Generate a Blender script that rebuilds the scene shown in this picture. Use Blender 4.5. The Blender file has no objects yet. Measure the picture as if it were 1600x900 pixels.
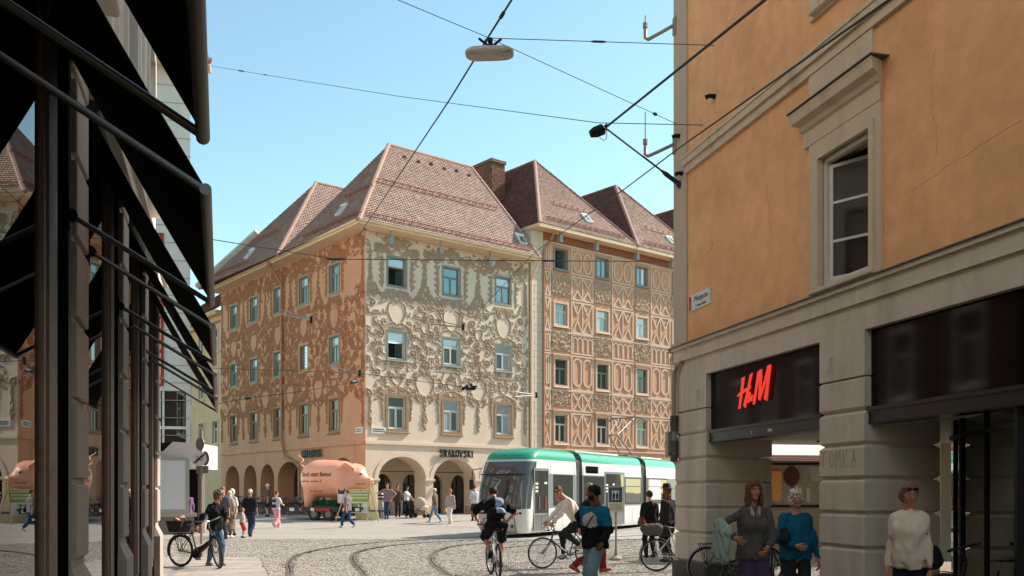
import bpy, math, random
import numpy as np
from mathutils import Matrix, Vector, noise as mnoise
S = bpy.context.scene
COL = S.collection
R = math.radians

# ---------------------------------------------------------------- camera, sky, sun, exposure
CAM_H = 1.65
cam_d = bpy.data.cameras.new("camera")
cam = bpy.data.objects.new("camera", cam_d)
COL.objects.link(cam)
cam.location = (0, 0, CAM_H)
cam.rotation_euler = (R(90), 0, 0)
cam_d.sensor_width = 36
cam_d.lens = 33.3
cam_d.shift_y = 0.2
cam_d.clip_start = 0.05
cam_d.clip_end = 3000
S.camera = cam

SUN_AZ, SUN_EL = 25.5, 41.0       # azimuth in plan from +X towards +Y
sv = Vector((math.cos(R(SUN_EL)) * math.cos(R(SUN_AZ)), math.cos(R(SUN_EL)) * math.sin(R(SUN_AZ)), math.sin(R(SUN_EL))))
sun_d = bpy.data.lights.new("sun", 'SUN')
sun_d.energy = 3.7
sun_d.angle = R(0.53)
sun_d.color = (1.0, 0.90, 0.78)
sun = bpy.data.objects.new("sun", sun_d)
COL.objects.link(sun)
sun.location = (30, 20, 60)
sun.rotation_euler = sv.to_track_quat('Z', 'Y').to_euler()

W = bpy.data.worlds.new("World")
S.world = W
W.use_nodes = True
wn, wl = W.node_tree.nodes, W.node_tree.links
sky = wn.new("ShaderNodeTexSky")
sky.sky_type = 'NISHITA'
sky.sun_disc = False
sky.sun_elevation = R(SUN_EL)
sky.sun_rotation = math.atan2(sv.x, sv.y)
sky.air_density = 0.9
sky.dust_density = 0.35
sky.ozone_density = 2.2
tint = wn.new("ShaderNodeMix")
tint.data_type = 'RGBA'
tint.blend_type = 'MULTIPLY'
tint.inputs[0].default_value = 1.0
wl.new(sky.outputs[0], tint.inputs[6])
tint.inputs[7].default_value = (1.22, 1.30, 0.98, 1)
bg = wn["Background"]
wl.new(tint.outputs[2], bg.inputs[0])
bg.inputs[1].default_value = 0.13

S.view_settings.view_transform = 'Standard'
S.view_settings.look = 'None'
S.view_settings.exposure = 0.95
S.view_settings.gamma = 1.0
S.render.engine = 'CYCLES'
try:
    S.cycles.max_bounces = 6
    S.cycles.use_denoising = True
except Exception:
    pass

# ---------------------------------------------------------------- helpers
WM = {}
I4 = Matrix.Identity(4)


def T(x, y, z=0.0):
    return Matrix.Translation((x, y, z))


def RZ(a):
    return Matrix.Rotation(a, 4, 'Z')


def RX(a):
    return Matrix.Rotation(a, 4, 'X')


def RY(a):
    return Matrix.Rotation(a, 4, 'Y')


def frame(o, d):
    """facade frame: x along the wall, y into the building, z up"""
    x = Vector((d[0], d[1], 0)).normalized()
    y = Vector((-x.y, x.x, 0))
    m = Matrix.Identity(4)
    for i in range(3):
        m[i][0], m[i][1], m[i][2], m[i][3] = x[i], y[i], (0, 0, 1)[i], (o[0], o[1], o[2] if len(o) > 2 else 0)[i]
    return m


def tag(o, label=None, cat=None, group=None, kind=None):
    if label: o['label'] = label
    if cat: o['category'] = cat
    if group: o['group'] = group
    if kind: o['kind'] = kind
    return o


def ob(name, me, parent=None, M=I4, kind=None):
    o = bpy.data.objects.new(name, me)
    COL.objects.link(o)
    if parent is not None:
        o.parent = parent
        o.matrix_basis = WM[parent].inverted() @ M
    else:
        o.matrix_basis = M
    WM[o] = M.copy()
    if kind: o['kind'] = kind
    return o


def thing(name, label, cat, M=I4, group=None):
    return tag(ob(name, None, None, M), label, cat, group)


def kids(o):
    return [c for c in ALLKIDS.get(o, [])]


def copy_tree(root, M, label=None, group=None):
    """a copy of a thing with its parts and sub-parts, sharing mesh data"""
    def rec(src, par):
        c = src.copy()
        COL.objects.link(c)
        if par is not None:
            c.parent = par
        for ch in src.children:
            rec(ch, c)
        return c
    r = rec(root, None)
    r.matrix_basis = M
    WM[r] = M.copy()
    if label: r['label'] = label
    if group: r['group'] = group
    return r


class MB:
    def __init__(s):
        s.v, s.f, s.m, s.r = [], [], [], []

    def add(s, vs, fs, mi=0, M=None, r=None):
        b = len(s.v)
        if M is not None:
            vs = [tuple(M @ Vector(p)) for p in vs]
        s.v += [tuple(p) for p in vs]
        if r is None: r = random.random()
        for q in fs:
            s.f.append([i + b for i in q])
            s.m.append(mi)
            s.r.append(r)
        return s

    def box(s, x0, x1, y0, y1, z0, z1, mi=0, M=None, r=None):
        vs = [(x0, y0, z0), (x1, y0, z0), (x1, y1, z0), (x0, y1, z0), (x0, y0, z1), (x1, y0, z1), (x1, y1, z1), (x0, y1, z1)]
        return s.add(vs, [(3, 2, 1, 0), (4, 5, 6, 7), (0, 1, 5, 4), (1, 2, 6, 5), (2, 3, 7, 6), (3, 0, 4, 7)], mi, M, r)

    def bbox(s, x0, x1, y0, y1, z0, z1, b=0.02, mi=0, M=None, r=None):
        """box with its front (low y) edges chamfered by b"""
        vs = [(x0, y1, z0), (x1, y1, z0), (x1, y1, z1), (x0, y1, z1),
              (x0, y0 + b, z0), (x1, y0 + b, z0), (x1, y0 + b, z1), (x0, y0 + b, z1),
              (x0 + b, y0, z0 + b), (x1 - b, y0, z0 + b), (x1 - b, y0, z1 - b), (x0 + b, y0, z1 - b)]
        fs = [(0, 1, 2, 3), (0, 4, 5, 1), (1, 5, 6, 2), (2, 6, 7, 3), (3, 7, 4, 0),
              (4, 8, 9, 5), (5, 9, 10, 6), (6, 10, 11, 7), (7, 11, 8, 4), (8, 11, 10, 9)]
        fs = [tuple(reversed(q)) for q in fs]
        return s.add(vs, fs, mi, M, r)

    def tube(s, pts, rad, n=8, mi=0, M=None, closed=False, flat=1.0, r=None):
        pts = [Vector(p) for p in pts]
        k = len(pts)
        if not hasattr(rad, '__len__'): rad = [rad] * k
        vs, fs = [], []
        up = None
        for i, p in enumerate(pts):
            if closed:
                t = pts[(i + 1) % k] - pts[i - 1]
            else:
                t = pts[min(i + 1, k - 1)] - pts[max(i - 1, 0)]
            if t.length < 1e-9: t = Vector((0, 0, 1))
            t.normalize()
            if up is None:
                a = Vector((0, 0, 1)) if abs(t.z) < 0.9 else Vector((0, 1, 0))
                up = (a - t * a.dot(t)).normalized()
            else:
                up = up - t * up.dot(t)
                if up.length < 1e-6: up = t.orthogonal()
                up.normalize()
            sd = t.cross(up)
            for j in range(n):
                a = 2 * math.pi * j / n
                vs.append(p + (sd * math.cos(a) + up * math.sin(a) * flat) * rad[i])
        m = k if closed else k - 1
        for i in range(m):
            for j in range(n):
                a, b = i * n + j, i * n + (j + 1) % n
                c, d = ((i + 1) % k) * n + (j + 1) % n, ((i + 1) % k) * n + j
                fs.append((a, b, c, d))
        if not closed:
            fs.append(tuple(reversed(range(n))))
            fs.append(tuple(range((k - 1) * n, k * n)))
        return s.add(vs, fs, mi, M, r)

    def lathe(s, prof, n=16, mi=0, M=None, r=None):
        vs, fs = [], []
        for (q, z) in prof:
            for j in range(n):
                a = 2 * math.pi * j / n
                vs.append((q * math.cos(a), q * math.sin(a), z))
        for i in range(len(prof) - 1):
            for j in range(n):
                fs.append((i * n + j, i * n + (j + 1) % n, (i + 1) * n + (j + 1) % n, (i + 1) * n + j))
        fs.append(tuple(reversed(range(n))))
        fs.append(tuple(range((len(prof) - 1) * n, len(prof) * n)))
        return s.add(vs, fs, mi, M, r)

    def ext(s, poly, y0, y1, mi=0, M=None, r=None):
        """polygon (x,z), counter-clockwise seen from low y, extruded from y0 (front) to y1"""
        n = len(poly)
        vs = [(p[0], y0, p[1]) for p in poly] + [(p[0], y1, p[1]) for p in poly]
        fs = [tuple(range(n)), tuple(reversed(range(n, 2 * n)))]
        for i in range(n):
            j = (i + 1) % n
            fs.append((j, i, i + n, j + n))
        return s.add(vs, fs, mi, M, r)

    def ring(s, outer, inner, y0, y1, mi=0, M=None):
        """frame between two closed polygons with the same number of points"""
        n = len(outer)
        vs = [(p[0], y0, p[1]) for p in outer] + [(p[0], y0, p[1]) for p in inner] + [(p[0], y1, p[1]) for p in outer] + [(p[0], y1, p[1]) for p in inner]
        fs = []
        for i in range(n):
            j = (i + 1) % n
            fs += [(i, j, n + j, n + i), (j, i, 2 * n + i, 2 * n + j), (n + i, n + j, 3 * n + j, 3 * n + i)]
        return s.add(vs, fs, mi, M)

    def mesh(s, name, mats, smooth=None):
        me = bpy.data.meshes.new(name)
        me.from_pydata(s.v, [], s.f)
        for m in (mats if isinstance(mats, (list, tuple)) else [mats]):
            me.materials.append(m)
        me.polygons.foreach_set('material_index', s.m)
        at = me.attributes.new('rnd', 'FLOAT', 'FACE')
        at.data.foreach_set('value', s.r)
        if smooth is not None:
            me.polygons.foreach_set('use_smooth', [True] * len(s.f))
            me.set_sharp_from_angle(angle=R(smooth))
        me.update()
        return me

    def build(s, name, mats, parent=None, M=I4, smooth=None, kind=None):
        return ob(name, s.mesh(name, mats, smooth), parent, M, kind)


def np_mesh(name, v, quads, mats, attrs=None, smooth=None, rnd=None):
    v = np.asarray(v, dtype=np.float32)
    q = np.asarray(quads, dtype=np.int32)
    me = bpy.data.meshes.new(name)
    me.vertices.add(len(v))
    me.vertices.foreach_set('co', v.ravel())
    k = q.shape[1]
    me.loops.add(q.size)
    me.loops.foreach_set('vertex_index', q.ravel())
    me.polygons.add(len(q))
    me.polygons.foreach_set('loop_start', np.arange(0, q.size, k, dtype=np.int32))
    me.update(calc_edges=True)
    for m in (mats if isinstance(mats, (list, tuple)) else [mats]):
        me.materials.append(m)
    for nm, val in (attrs or {}).items():
        val = np.asarray(val, dtype=np.float32)
        if val.ndim == 2:
            a = me.attributes.new(nm, 'FLOAT_COLOR', 'POINT')
            if val.shape[1] == 3: val = np.concatenate([val, np.ones((len(val), 1), np.float32)], 1)
            a.data.foreach_set('color', val.ravel())
        else:
            a = me.attributes.new(nm, 'FLOAT', 'POINT')
            a.data.foreach_set('value', val)
    if rnd is not None:
        a = me.attributes.new('rnd', 'FLOAT', 'FACE')
        a.data.foreach_set('value', np.asarray(rnd, np.float32))
    if smooth is not None:
        me.polygons.foreach_set('use_smooth', np.ones(len(q), bool))
        if smooth < 180: me.set_sharp_from_angle(angle=R(smooth))
    me.validate()
    return me


# ---------------------------------------------------------------- materials
def lin(r, g, b):
    f = lambda c: (c / 255 / 12.92) if c / 255 <= 0.04045 else ((c / 255 + 0.055) / 1.055) ** 2.4
    return (f(r), f(g), f(b))


MC = {}


def mat(name, col, rough=0.7, metal=0.0, var=0.12, vscale=3.0, bump=0.0, bscale=30.0, rnd=0.0, spec=0.5, stain=0.0, stain_col=(0.1, 0.08, 0.06),
        sscale=0.8, attr=None, attr_col=None, emit=None, alpha=None, trans=0.0, coat=0.0, vcol=None, streak=False):
    if name in MC: return MC[name]
    m = bpy.data.materials.new(name)
    m.use_nodes = True
    n, l = m.node_tree.nodes, m.node_tree.links
    p = n["Principled BSDF"]
    p.inputs['Roughness'].default_value = rough
    p.inputs['Metallic'].default_value = metal
    p.inputs['Specular IOR Level'].default_value = spec
    if coat: p.inputs['Coat Weight'].default_value = coat
    if trans: p.inputs['Transmission Weight'].default_value = trans
    geo = n.new('ShaderNodeNewGeometry')
    pos = geo.outputs['Position']

    def mix(a, b, fac, mode='MIX'):
        x = n.new('ShaderNodeMix')
        x.data_type = 'RGBA'
        x.blend_type = mode
        for s_, val in ((0, fac), (6, a), (7, b)):
            if hasattr(val, 'is_output'): l.new(val, x.inputs[s_])
            elif s_ == 0: x.inputs[0].default_value = val
            else: x.inputs[s_].default_value = (*val[:3], 1)
        return x.outputs[2]

    def nz(scale, detail=4, vec=None, rgh=0.6):
        t = n.new('ShaderNodeTexNoise')
        t.inputs['Scale'].default_value = scale
        t.inputs['Detail'].default_value = detail
        t.inputs['Roughness'].default_value = rgh
        l.new(vec or pos, t.inputs['Vector'])
        return t.outputs[0]

    def ramp(src, a, b, lo=0.0, hi=1.0):
        x = n.new('ShaderNodeMapRange')
        x.inputs[1].default_value, x.inputs[2].default_value = a, b
        x.inputs[3].default_value, x.inputs[4].default_value = lo, hi
        l.new(src, x.inputs[0])
        return x.outputs[0]
    c = tuple(col)
    if vcol:
        a = n.new('ShaderNodeAttribute')
        a.attribute_name = vcol
        c = a.outputs['Color']
    if attr:
        a = n.new('ShaderNodeAttribute')
        a.attribute_name = attr
        c = mix(c, attr_col, a.outputs['Fac'])
    if var:
        k1 = mix(c, (1 - var, 1 - var, 1 - var), ramp(nz(vscale), 0.3, 0.7, 0, 1), 'MULTIPLY')
        c = mix(k1, (1 + var, 1 + var, 1 + var), ramp(nz(vscale * 7.3), 0.35, 0.7, 0, 1), 'MULTIPLY')
    if rnd:
        a = n.new('ShaderNodeAttribute')
        a.attribute_name = 'rnd'
        c = mix(mix(c, (1 - rnd,) * 3, a.outputs['Fac'], 'MULTIPLY'), (1 + rnd * 0.6, 1 + rnd * 0.5, 1 + rnd * 0.4), ramp(a.outputs['Fac'], 0.6, 0.2), 'MULTIPLY')
    if stain:
        vec = None
        if streak:
            mp = n.new('ShaderNodeMapping')
            mp.inputs['Scale'].default_value = (1, 1, 0.18)
            l.new(pos, mp.inputs[0])
            vec = mp.outputs[0]
        c = mix(c, stain_col, ramp(nz(sscale, 6, vec, 0.68), 0.5, 0.8, 0, stain))
    if hasattr(c, 'is_output'): l.new(c, p.inputs['Base Color'])
    else: p.inputs['Base Color'].default_value = (*c, 1)
    if emit:
        p.inputs['Emission Color'].default_value = (*emit[0], 1)
        p.inputs['Emission Strength'].default_value = emit[1]
    if var and not metal:
        l.new(ramp(nz(vscale * 4), 0.3, 0.7, max(0.02, rough - 0.08), min(1, rough + 0.08)), p.inputs['Roughness'])
    if bump:
        b = n.new('ShaderNodeBump')
        b.inputs['Strength'].default_value = 1.0
        b.inputs['Distance'].default_value = bump
        l.new(nz(bscale, 5), b.inputs['Height'])
        l.new(b.outputs[0], p.inputs['Normal'])
    MC[name] = m
    return m


def glass_mat(name, col, rough=0.03, metal=0.35, wav=0.0006):
    """old window glass: mirror-like, slightly wavy"""
    if name in MC: return MC[name]
    m = mat(name, col, rough, metal, var=0.0, spec=1.0)
    n, l = m.node_tree.nodes, m.node_tree.links
    g = n.new('ShaderNodeNewGeometry')
    t = n.new('ShaderNodeTexNoise')
    t.inputs['Scale'].default_value = 1.3
    t.inputs['Detail'].default_value = 1
    l.new(g.outputs['Position'], t.inputs['Vector'])
    b = n.new('ShaderNodeBump')
    b.inputs['Distance'].default_value = wav * 10
    b.inputs['Strength'].default_value = 0.3
    l.new(t.outputs[0], b.inputs['Height'])
    l.new(b.outputs[0], n["Principled BSDF"].inputs['Normal'])
    return m


def clear_glass(name, tintc=(0.6, 0.65, 0.65), refl=0.18, rough=0.0, ior=1.5):
    """shop glazing: see-through with a strong mirror reflection"""
    if name in MC: return MC[name]
    m = bpy.data.materials.new(name)
    m.use_nodes = True
    n, l = m.node_tree.nodes, m.node_tree.links
    n.remove(n["Principled BSDF"])
    out = n["Material Output"]
    tr = n.new('ShaderNodeBsdfTransparent')
    tr.inputs[0].default_value = (*tintc, 1)
    gl = n.new('ShaderNodeBsdfGlossy')
    gl.inputs['Roughness'].default_value = rough
    gl.inputs[0].default_value = (0.9, 0.92, 0.92, 1)
    fr = n.new('ShaderNodeFresnel')
    fr.inputs[0].default_value = ior
    ad = n.new('ShaderNodeMath')
    ad.operation = 'ADD'
    ad.use_clamp = True
    ad.inputs[1].default_value = refl
    l.new(fr.outputs[0], ad.inputs[0])
    mx = n.new('ShaderNodeMixShader')
    l.new(ad.outputs[0], mx.inputs[0])
    l.new(tr.outputs[0], mx.inputs[1])
    l.new(gl.outputs[0], mx.inputs[2])
    l.new(mx.outputs[0], out.inputs[0])
    MC[name] = m
    return m


# ---------------------------------------------------------------- lettering
def text_mesh(txt, size, depth, name, m, align='CENTER', bold=0.0):
    cu = bpy.data.curves.new(name, 'FONT')
    cu.body = txt
    cu.size = size
    cu.extrude = depth
    cu.offset = bold
    cu.resolution_u = 2
    cu.align_x = align
    cu.align_y = 'CENTER'
    o = bpy.data.objects.new(name, cu)
    COL.objects.link(o)
    dg = bpy.context.evaluated_depsgraph_get()
    me = bpy.data.meshes.new_from_object(o.evaluated_get(dg))
    me.name = name
    bpy.data.objects.remove(o)
    bpy.data.curves.remove(cu)
    me.materials.clear()
    me.materials.append(m)
    me.transform(Matrix.Rotation(R(90), 4, 'X'))   # into the x-z plane, facing low y
    return me


STROKES = {  # serif capitals as (thick?, polyline) in a unit box
 'S': [(1, [(.78, .80), (.62, .95), (.38, .96), (.2, .80), (.25, .62), (.5, .52), (.75, .40), (.82, .2), (.62, .04), (.36, .04), (.16, .2)])],
 'W': [(1, [(.04, 1), (.28, 0)]), (0, [(.28, 0), (.5, .9)]), (1, [(.46, 1), (.7, 0)]), (0, [(.7, 0), (.95, 1)]), (0, [(-.04, .98), (.14, .98)]), (0, [(.86, .98), (1.04, .98)])],
 'A': [(0, [(.08, 0), (.5, 1)]), (1, [(.48, 1), (.88, 0)]), (0, [(.24, .34), (.74, .34)]), (0, [(-.02, .02), (.2, .02)]), (0, [(.74, .02), (1.02, .02)])],
 'R': [(1, [(.2, 0), (.2, 1)]), (0, [(.2, .96), (.6, .97), (.78, .76), (.6, .5), (.2, .5)]), (1, [(.5, .5), (.92, 0)]), (0, [(.04, .02), (.36, .02)])],
 'O': [(1, [(.5, .97), (.2, .85), (.1, .5), (.2, .15), (.5, .03), (.8, .15), (.9, .5), (.8, .85), (.5, .97)])],
 'V': [(1, [(.1, 1), (.5, 0)]), (0, [(.5, 0), (.9, 1)]), (0, [(-.02, .98), (.24, .98)]), (0, [(.78, .98), (1.02, .98)])],
 'K': [(1, [(.2, 0), (.2, 1)]), (0, [(.2, .42), (.84, 1)]), (1, [(.4, .6), (.9, 0)]), (0, [(.04, .02), (.36, .02)]), (0, [(.04, .98), (.36, .98)])],
 'I': [(1, [(.3, 0), (.3, 1)]), (0, [(.12, .02), (.48, .02)]), (0, [(.12, .98), (.48, .98)])],
}


def stroke_text(mb, txt, x, z, h, w, gap, thick, thin, y0, y1, M=None, slant=0.0):
    for ch in txt:
        for tk, pl in STROKES[ch]:
            t = thick if tk else thin
            for (a, b) in zip(pl[:-1], pl[1:]):
                p = Vector((x + a[0] * w + slant * a[1] * h, z + a[1] * h))
                q = Vector((x + b[0] * w + slant * b[1] * h, z + b[1] * h))
                d = (q - p).normalized()
                nrm = Vector((-d.y, d.x)) * t * 0.5
                e = d * t * 0.25
                poly = [p - nrm - e, q - nrm + e, q + nrm + e, p + nrm - e]
                mb.ext([(k.x, k.y) for k in poly], y0, y1, 0, M)
        x += (w * (0.62 if ch == 'I' else 1.0)) + gap
    return x
# ================================================================ LARGE STRUCTURE
rng = random.Random(7)
nrs = np.random.RandomState(5)


def gz(x, y):
    t = min(1.0, max(0.0, (y - 44.0) / 9.0))
    return 0.33 * t * t * (3 - 2 * t)


# ---- materials of the place
M_ground = mat('ground_mortar', lin(142, 127, 108), 0.9, var=0.2, vscale=2, bump=0.01, bscale=60)
M_cobble = mat('granite_cobble', (0.42, 0.375, 0.325), 0.62, var=0.10, vscale=1.2, bump=0.004, bscale=90, rnd=0.12, stain=0.35, stain_col=(0.12, 0.1, 0.085), sscale=0.35)
M_slab = mat('paving_slab', (0.41, 0.37, 0.325), 0.7, var=0.12, vscale=1.5, bump=0.002, bscale=120, rnd=0.12, stain=0.25, stain_col=(0.2, 0.18, 0.15), sscale=0.9)
M_plaza = mat('plaza_paving', (0.43, 0.40, 0.355), 0.75, var=0.14, vscale=0.7, bump=0.004, bscale=20, stain=0.3, stain_col=(0.22, 0.2, 0.17), sscale=0.25)
M_rail = mat('rail_steel', (0.26, 0.22, 0.19), 0.4, metal=0.5, var=0.2)
M_groove = mat('rail_groove', (0.02, 0.018, 0.016), 0.8)

# ---- ground sheet
ys = [-60, -10, 5, 15, 25, 35, 40, 44, 46, 48, 50, 52, 53, 56, 70, 120, 400, 2500]
xs = [-2500, -300, -60, -25, -12, -5, 0, 5, 12, 25, 60, 300, 2500]
v = [(x, y, gz(x, y) - 0.035) for y in ys for x in xs]
nx = len(xs)
q = [(j * nx + i, j * nx + i + 1, (j + 1) * nx + i + 1, (j + 1) * nx + i) for j in range(len(ys) - 1) for i in range(nx - 1)]
ob('ground', np_mesh('ground', v, q, M_ground), kind='structure')


def sheet(name, x0, x1, y0, y1, dz, m, n=24):
    yy = np.linspace(y0, y1, n)
    vv, qq = [], []
    for i, y in enumerate(yy):
        a = x0(y) if callable(x0) else x0
        b = x1(y) if callable(x1) else x1
        vv += [(a, y, gz(0, y) + dz), (b, y, gz(0, y) + dz)]
        if i: qq.append((2 * i - 2, 2 * i - 1, 2 * i + 1, 2 * i))
    return ob(name, np_mesh(name, vv, qq, m), kind='structure')


# plaza slabs beyond the tram street: brick-pattern slabs with real joints in the relief
def slab_material():
    m = mat('plaza_slabs', (0.41, 0.37, 0.325), 0.72, var=0.10, vscale=0.9, stain=0.25, stain_col=(0.25, 0.22, 0.19), sscale=0.3)
    n, l = m.node_tree.nodes, m.node_tree.links
    g = n.new('ShaderNodeNewGeometry')
    b = n.new('ShaderNodeTexBrick')
    b.inputs['Scale'].default_value = 1.0
    b.inputs['Brick Width'].default_value = 0.9
    b.inputs['Row Height'].default_value = 0.5
    b.inputs['Mortar Size'].default_value = 0.012
    b.inputs['Color1'].default_value = (1, 1, 1, 1)
    b.inputs['Color2'].default_value = (0.8, 0.8, 0.82, 1)
    b.inputs['Mortar'].default_value = (0.45, 0.42, 0.4, 1)
    l.new(g.outputs['Position'], b.inputs['Vector'])
    p = n["Principled BSDF"]
    src = p.inputs['Base Color'].links[0].from_socket
    x = n.new('ShaderNodeMix')
    x.data_type = 'RGBA'
    x.blend_type = 'MULTIPLY'
    x.inputs[0].default_value = 0.8
    l.new(src, x.inputs[6])
    l.new(b.outputs[0], x.inputs[7])
    l.new(x.outputs[2], p.inputs['Base Color'])
    return m


M_slabs = slab_material()
sheet('plaza', -60, 60, 38.6, 75, 0.0, M_slabs, 40)
M_sett_far = mat('granite_cobble_far', (0.40, 0.36, 0.315), 0.7, var=0.16, vscale=5, bump=0.02, bscale=9, stain=0.35, stain_col=(0.15, 0.13, 0.11), sscale=0.5)
sheet('street', -60, 60, 34.0, 38.6, -0.004, M_sett_far, 8)

# ---- tram rails
def smooth_path(pts, n=60):
    pts = [Vector((p[0], p[1], 0)) for p in pts]
    out = []
    ext = [pts[0] * 2 - pts[1]] + pts + [pts[-1] * 2 - pts[-2]]
    for i in range(1, len(ext) - 2):
        p0, p1, p2, p3 = ext[i - 1:i + 3]
        for k in range(n // (len(pts) - 1) + 1):
            t = k / (n // (len(pts) - 1) + 1)
            out.append(0.5 * ((2 * p1) + (p2 - p0) * t + (2 * p0 - 5 * p1 + 4 * p2 - p3) * t * t + (3 * p1 - p0 - 3 * p2 + p3) * t ** 3))
    out.append(pts[-1])
    return out


RAILS = [
    [(-3.0, 12), (-4.5, 19.2), (-5.15, 21.9), (-5.65, 25.0), (-5.6, 27.6), (-5.0, 30.3), (-3.7, 32.8), (-1.6, 34.9), (1.2, 38.2), (6.2, 47.5)],
    [(-1.5, 12), (-2.98, 19.2), (-3.75, 22.5), (-4.22, 25.4), (-4.25, 27.4), (-3.85, 29.4), (-2.8, 31.5), (-0.6, 33.9), (2.45, 37.5), (7.5, 46.8)],
    [(0.4, 12), (-1.2, 18.8), (-1.9, 22.6), (-2.12, 25.6), (-2.02, 28.0), (-1.5, 30.0), (0.4, 32.3), (4.0, 35.6), (8.5, 41.0), (13, 48)],
    [(1.9, 12), (0.3, 18.8), (-0.35, 22.4), (-0.6, 25.2), (-0.55, 27.2), (0.1, 29.0), (1.9, 31.1), (5.3, 34.5), (9.8, 40.0), (14.2, 47)],
]
rail_pts = []
for rp in RAILS:
    path = smooth_path(rp, 90)
    rail_pts += path
    mb = MB()
    prof = [(-0.08, 0.0), (-0.022, 0.006), (-0.022, -0.025), (0.008, -0.025), (0.008, 0.004), (0.04, 0.002)]
    vs = []
    for i, p in enumerate(path):
        t = (path[min(i + 1, len(path) - 1)] - path[max(i - 1, 0)]).normalized()
        nrm = Vector((t.y, -t.x, 0))
        for (o_, z_) in prof:
            w = p + nrm * o_
            vs.append((w.x, w.y, gz(w.x, w.y) + z_ + 0.004))
    fs, k = [], len(prof)
    for i in range(len(path) - 1):
        for j in range(k - 1):
            fs.append((i * k + j, i * k + j + 1, (i + 1) * k + j + 1, (i + 1) * k + j))
    mb.add(vs, fs)
    mb.m = [1 if (n % (k - 1)) in (1, 2, 3) else 0 for n in range(len(fs))]
    o = mb.build('tram_rail', [M_rail, M_groove], kind='structure')
RP = np.array([(p.x, p.y) for p in rail_pts])
RP = RP[(RP[:, 1] > 14) & (RP[:, 1] < 40)]


# ---- cobbles of the street, real stones as far as they can be told apart
def pave_left_edge(y):     # the slab pavement on the left ends here
    return -4.75 - max(0.0, (y - 18.5)) * 0.30


def cobbles():
    c = 0.108
    V, Q, RN = [], [], []
    y = 15.0
    row = 0
    while y < 34.0:
        xs_ = np.arange(-16.5 - (c / 2 if row % 2 else 0), 12.5, c) + nrs.uniform(-.012, .012)
        yy = y + 0.03 * np.sin(xs_ * 0.9 + row * 0.05)
        keep = np.ones(len(xs_), bool)
        if y < 24.0: keep &= xs_ > pave_left_edge(y)
        keep &= xs_ > -0.42 * y - 1.5
        keep &= xs_ < 0.3 * y + 1.5
        xs_, yy = xs_[keep], yy[keep]
        near = RP[np.abs(RP[:, 1] - y) < 0.6]
        if len(near):
            d = np.min((xs_[:, None] - near[None, :, 0]) ** 2 + (yy[:, None] - near[None, :, 1]) ** 2, 1)
            k2 = d > 0.115 ** 2
            xs_, yy = xs_[k2], yy[k2]
        n = len(xs_)
        hx = c / 2 - nrs.uniform(.004, .012, n)
        hy = c / 2 - nrs.uniform(.004, .012, n)
        z = nrs.uniform(-.004, .003, n)
        tl = nrs.uniform(-.004, .004, (n, 4))
        for i in range(n):
            b = len(V)
            x0, y0, a, bb, zz = xs_[i], yy[i], hx[i], hy[i], z[i]
            for s_ in (1.0, 0.84):
                for j, (sx, sy) in enumerate(((-1, -1), (1, -1), (1, 1), (-1, 1))):
                    V.append((x0 + sx * a * s_, y0 + sy * bb * s_, (zz + tl[i, j]) if s_ < 1 else zz - 0.014))
            Q += [(b + 4, b + 5, b + 6, b + 7), (b, b + 1, b + 5, b + 4), (b + 1, b + 2, b + 6, b + 5), (b + 2, b + 3, b + 7, b + 6), (b + 3, b, b + 4, b + 7)]
            RN += [nrs.rand()] * 5
        y += c
        row += 1
    me = np_mesh('cobblestones', V, Q, M_cobble, rnd=RN, smooth=50)
    return ob('cobblestones', me, kind='stuff')


o = cobbles()
tag(o, 'grey granite cobblestones paving the street between the tram rails', 'cobblestones')

# ---- slab pavement on the left: kerb and single slabs
pv = MB()
pave_z = 0.012
yy = np.linspace(2, 24.0, 23)
vs = []
for y in yy:
    vs += [(-16, y, pave_z - 0.03), (pave_left_edge(y) if y > 18.5 else pave_left_edge(18.5) + (18.5 - y) * 0.25, y, pave_z - 0.03)]
pv.add(vs, [(2 * i, 2 * i + 1, 2 * i + 3, 2 * i + 2) for i in range(len(yy) - 1)])
pav = pv.build('pavement', M_ground, kind='structure')
for i in range(0):                # kerb stones along the slab edge
    for k in range(2):
        y0 = yy[i] + k * 0.5
        y1 = y0 + 0.485
        kb = MB()
        e0, e1 = pave_left_edge(y0), pave_left_edge(y1)
        kb.add([(e0, y0, -.03), (e0 + .14, y0, -.03), (e1 + .14, y1, -.03), (e1, y1, -.03), (e0, y0, pave_z), (e0 + .13, y0, pave_z - .01), (e1 + .13, y1, pave_z - .01), (e1, y1, pave_z)],
               [(3, 2, 1, 0), (4, 5, 6, 7), (0, 1, 5, 4), (1, 2, 6, 5), (2, 3, 7, 6), (3, 0, 4, 7)])
        kb.build('kerb_stone', M_slab, pav)
slab_me = []
for k in range(6):
    b = MB()
    w, d = 0.595, 0.395
    h = 0.003
    b.add([(0, 0, -.04), (w, 0, -.04), (w, d, -.04), (0, d, -.04), (0, 0, -h), (w, 0, -h), (w, d, -h), (0, d, -h), (h * 2, h * 2, 0), (w - h * 2, h * 2, 0), (w - h * 2, d - h * 2, 0), (h * 2, d - h * 2, 0)],
          [(0, 1, 5, 4), (1, 2, 6, 5), (2, 3, 7, 6), (3, 0, 4, 7), (4, 5, 9, 8), (5, 6, 10, 9), (6, 7, 11, 10), (7, 4, 8, 11), (8, 9, 10, 11)], r=k / 5)
    slab_me.append(b.mesh('paving_slab', M_slab))
r = 0
y = 18.0
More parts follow.
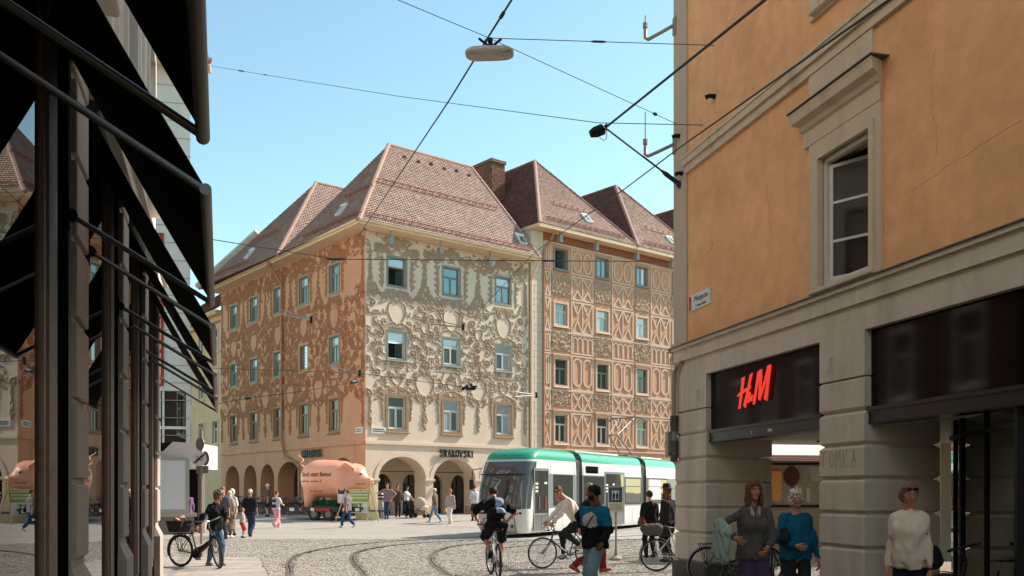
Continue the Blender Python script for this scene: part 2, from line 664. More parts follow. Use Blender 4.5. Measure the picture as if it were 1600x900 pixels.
while y < 24.0:
    x = -10.2 - (0.3 if r % 2 else 0)
    e0, e1 = pave_left_edge(y + .4), pave_left_edge(y)
    while x + 0.6 < e0:
        ob('paving_slab', rng.choice(slab_me), pav, T(x, y, pave_z + rng.uniform(-.002, .003)) @ RZ(rng.uniform(-.003, .003)))
        x += 0.612
    if e0 - x > .08:
        b = MB()
        b.add([(x, y, pave_z - .04), (e1 - .005, y, pave_z - .04), (e0 - .005, y + .395, pave_z - .04), (x, y + .395, pave_z - .04), (x, y, pave_z), (e1 - .005, y, pave_z), (e0 - .005, y + .395, pave_z), (x, y + .395, pave_z)],
              [(4, 5, 6, 7), (0, 1, 5, 4), (1, 2, 6, 5), (2, 3, 7, 6), (3, 0, 4, 7)])
        b.build('paving_slab', M_slab, pav)
    y += 0.412
    r += 1


# ================================================================ BUILDING KIT
def wall_holes(mb, x0, x1, z0, z1, holes, y0, th, mi=0, M=None, mi_reveal=None):
    """wall slab with rectangular openings (a,b,c,d) = x from a to b, z from c to d; front at y0, back at y0+th"""
    X = sorted(set([x0, x1] + [h[0] for h in holes] + [h[1] for h in holes]))
    Z = sorted(set([z0, z1] + [h[2] for h in holes] + [h[3] for h in holes]))
    X = [x for x in X if x0 <= x <= x1]
    Z = [z for z in Z if z0 <= z <= z1]
    inside = lambda a, b: any(h[0] - 1e-6 < a < h[1] + 1e-6 and h[2] - 1e-6 < b < h[3] + 1e-6 for h in holes)
    for i in range(len(X) - 1):
        for j in range(len(Z) - 1):
            if inside((X[i] + X[i + 1]) / 2, (Z[j] + Z[j + 1]) / 2): continue
            a, b, c, d = X[i], X[i + 1], Z[j], Z[j + 1]
            mb.add([(a, y0, c), (b, y0, c), (b, y0, d), (a, y0, d)], [(0, 1, 2, 3)], mi, M)
    for (a, b, c, d) in holes:
        mr = mi if mi_reveal is None else mi_reveal
        y1 = y0 + th
        mb.add([(a, y0, c), (a, y0, d), (a, y1, d), (a, y1, c)], [(0, 1, 2, 3)], mr, M)
        mb.add([(b, y0, c), (b, y1, c), (b, y1, d), (b, y0, d)], [(0, 1, 2, 3)], mr, M)
        mb.add([(a, y0, d), (b, y0, d), (b, y1, d), (a, y1, d)], [(0, 1, 2, 3)], mr, M)
        if c > z0 + 1e-4: mb.add([(a, y0, c), (a, y1, c), (b, y1, c), (b, y0, c)], [(0, 1, 2, 3)], mr, M)


def arcade(mb, x0, x1, z0, z1, arches, y0, th, mi=0, M=None, base=None):
    """wall slab pierced by arches (a, b, spring, rise)"""
    X = [x0, x1]
    for (a, b, s_, r_) in arches:
        X += [a + (b - a) * (0.5 - 0.5 * math.cos(math.pi * k / 20)) for k in range(21)]
    X = sorted(set(round(x, 4) for x in X))

    def low(x, side):
        for (a, b, s_, r_) in arches:
            if a - 1e-4 < x < b + 1e-4 and not (abs(x - a) < 1e-3 and side < 0) and not (abs(x - b) < 1e-3 and side > 0):
                c, w = (a + b) / 2, (b - a) / 2
                return s_ + r_ * math.sqrt(max(0, 1 - ((x - c) / w) ** 2)), True
        return z0, False
    y1 = y0 + th
    for p, q_ in zip(X[:-1], X[1:]):
        (l0, i0), (l1, i1) = low(p, 1), low(q_, -1)
        mb.add([(p, y0, l0), (q_, y0, l1), (q_, y0, z1), (p, y0, z1)], [(0, 1, 2, 3)], mi, M)
        mb.add([(p, y1, l0), (q_, y1, l1), (q_, y1, z1), (p, y1, z1)], [(3, 2, 1, 0)], mi, M)
        if i0 and i1:
            mb.add([(p, y0, l0), (p, y1, l0), (q_, y1, l1), (q_, y0, l1)], [(0, 1, 2, 3)], mi, M)
    for (a, b, s_, r_) in arches:
        for x, fl in ((a, 0), (b, 1)):
            vs = [(x, y0, z0), (x, y1, z0), (x, y1, s_), (x, y0, s_)]
            mb.add(vs, [(0, 1, 2, 3) if fl else (3, 2, 1, 0)], mi, M)


WMESH = {}
BLIND = {}


def window(parent, M, x0, x1, z0, z1, mats, setback=0.12, trim=0.12, transom=0.34, mull=2, opened=0, sill=True, proud=0.05, blind=0, name='window', bars=0.055, room=True):
    """window = trim + frame (part) with panes, blinds and open sashes as its sub-parts; placed by its lower left corner"""
    w, h = round(x1 - x0, 2), round(z1 - z0, 2)
    mt, mf, mg, mdark = mats
    key = (w, h, id(mt), id(mf), setback, trim, transom, mull, opened, sill, name)
    if key not in WMESH:
        b = MB()
        if trim:
            o_ = [(-trim, -trim), (w + trim, -trim), (w + trim, h + trim), (-trim, h + trim)]
            i_ = [(0, 0), (w, 0), (w, h), (0, h)]
            b.ring(o_, i_, -proud, 0.03, 0)
            if sill: b.bbox(-trim - .05, w + trim + .05, -proud - .09, 0.02, -trim - .07, -trim + .0, .02, 0)
        f = bars
        y = setback
        b.ring([(0.002, 0.002), (w - .002, .002), (w - .002, h - .002), (.002, h - .002)], [(f, f), (w - f, f), (w - f, h - f), (f, h - f)], y, y + .07, 1)
        zt = h * (1 - transom)
        if transom: b.box(f, w - f, y - .012, y + .06, zt - f * .6, zt + f * .6, 1)
        top = zt - f * .6 if transom else h - f
        bays = [f + (w - 2 * f) * k / mull for k in range(mull + 1)]
        for k in range(1, mull):
            if opened: continue
            b.box(bays[k] - f * .55, bays[k] + f * .55, y - .006, y + .055, f, top, 1)
        for k in range(mull):
            if opened: continue
            a_, c_ = bays[k] + f * .5, bays[k + 1] - f * .5
            b.ring([(a_, f), (c_, f), (c_, top), (a_, top)], [(a_ + .035, f + .035), (c_ - .035, f + .035), (c_ - .035, top - .035), (a_ + .035, top - .035)], y + .012, y + .05, 1)
        panes = []
        if transom: panes.append((f, w - f, zt + f * .6, h - f))
        if not opened:
            for k in range(mull): panes.append((bays[k] + f * .55, bays[k + 1] - f * .55, f, top))
        pm = []
        for (a_, c_, d_, e_) in panes:
            g = MB()
            g.box(a_, c_, y + .028, y + .036, d_, e_, 0)
            pm.append(g.mesh('pane', mg))
        extra = []
        if opened:
            g = MB()      # near-black sheets painting the unlit room behind, and a sash standing open inwards
            g.add([(f, y + .5, f), (w - f, y + .5, f), (w - f, y + .5, top), (f, y + .5, top)], [(0, 1, 2, 3)])
            for xx in (f, w - f):
                g.add([(xx, y + .07, f), (xx, y + .5, f), (xx, y + .5, top), (xx, y + .07, top)], [(0, 1, 2, 3)])
            extra.append(('room', g.mesh('room', mdark)))
            s_ = MB()
            sw = (w - 2 * f) / 2
            s_.ring([(0, 0), (sw, 0), (sw, top - f), (0, top - f)], [(.05, .05), (sw - .05, .05), (sw - .05, top - f - .05), (.05, top - f - .05)], 0, .045, 0)
            s_.add([(.05, .02, .05), (sw - .05, .02, .05), (sw - .05, .02, top - f - .05), (.05, .02, top - f - .05)], [(0, 1, 2, 3)], 1)
            me = s_.mesh('sash', [mf, mg])
            me.transform(T(w - f, y + .06, f) @ RZ(R(118)))
            extra.append(('sash', me))
        WMESH[key] = (b.mesh(name, [mt, mf], None), pm, extra)
    me, pm, extra = WMESH[key]
    MW = M @ T(x0, 0, z0)
    wo = ob(name, me, parent, MW)
    for k_, p_ in enumerate(pm):
        po = ob('pane', p_, wo, MW)
        if mg is M_glass_sky and ((transom and k_ == 0 and rng.random() < .6) or rng.random() < .22):
            po.data = BLIND.setdefault(p_.name, p_.copy())
            po.data.materials[0] = M_glass_blind
    for (nm, e_) in extra: ob(nm, e_, wo, MW)
    return wo


# ---------------------------------------------------------------- roof tiles
M_tile = mat('roof_tile', lin(176, 146, 133), 0.65, var=0.10, vscale=0.6, rnd=0.2, stain=0.55, stain_col=(0.16, 0.11, 0.085), sscale=0.7)
M_tile_dark = mat('roof_tile_dark', lin(125, 80, 64), 0.8, var=0.2, vscale=0.8, rnd=0.35, stain=0.5, stain_col=(0.07, 0.05, 0.04), sscale=0.6)  # darker tile for side and back slopes and farther roofs
M_ridge = mat('ridge_tile', lin(178, 140, 124), 0.8, var=0.15, vscale=2)
M_roofbase = mat('roof_boarding', lin(70, 45, 38), 0.9)
M_guard = mat('snow_guard_metal', lin(150, 84, 70), 0.6, var=0.1)


def tile_plane(poly, m, parent, w=0.19, e=0.168):
    """tiles over a planar convex polygon (3-D points); first two points are the eave, left to right seen from outside"""
    P = [Vector(p) for p in poly]
    ex = (P[1] - P[0]).normalized()
    nrm = ex.cross((P[2] - P[0])).normalized()
    ey = nrm.cross(ex).normalized()
    if ey.z < 0: ey, nrm = -ey, -nrm
    L = [((p - P[0]).dot(ex), (p - P[0]).dot(ey)) for p in P]
    hi = max(p[1] for p in L)
    vs, fs, rr = [], [], []

    def span(y):
        xs_ = []
        for (a, b) in zip(L, L[1:] + L[:1]):
            if (a[1] - y) * (b[1] - y) <= 0 and abs(a[1] - b[1]) > 1e-9:
                xs_.append(a[0] + (b[0] - a[0]) * (y - a[1]) / (b[1] - a[1]))
        return (min(xs_), max(xs_)) if len(xs_) >= 2 else None
    mb = MB()
    # boarding underneath
    mb.add([p - nrm * 0.03 for p in P], [tuple(range(len(P)))], 1)
    row = 0
    y = 0.0
    while y < hi - 0.02:
        s_ = span(min(y + e * .5, hi - .001))
        if s_:
            x = s_[0] - (w / 2 if row % 2 else 0)
            sag = 0
            while x < s_[1] - 0.02:
                a, b = max(x, s_[0]), min(x + w - .008, s_[1])
                if b - a > 0.03:
                    j = rng.uniform(0, .014)
                    lift = .045 + j
                    dz = rng.uniform(-.012, .012)
                    c = (a + b) / 2
                    pts = [(a, y + e * 1.25, .006), (a, y + .04 + dz, lift), (c, y - .01 + dz, lift + .008), (b, y + .04 + dz, lift), (b, y + e * 1.25, .006),
                           (a, y + .05 + dz, 0), (c, y + .01 + dz, 0), (b, y + .05 + dz, 0)]
                    vv = [P[0] + ex * p_[0] + ey * p_[1] + nrm * p_[2] for p_ in pts]
                    mb.add(vv, [(0, 1, 2, 3, 4), (1, 5, 6, 2), (2, 6, 7, 3)], 0, None, rng.random())
                x += w
        y += e
        row += 1
    o = mb.build('roof_tiles', [m, M_roofbase], parent, kind='stuff')
    return o, (P[0], ex, ey, nrm)


def ridge_line(p, q_, parent, n=None, m=None, r=0.11):
    p, q_ = Vector(p), Vector(q_)
    d = q_ - p
    n = n or max(2, int(d.length / 0.38))
    mb = MB()
    for k in range(n):
        a, b = p + d * (k / n), p + d * ((k + 1.12) / n)
        mb.tube([a, b], [r * rng.uniform(.95, 1.05), r * 1.22], 7, 0)
    return mb.build('ridge_tiles', m or M_ridge, parent, smooth=40, kind='stuff')


def snow_guard(fr, x0, x1, y, parent, h=0.22):
    P0, ex, ey, nrm = fr
    mb = MB()
    for k in (0.25, 0.6, 0.95):
        a, b = P0 + ex * x0 + ey * y + nrm * (h * k + .05), P0 + ex * x1 + ey * y + nrm * (h * k + .05)
        mb.tube([a, b], .018, 5)
    n = max(2, int((x1 - x0) / .55))
    for i in range(n + 1):
        c = P0 + ex * (x0 + (x1 - x0) * i / n) + ey * y
        mb.tube([c, c + nrm * (h + .06)], .02, 5)
        mb.tube([c + nrm * h, c + ey * .3 + nrm * .05], .014, 5)
    return mb.build('snow_guard', M_guard, parent)


def roof_light(fr, x, y, parent, w=0.55, h=0.75, m=None):
    P0, ex, ey, nrm = fr
    M = Matrix.Identity(4)
    for i in range(3): M[i][0], M[i][1], M[i][2], M[i][3] = ex[i], ey[i], nrm[i], (P0 + ex * x + ey * y)[i]
    b = MB()
    b.box(0, w, 0, h, .02, .16, 0)
    b.box(-.05, w + .05, h - .02, h + .12, .05, .2, 0)
    o = b.build('roof_window', M_white, parent, M)
    g = MB()
    g.box(.07, w - .07, .07, h - .09, .155, .168)
    g.build('pane', M_glass_sky, o, M)
    return o


M_white = mat('white_paint', lin(225, 222, 215), 0.5, var=0.06)
M_glass_sky = glass_mat('window_glass', lin(112, 138, 142), 0.03, 0.5)
M_glass_dark = glass_mat('window_glass_dark', lin(70, 78, 76), 0.03, 0.35)
M_glass_blind = glass_mat('window_glass_blind', lin(176, 190, 194), 0.06, 0.25)
M_dark = mat('painted_room_shade', lin(24, 22, 21), 0.9, var=0.0)  # near-black paint for the shade inside unlit rooms
# ================================================================ THE STUCCO-COVERED CORNER HOUSE
C0 = (-8.2, 53.0, 0.0)
FA = frame(C0, (0.768, 0.640))
FB = frame(C0, (0.6136, -0.7896))
LA = 12.05          # length of the sunlit front
LB = 21.8           # length of the side in shade
BASE = 0.30

M_cream = mat('cream_render', (0.72, 0.575, 0.445), 0.85, var=0.08, vscale=1.2, bump=0.004, bscale=25, stain=0.35, stain_col=(0.40, 0.31, 0.21), sscale=0.6, streak=True)
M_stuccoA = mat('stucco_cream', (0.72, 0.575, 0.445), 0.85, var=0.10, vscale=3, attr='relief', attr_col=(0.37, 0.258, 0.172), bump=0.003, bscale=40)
M_orangeB = mat('orange_render', (0.63, 0.315, 0.175), 0.85, var=0.12, vscale=0.9, bump=0.004, bscale=25, stain=0.4, stain_col=(0.40, 0.15, 0.07), sscale=0.5, streak=True)
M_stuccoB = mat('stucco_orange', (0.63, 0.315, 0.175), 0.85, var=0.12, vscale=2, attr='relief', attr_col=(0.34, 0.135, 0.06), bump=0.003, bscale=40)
M_gutter = mat('eave_board', lin(226, 196, 160), 0.7, var=0.10, stain=0.3, stain_col=(0.3, 0.2, 0.13), sscale=0.7)
M_teal = mat('window_frame_grey_green', lin(128, 134, 124), 0.55, var=0.08)
M_wframe = mat('window_frame_pale', lin(214, 208, 196), 0.5, var=0.06)
M_brown = mat('window_surround_brown', lin(152, 124, 96), 0.75, var=0.12)
M_sign_black = mat('black_sign_metal', lin(22, 20, 20), 0.45, var=0.0)
M_pipe = mat('downpipe_copper', lin(178, 122, 92), 0.5, var=0.12)
M_stonebase = mat('arcade_stone', lin(196, 170, 138), 0.85, var=0.16, vscale=2.5, stain=0.5, stain_col=(0.25, 0.18, 0.12), sscale=1.2, bump=0.004, bscale=30)
M_shopglass = glass_mat('shop_glass_dark', lin(30, 36, 32), 0.04, 0.0)
M_arch_inner = mat('arcade_inner_render', (0.62, 0.50, 0.36), 0.85, var=0.1)

house = thing('stucco_house', 'corner house with cream and orange baroque stucco fronts under steep tiled roofs', 'building', T(C0[0], C0[1], BASE))

axA = [2.08, 5.95, 9.98]
axB = [-3.75, -7.85, -11.72, -15.68, -19.3]
rowsz = [(13.50, 15.12), (9.32, 10.88), (5.30, 7.18)]


def stucco(axes, x0, x1, seed, half=0.6):
    """baroque relief as a height field: scrolls, leaf swags, pendants round plain cartouches; mirrored about each axis"""
    rg = random.Random(seed)
    res = 0.034
    z0, z1 = 4.9, 16.3
    nx_, nz_ = int((x1 - x0) / res) + 1, int((z1 - z0) / res) + 1
    H = np.zeros((nz_, nx_), np.float32)

    def stamp(x, z, r, a):
        i0, i1 = max(0, int((x - r - x0) / res)), min(nx_, int((x + r - x0) / res) + 2)
        j0, j1 = max(0, int((z - r - z0) / res)), min(nz_, int((z + r - z0) / res) + 2)
        if i0 >= i1 or j0 >= j1: return
        X = x0 + np.arange(i0, i1) * res - x
        Z = z0 + np.arange(j0, j1) * res - z
        d = 1 - (X[None] ** 2 + Z[:, None] ** 2) / (r * r)
        H[j0:j1, i0:i1] = np.maximum(H[j0:j1, i0:i1], a * np.sqrt(np.maximum(d, 0)))

    def stroke(pts, r0, r1, a):
        for (p, q_) in zip(pts[:-1], pts[1:]):
            L = math.hypot(q_[0] - p[0], q_[1] - p[1])
            n = max(1, int(L / 0.03))
            for k in range(n):
                t = k / n
                stamp(p[0] + (q_[0] - p[0]) * t, p[1] + (q_[1] - p[1]) * t, r0, a)
        return

    def curve(f, n, r0, r1, a):
        for k in range(n + 1):
            t = k / n
            x, z = f(t)
            stamp(x, z, r0 + (r1 - r0) * t, a * (1 - 0.35 * t))

    def spiral(x, z, Rr, turns, ph, sg, a, r=0.07):
        curve(lambda t: (x + sg * Rr * (1 - 0.85 * t) * math.cos(ph + t * turns * 2 * math.pi), z + Rr * (1 - 0.85 * t) * math.sin(ph + t * turns * 2 * math.pi)), int(40 * turns * (Rr / .25 + .5)), r * 1.15, r * .8, a)
        stamp(x, z, r * 1.5, a * 1.15)

    def leaf(x, z, ang, L, a, sg):
        dx, dz = math.cos(ang) * sg, math.sin(ang)
        bend = rg.uniform(-.5, .5)
        for k in range(9):
            t = k / 8
            px, pz = x + dx * L * t - dz * bend * L * t * t * sg, z + dz * L * t + dx * bend * L * t * t * sg
            stamp(px, pz, 0.085 * (1 - .6 * t), a)
            if k in (2, 4, 6):
                for s_ in (-1, 1):
                    for m_ in (1, 2, 3):
                        stamp(px + (-dz * s_ + dx * .6) * .055 * m_, pz + (dx * s_ + dz * .6) * .055 * m_, .055 - .008 * m_, a * .85)

    def garland(pts, r0, r1, a):
        for (p, q_) in zip(pts[:-1], pts[1:]):
            n = max(2, int(math.hypot(q_[0] - p[0], q_[1] - p[1]) / 0.07))
            for k in range(n):
                t = k / n
                w = r0 + (r1 - r0) * t
                for _ in range(3):
                    stamp(p[0] + (q_[0] - p[0]) * t + rg.uniform(-w, w), p[1] + (q_[1] - p[1]) * t + rg.uniform(-w, w) * .6, rg.uniform(.055, .085), a * rg.uniform(.6, 1.1))

    def both(ax, fn):
        for sg in (1, -1): fn(ax, sg)
    gaps = [(a + b) / 2 for a, b in zip(axes[:-1], axes[1:])]
    # ends count as half gaps
    cart = []
    for ax in axes:
        cart.append((ax, 12.0, .50, .62))            # plain heart-shaped field under the top windows
        cart.append((ax, 8.12, .26, .22))
    for g in gaps:
        cart.append((g, 7.95, .54, .60))
        cart.append((g, 11.35, .22, .30))
    wins = [(ax - half - .14, ax + half + .14, c - .14, d + .14) for ax in axes for (c, d) in rowsz]

    def free(x, z, m=.12):
        for (cx, cz, a, b) in cart:
            if ((x - cx) / (a + m)) ** 2 + ((z - cz) / (b + m)) ** 2 < 1: return False
        for (a, b, c, d) in wins:
            if a - m < x < b + m and c - m < z < d + m: return False
        return True
    for (cx, cz, a, b) in cart:                # cartouche frames with curled ears
        curve(lambda t: (cx + (a + .08) * math.sin(2 * math.pi * t) * (1 + .22 * math.cos(2 * math.pi * t)), cz + (b + .08) * (math.cos(2 * math.pi * t) - .28 * max(0, math.cos(2 * math.pi * t)) ** 8)), 130, .07, .07, .12)
        if a > .5:
            for sg in (1, -1):
                spiral(cx + sg * (a + .1), cz + b * .75, .2, 1.3, 1.2, sg, .13)
                spiral(cx + sg * (a * .8), cz - b - .02, .2, 1.3, -1.2, sg, .13)
                spiral(cx + sg * .18, cz + b + .12, .16, 1.2, 0, sg, .13)
    for ax in axes:
        c, d = rowsz[0]
        for sg in (1, -1):                   # top zone: big scrolls over the windows and leaf drops beside them
            curve(lambda t: (ax + sg * (.95 - .9 * math.sin(math.pi * .5 * t)), 15.35 + .75 * math.sin(math.pi * t) * .7 + .2 * t), 50, .10, .08, .12)
            spiral(ax + sg * 1.12, 15.45, .3, 1.6, .6, sg, .13)
            spiral(ax + sg * .38, 15.95, .24, 1.5, 2.6, sg, .12)
            garland([(ax + sg * 1.02, 15.0), (ax + sg * 1.0, 13.5)], .05, .10, .08)
            for k in range(5): leaf(ax + sg * 1.0, 13.4 + k * .35, R(75), .28, .09, sg)
            for k in range(7):               # fan under the sill
                x = ax + sg * (.06 + .11 * k)
                stroke([(x, 13.22), (x + sg * .03 * k, 12.86 - .02 * k)], .05, .05, .09)
        stamp(ax, 16.0, .34, .12)
        stamp(ax, 15.75, .22, .14)
        for (c, d) in rowsz[1:]:             # hoods over the lower windows
            for sg in (1, -1):
                curve(lambda t: (ax + sg * (.95 * (1 - t)), d + .22 + .33 * math.sin(math.pi * .5 * t)), 50, .085, .10, .13)
                spiral(ax + sg * .95, d + .15, .19, 1.4, 1.5, sg, .13)
        c, d = rowsz[2]
        for sg in (1, -1):                   # drops beside the lowest windows
            garland([(ax + sg * .98, 7.0), (ax + sg * .93, 5.75)], .09, .03, .11)
            spiral(ax + sg * 1.0, 7.05, .17, 1.3, 1.5, sg, .12)
    for g in gaps + [x0 + .28, x1 - .28]:
        edge = g not in gaps
        wd = .5 if edge else 1.0
        stroke([(g - .30 * wd, 15.22), (g + .30 * wd, 15.22)], .06, .06, .10)     # festoon hanging from a bar
        stroke([(g, 15.22), (g, 15.6)], .05, .05, .09)
        n = 20
        for k in range(n):
            z = 15.1 - 2.2 * k / n
            w = (.08 + .42 * (k / n) ** 1.6) * wd
            for _ in range(5 + k // 3): stamp(g + rg.uniform(-w, w), z + rg.uniform(-.08, .08), rg.uniform(.05, .085), rg.uniform(.06, .12))
        for sg in (1, -1):
            if edge and (g + sg * 1.0 < x0 or g + sg * 1.0 > x1): continue
            garland([(g + sg * .25, 13.5), (g + sg * .5, 13.05), (g + sg * .85, 12.8), (g + sg * 1.25, 12.85)], .10, .08, .11)
        garland([(g, 7.0), (g, 6.3), (g, 5.35)], .16 * wd, .05, .13)              # pendant of leaves
        for k in range(8): stamp(g + rg.uniform(-.16, .16) * wd, 5.9 + rg.uniform(-.35, .3), .11, .15)
        for sg in (1, -1):
            leaf(g, 7.1, R(55), .5, .12, sg)
            garland([(g + sg * .35, 6.95), (g + sg * .6, 7.12), (g + sg * .95, 7.3)], .05, .05, .09)
    # the crowded middle zone: S-curved acanthus stems with lobes and curled ends, thrown in symmetrically
    P = [x0] + gaps + [x1]

    def stem(x, z, ang, L, bend, r, am, sg, st):
        pts = []
        a_ = ang
        px, pz = x, z
        n = int(L / .035)
        rg.setstate(st)
        for k in range(n):
            t = k / n
            a_ += bend * (1 if t < .55 else -1.5) * .035 / L * 3.0 + (.9 * max(0, t - .75) * 1.0)
            px += sg * math.cos(a_) * .035
            pz += math.sin(a_) * .035
            stamp(px, pz, r * (1.1 - .45 * t), am * (1 - .25 * t))
            if k % 6 == 3 and t < .8:
                for s_ in (-1, 1):
                    la_ = a_ + s_ * rg.uniform(.7, 1.3)
                    for m_ in range(1, 5):
                        stamp(px + sg * math.cos(la_) * .042 * m_, pz + math.sin(la_) * .042 * m_, r * (.95 - .13 * m_), am * (.85 - .08 * m_))
        stamp(px, pz, r * 1.3, am)
    for bi, ax in enumerate(axes):
        hw = max(ax - P[bi], P[bi + 1] - ax)
        placed = []
        for tries in range(1100):
            big = tries < 260
            u, z = rg.uniform(.02, hw), (rg.uniform(7.25, 13.0) if rg.random() < .8 else rg.uniform(15.3, 16.15))
            s_ = rg.uniform(.30, .46) if big else rg.uniform(.10, .20)
            if not free(ax + u, z, .02): continue
            if any((a - u) ** 2 + (b - z) ** 2 < (.78 * (s_ + c_)) ** 2 for (a, b, c_) in placed): continue
            placed.append((u, z, s_))
            ang, bend, am = rg.uniform(0, 6.28), rg.choice((-1, 1)) * rg.uniform(.8, 1.8), rg.uniform(.10, .18)
            st = rg.getstate()
            for sg in (1, -1):
                if u < s_ * .4 and sg < 0: continue
                stem(ax + sg * u, z, ang, s_ * 2.9, bend, .034 + s_ * .042, am * .8, sg, st)
                if big: spiral(ax + sg * (u + .05), z - .05, s_ * .62, 1.5, ang, sg, am, .05)
    # keep windows and fields clean
    X = x0 + np.arange(nx_) * res
    Z = z0 + np.arange(nz_) * res
    for (a, b, c, d) in wins:
        H[np.ix_((Z > c) & (Z < d), (X > a) & (X < b))] = 0
    for (cx, cz, a, b) in cart:
        wz_ = np.clip((Z[:, None] - cz) / b, -1, 1)
        H[(((X[None] - cx) / (a * (1 + .22 * wz_))) ** 2 + wz_ ** 2 + .35 * np.exp(-((X[None] - cx) / .12) ** 2) * (wz_ > .55)) < .98] = 0
    H[:, :2] *= 0.2
    H[:, -2:] *= 0.2
    return H, X, Z


def stucco_mesh(name, H, X, Z, M, m, parent):
    nz_, nx_ = H.shape
    # slight smoothing so scrolls read as modelled plaster
    P = np.pad(H, 1, mode='edge')
    Hs = (P[1:-1, 1:-1] * 4 + P[:-2, 1:-1] + P[2:, 1:-1] + P[1:-1, :-2] + P[1:-1, 2:]) / 8
    Hs[H == 0] = np.minimum(Hs[H == 0], .008)
    XX, ZZ = np.meshgrid(X, Z)
    V = np.stack([XX.ravel(), -(Hs.ravel() - 0.012) * .66, ZZ.ravel()], 1)
    idx = np.arange(nz_ * nx_).reshape(nz_, nx_)
    q = np.stack([idx[:-1, :-1], idx[:-1, 1:], idx[1:, 1:], idx[1:, :-1]], -1).reshape(-1, 4)
    hq = np.maximum.reduce([Hs[:-1, :-1], Hs[:-1, 1:], Hs[1:, 1:], Hs[1:, :-1]]).ravel()
    q = q[hq > .013]
    used = np.unique(q)
    rm = np.full(nz_ * nx_, -1)
    rm[used] = np.arange(len(used))
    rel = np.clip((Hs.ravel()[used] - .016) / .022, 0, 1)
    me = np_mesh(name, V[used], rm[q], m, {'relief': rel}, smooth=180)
    return ob(name, me, parent, M, 'stuff')


# ---- sunlit front
archA = [(0.83, 4.07, 2.45, 1.28), (4.62, 7.74, 2.42, 1.25), (8.3, 11.4, 2.4, 1.25)]
wb = MB()
holes = [(ax - .6, ax + .6, c, d) for ax in axA for (c, d) in rowsz]
wall_holes(wb, 0, LA, 4.42, 16.35, holes, 0, .3, 0, FA)
arcade(wb, 0, LA, BASE - .1, 4.42, archA, 0, 1.15, 0, FA)
wb.build('front_wall', M_cream, house, T(0, 0, 0))
H, X, Z = stucco(axA, 0.02, LA - .02, 11)
stucco_mesh('stucco_relief', H, X, Z, FA, M_stuccoA, house)
for r_, (c, d) in enumerate(rowsz):
    for i, ax in enumerate(axA):
        op = 1 if (i == 0 and r_ < 2) else 0
        if r_ < 2:
            window(house, FA, ax - .6, ax + .6, c, d, (M_teal, M_teal if r_ == 0 else M_wframe, M_glass_sky, M_dark), trim=.10, opened=op, proud=.03, sill=(r_ == 1), bars=.07)
        else:
            window(house, FA, ax - .6, ax + .6, c, d, (M_brown, M_wframe, M_glass_sky, M_dark), trim=.17, opened=0, proud=.06, bars=.08)
b = MB()
b.box(-.02, LA, -.10, .02, 4.40, 4.56, 0, FA)
b.box(-.02, LA, -.05, .02, 4.56, 4.62, 0, FA)
b.build('string_course', M_cream, house)
for (a, b_, s_, r_) in archA:          # raised arch bands and pier capitals
    mb = MB()
    n = 24
    o_ = [((a + b_) / 2 + ((b_ - a) / 2 + .26) * math.cos(math.pi * k / n), s_ + (r_ + .26) * math.sin(math.pi * k / n)) for k in range(n + 1)]
    i_ = [((a + b_) / 2 + ((b_ - a) / 2 + .002) * math.cos(math.pi * k / n), s_ + (r_ + .002) * math.sin(math.pi * k / n)) for k in range(n + 1)]
    vs = [(p[0], -.045, p[1]) for p in o_] + [(p[0], -.045, p[1]) for p in i_] + [(p[0], .01, p[1]) for p in o_] + [(p[0], .01, p[1]) for p in i_]
    k = n + 1
    fs = []
    for j in range(n):
        fs += [(j + 1, j, k + j, k + j + 1), (j, j + 1, 2 * k + j + 1, 2 * k + j), (k + j + 1, k + j, 3 * k + j, 3 * k + j + 1)]
    mb.add(vs, fs, 0, FA)
    mb.build('arch_band', M_cream, house)
for (a, b_) in ((-.03, .86), (4.03, 4.66), (7.70, 8.34), (11.36, LA)):
    mb = MB()
    mb.box(a - .04, b_ + .04, -.10, .6, 2.36, 2.46, 0, FA)
    mb.box(a - .02, b_ + .02, -.06, .58, 2.29, 2.36, 0, FA)
    mb.build('pier_capital', M_cream, house)
    mb = MB()
    mb.box(a - .015, b_ + .015, -.05, 1.0, BASE - .1, BASE + .55, 0, FA)
    mb.build('pier_base', M_stonebase, house)
# arcade walk behind the arches: ceiling, back wall with shop openings
shopA = [(0.7, 1.9, 2.1, .75), (2.7, 3.9, 2.1, .7), (4.7, 5.9, 2.1, .7), (6.6, 7.7, 2.1, .7), (8.4, 9.6, 2.1, .7), (10.2, 11.4, 2.1, .7)]
mb = MB()
arcade(mb, .34, LA, BASE - .1, 4.0, shopA, 3.4, .25, 0, FA)
mb.add([(0.34, 1.14, 3.95), (LA, 1.14, 3.95), (LA, 3.42, 3.95), (.34, 3.42, 3.95)], [(3, 2, 1, 0)], 0, FA)
mb.build('arcade_back_wall', M_arch_inner, house)
for (a, b_, s_, r_) in shopA:
    g = MB()
    g.box(a - .1, b_ + .1, 3.62, 3.66, BASE - .1, 3.2, 0, FA)
    so = g.build('shop_window', M_shopglass, house)
    f = MB()
    f.box((a + b_) / 2 - .04, (a + b_) / 2 + .04, 3.56, 3.615, BASE - .1, 3.0, 0, FA)
    f.box(a, b_, 3.56, 3.615, 2.0, 2.08, 0, FA)
    f.box(a, b_, 3.56, 3.615, BASE - .1, BASE + .35, 0, FA)
    f.build('frame', M_sign_black, so)
mb = MB()
for xx in (2.3, 6.15):
    mb = MB()
    mb.tube([(xx - 1.5, 1.05, 2.9), (xx + 1.7, 1.05, 2.9)], .025, 6, 0, FA)
    mb.build('tie_rod', M_sign_black, house)

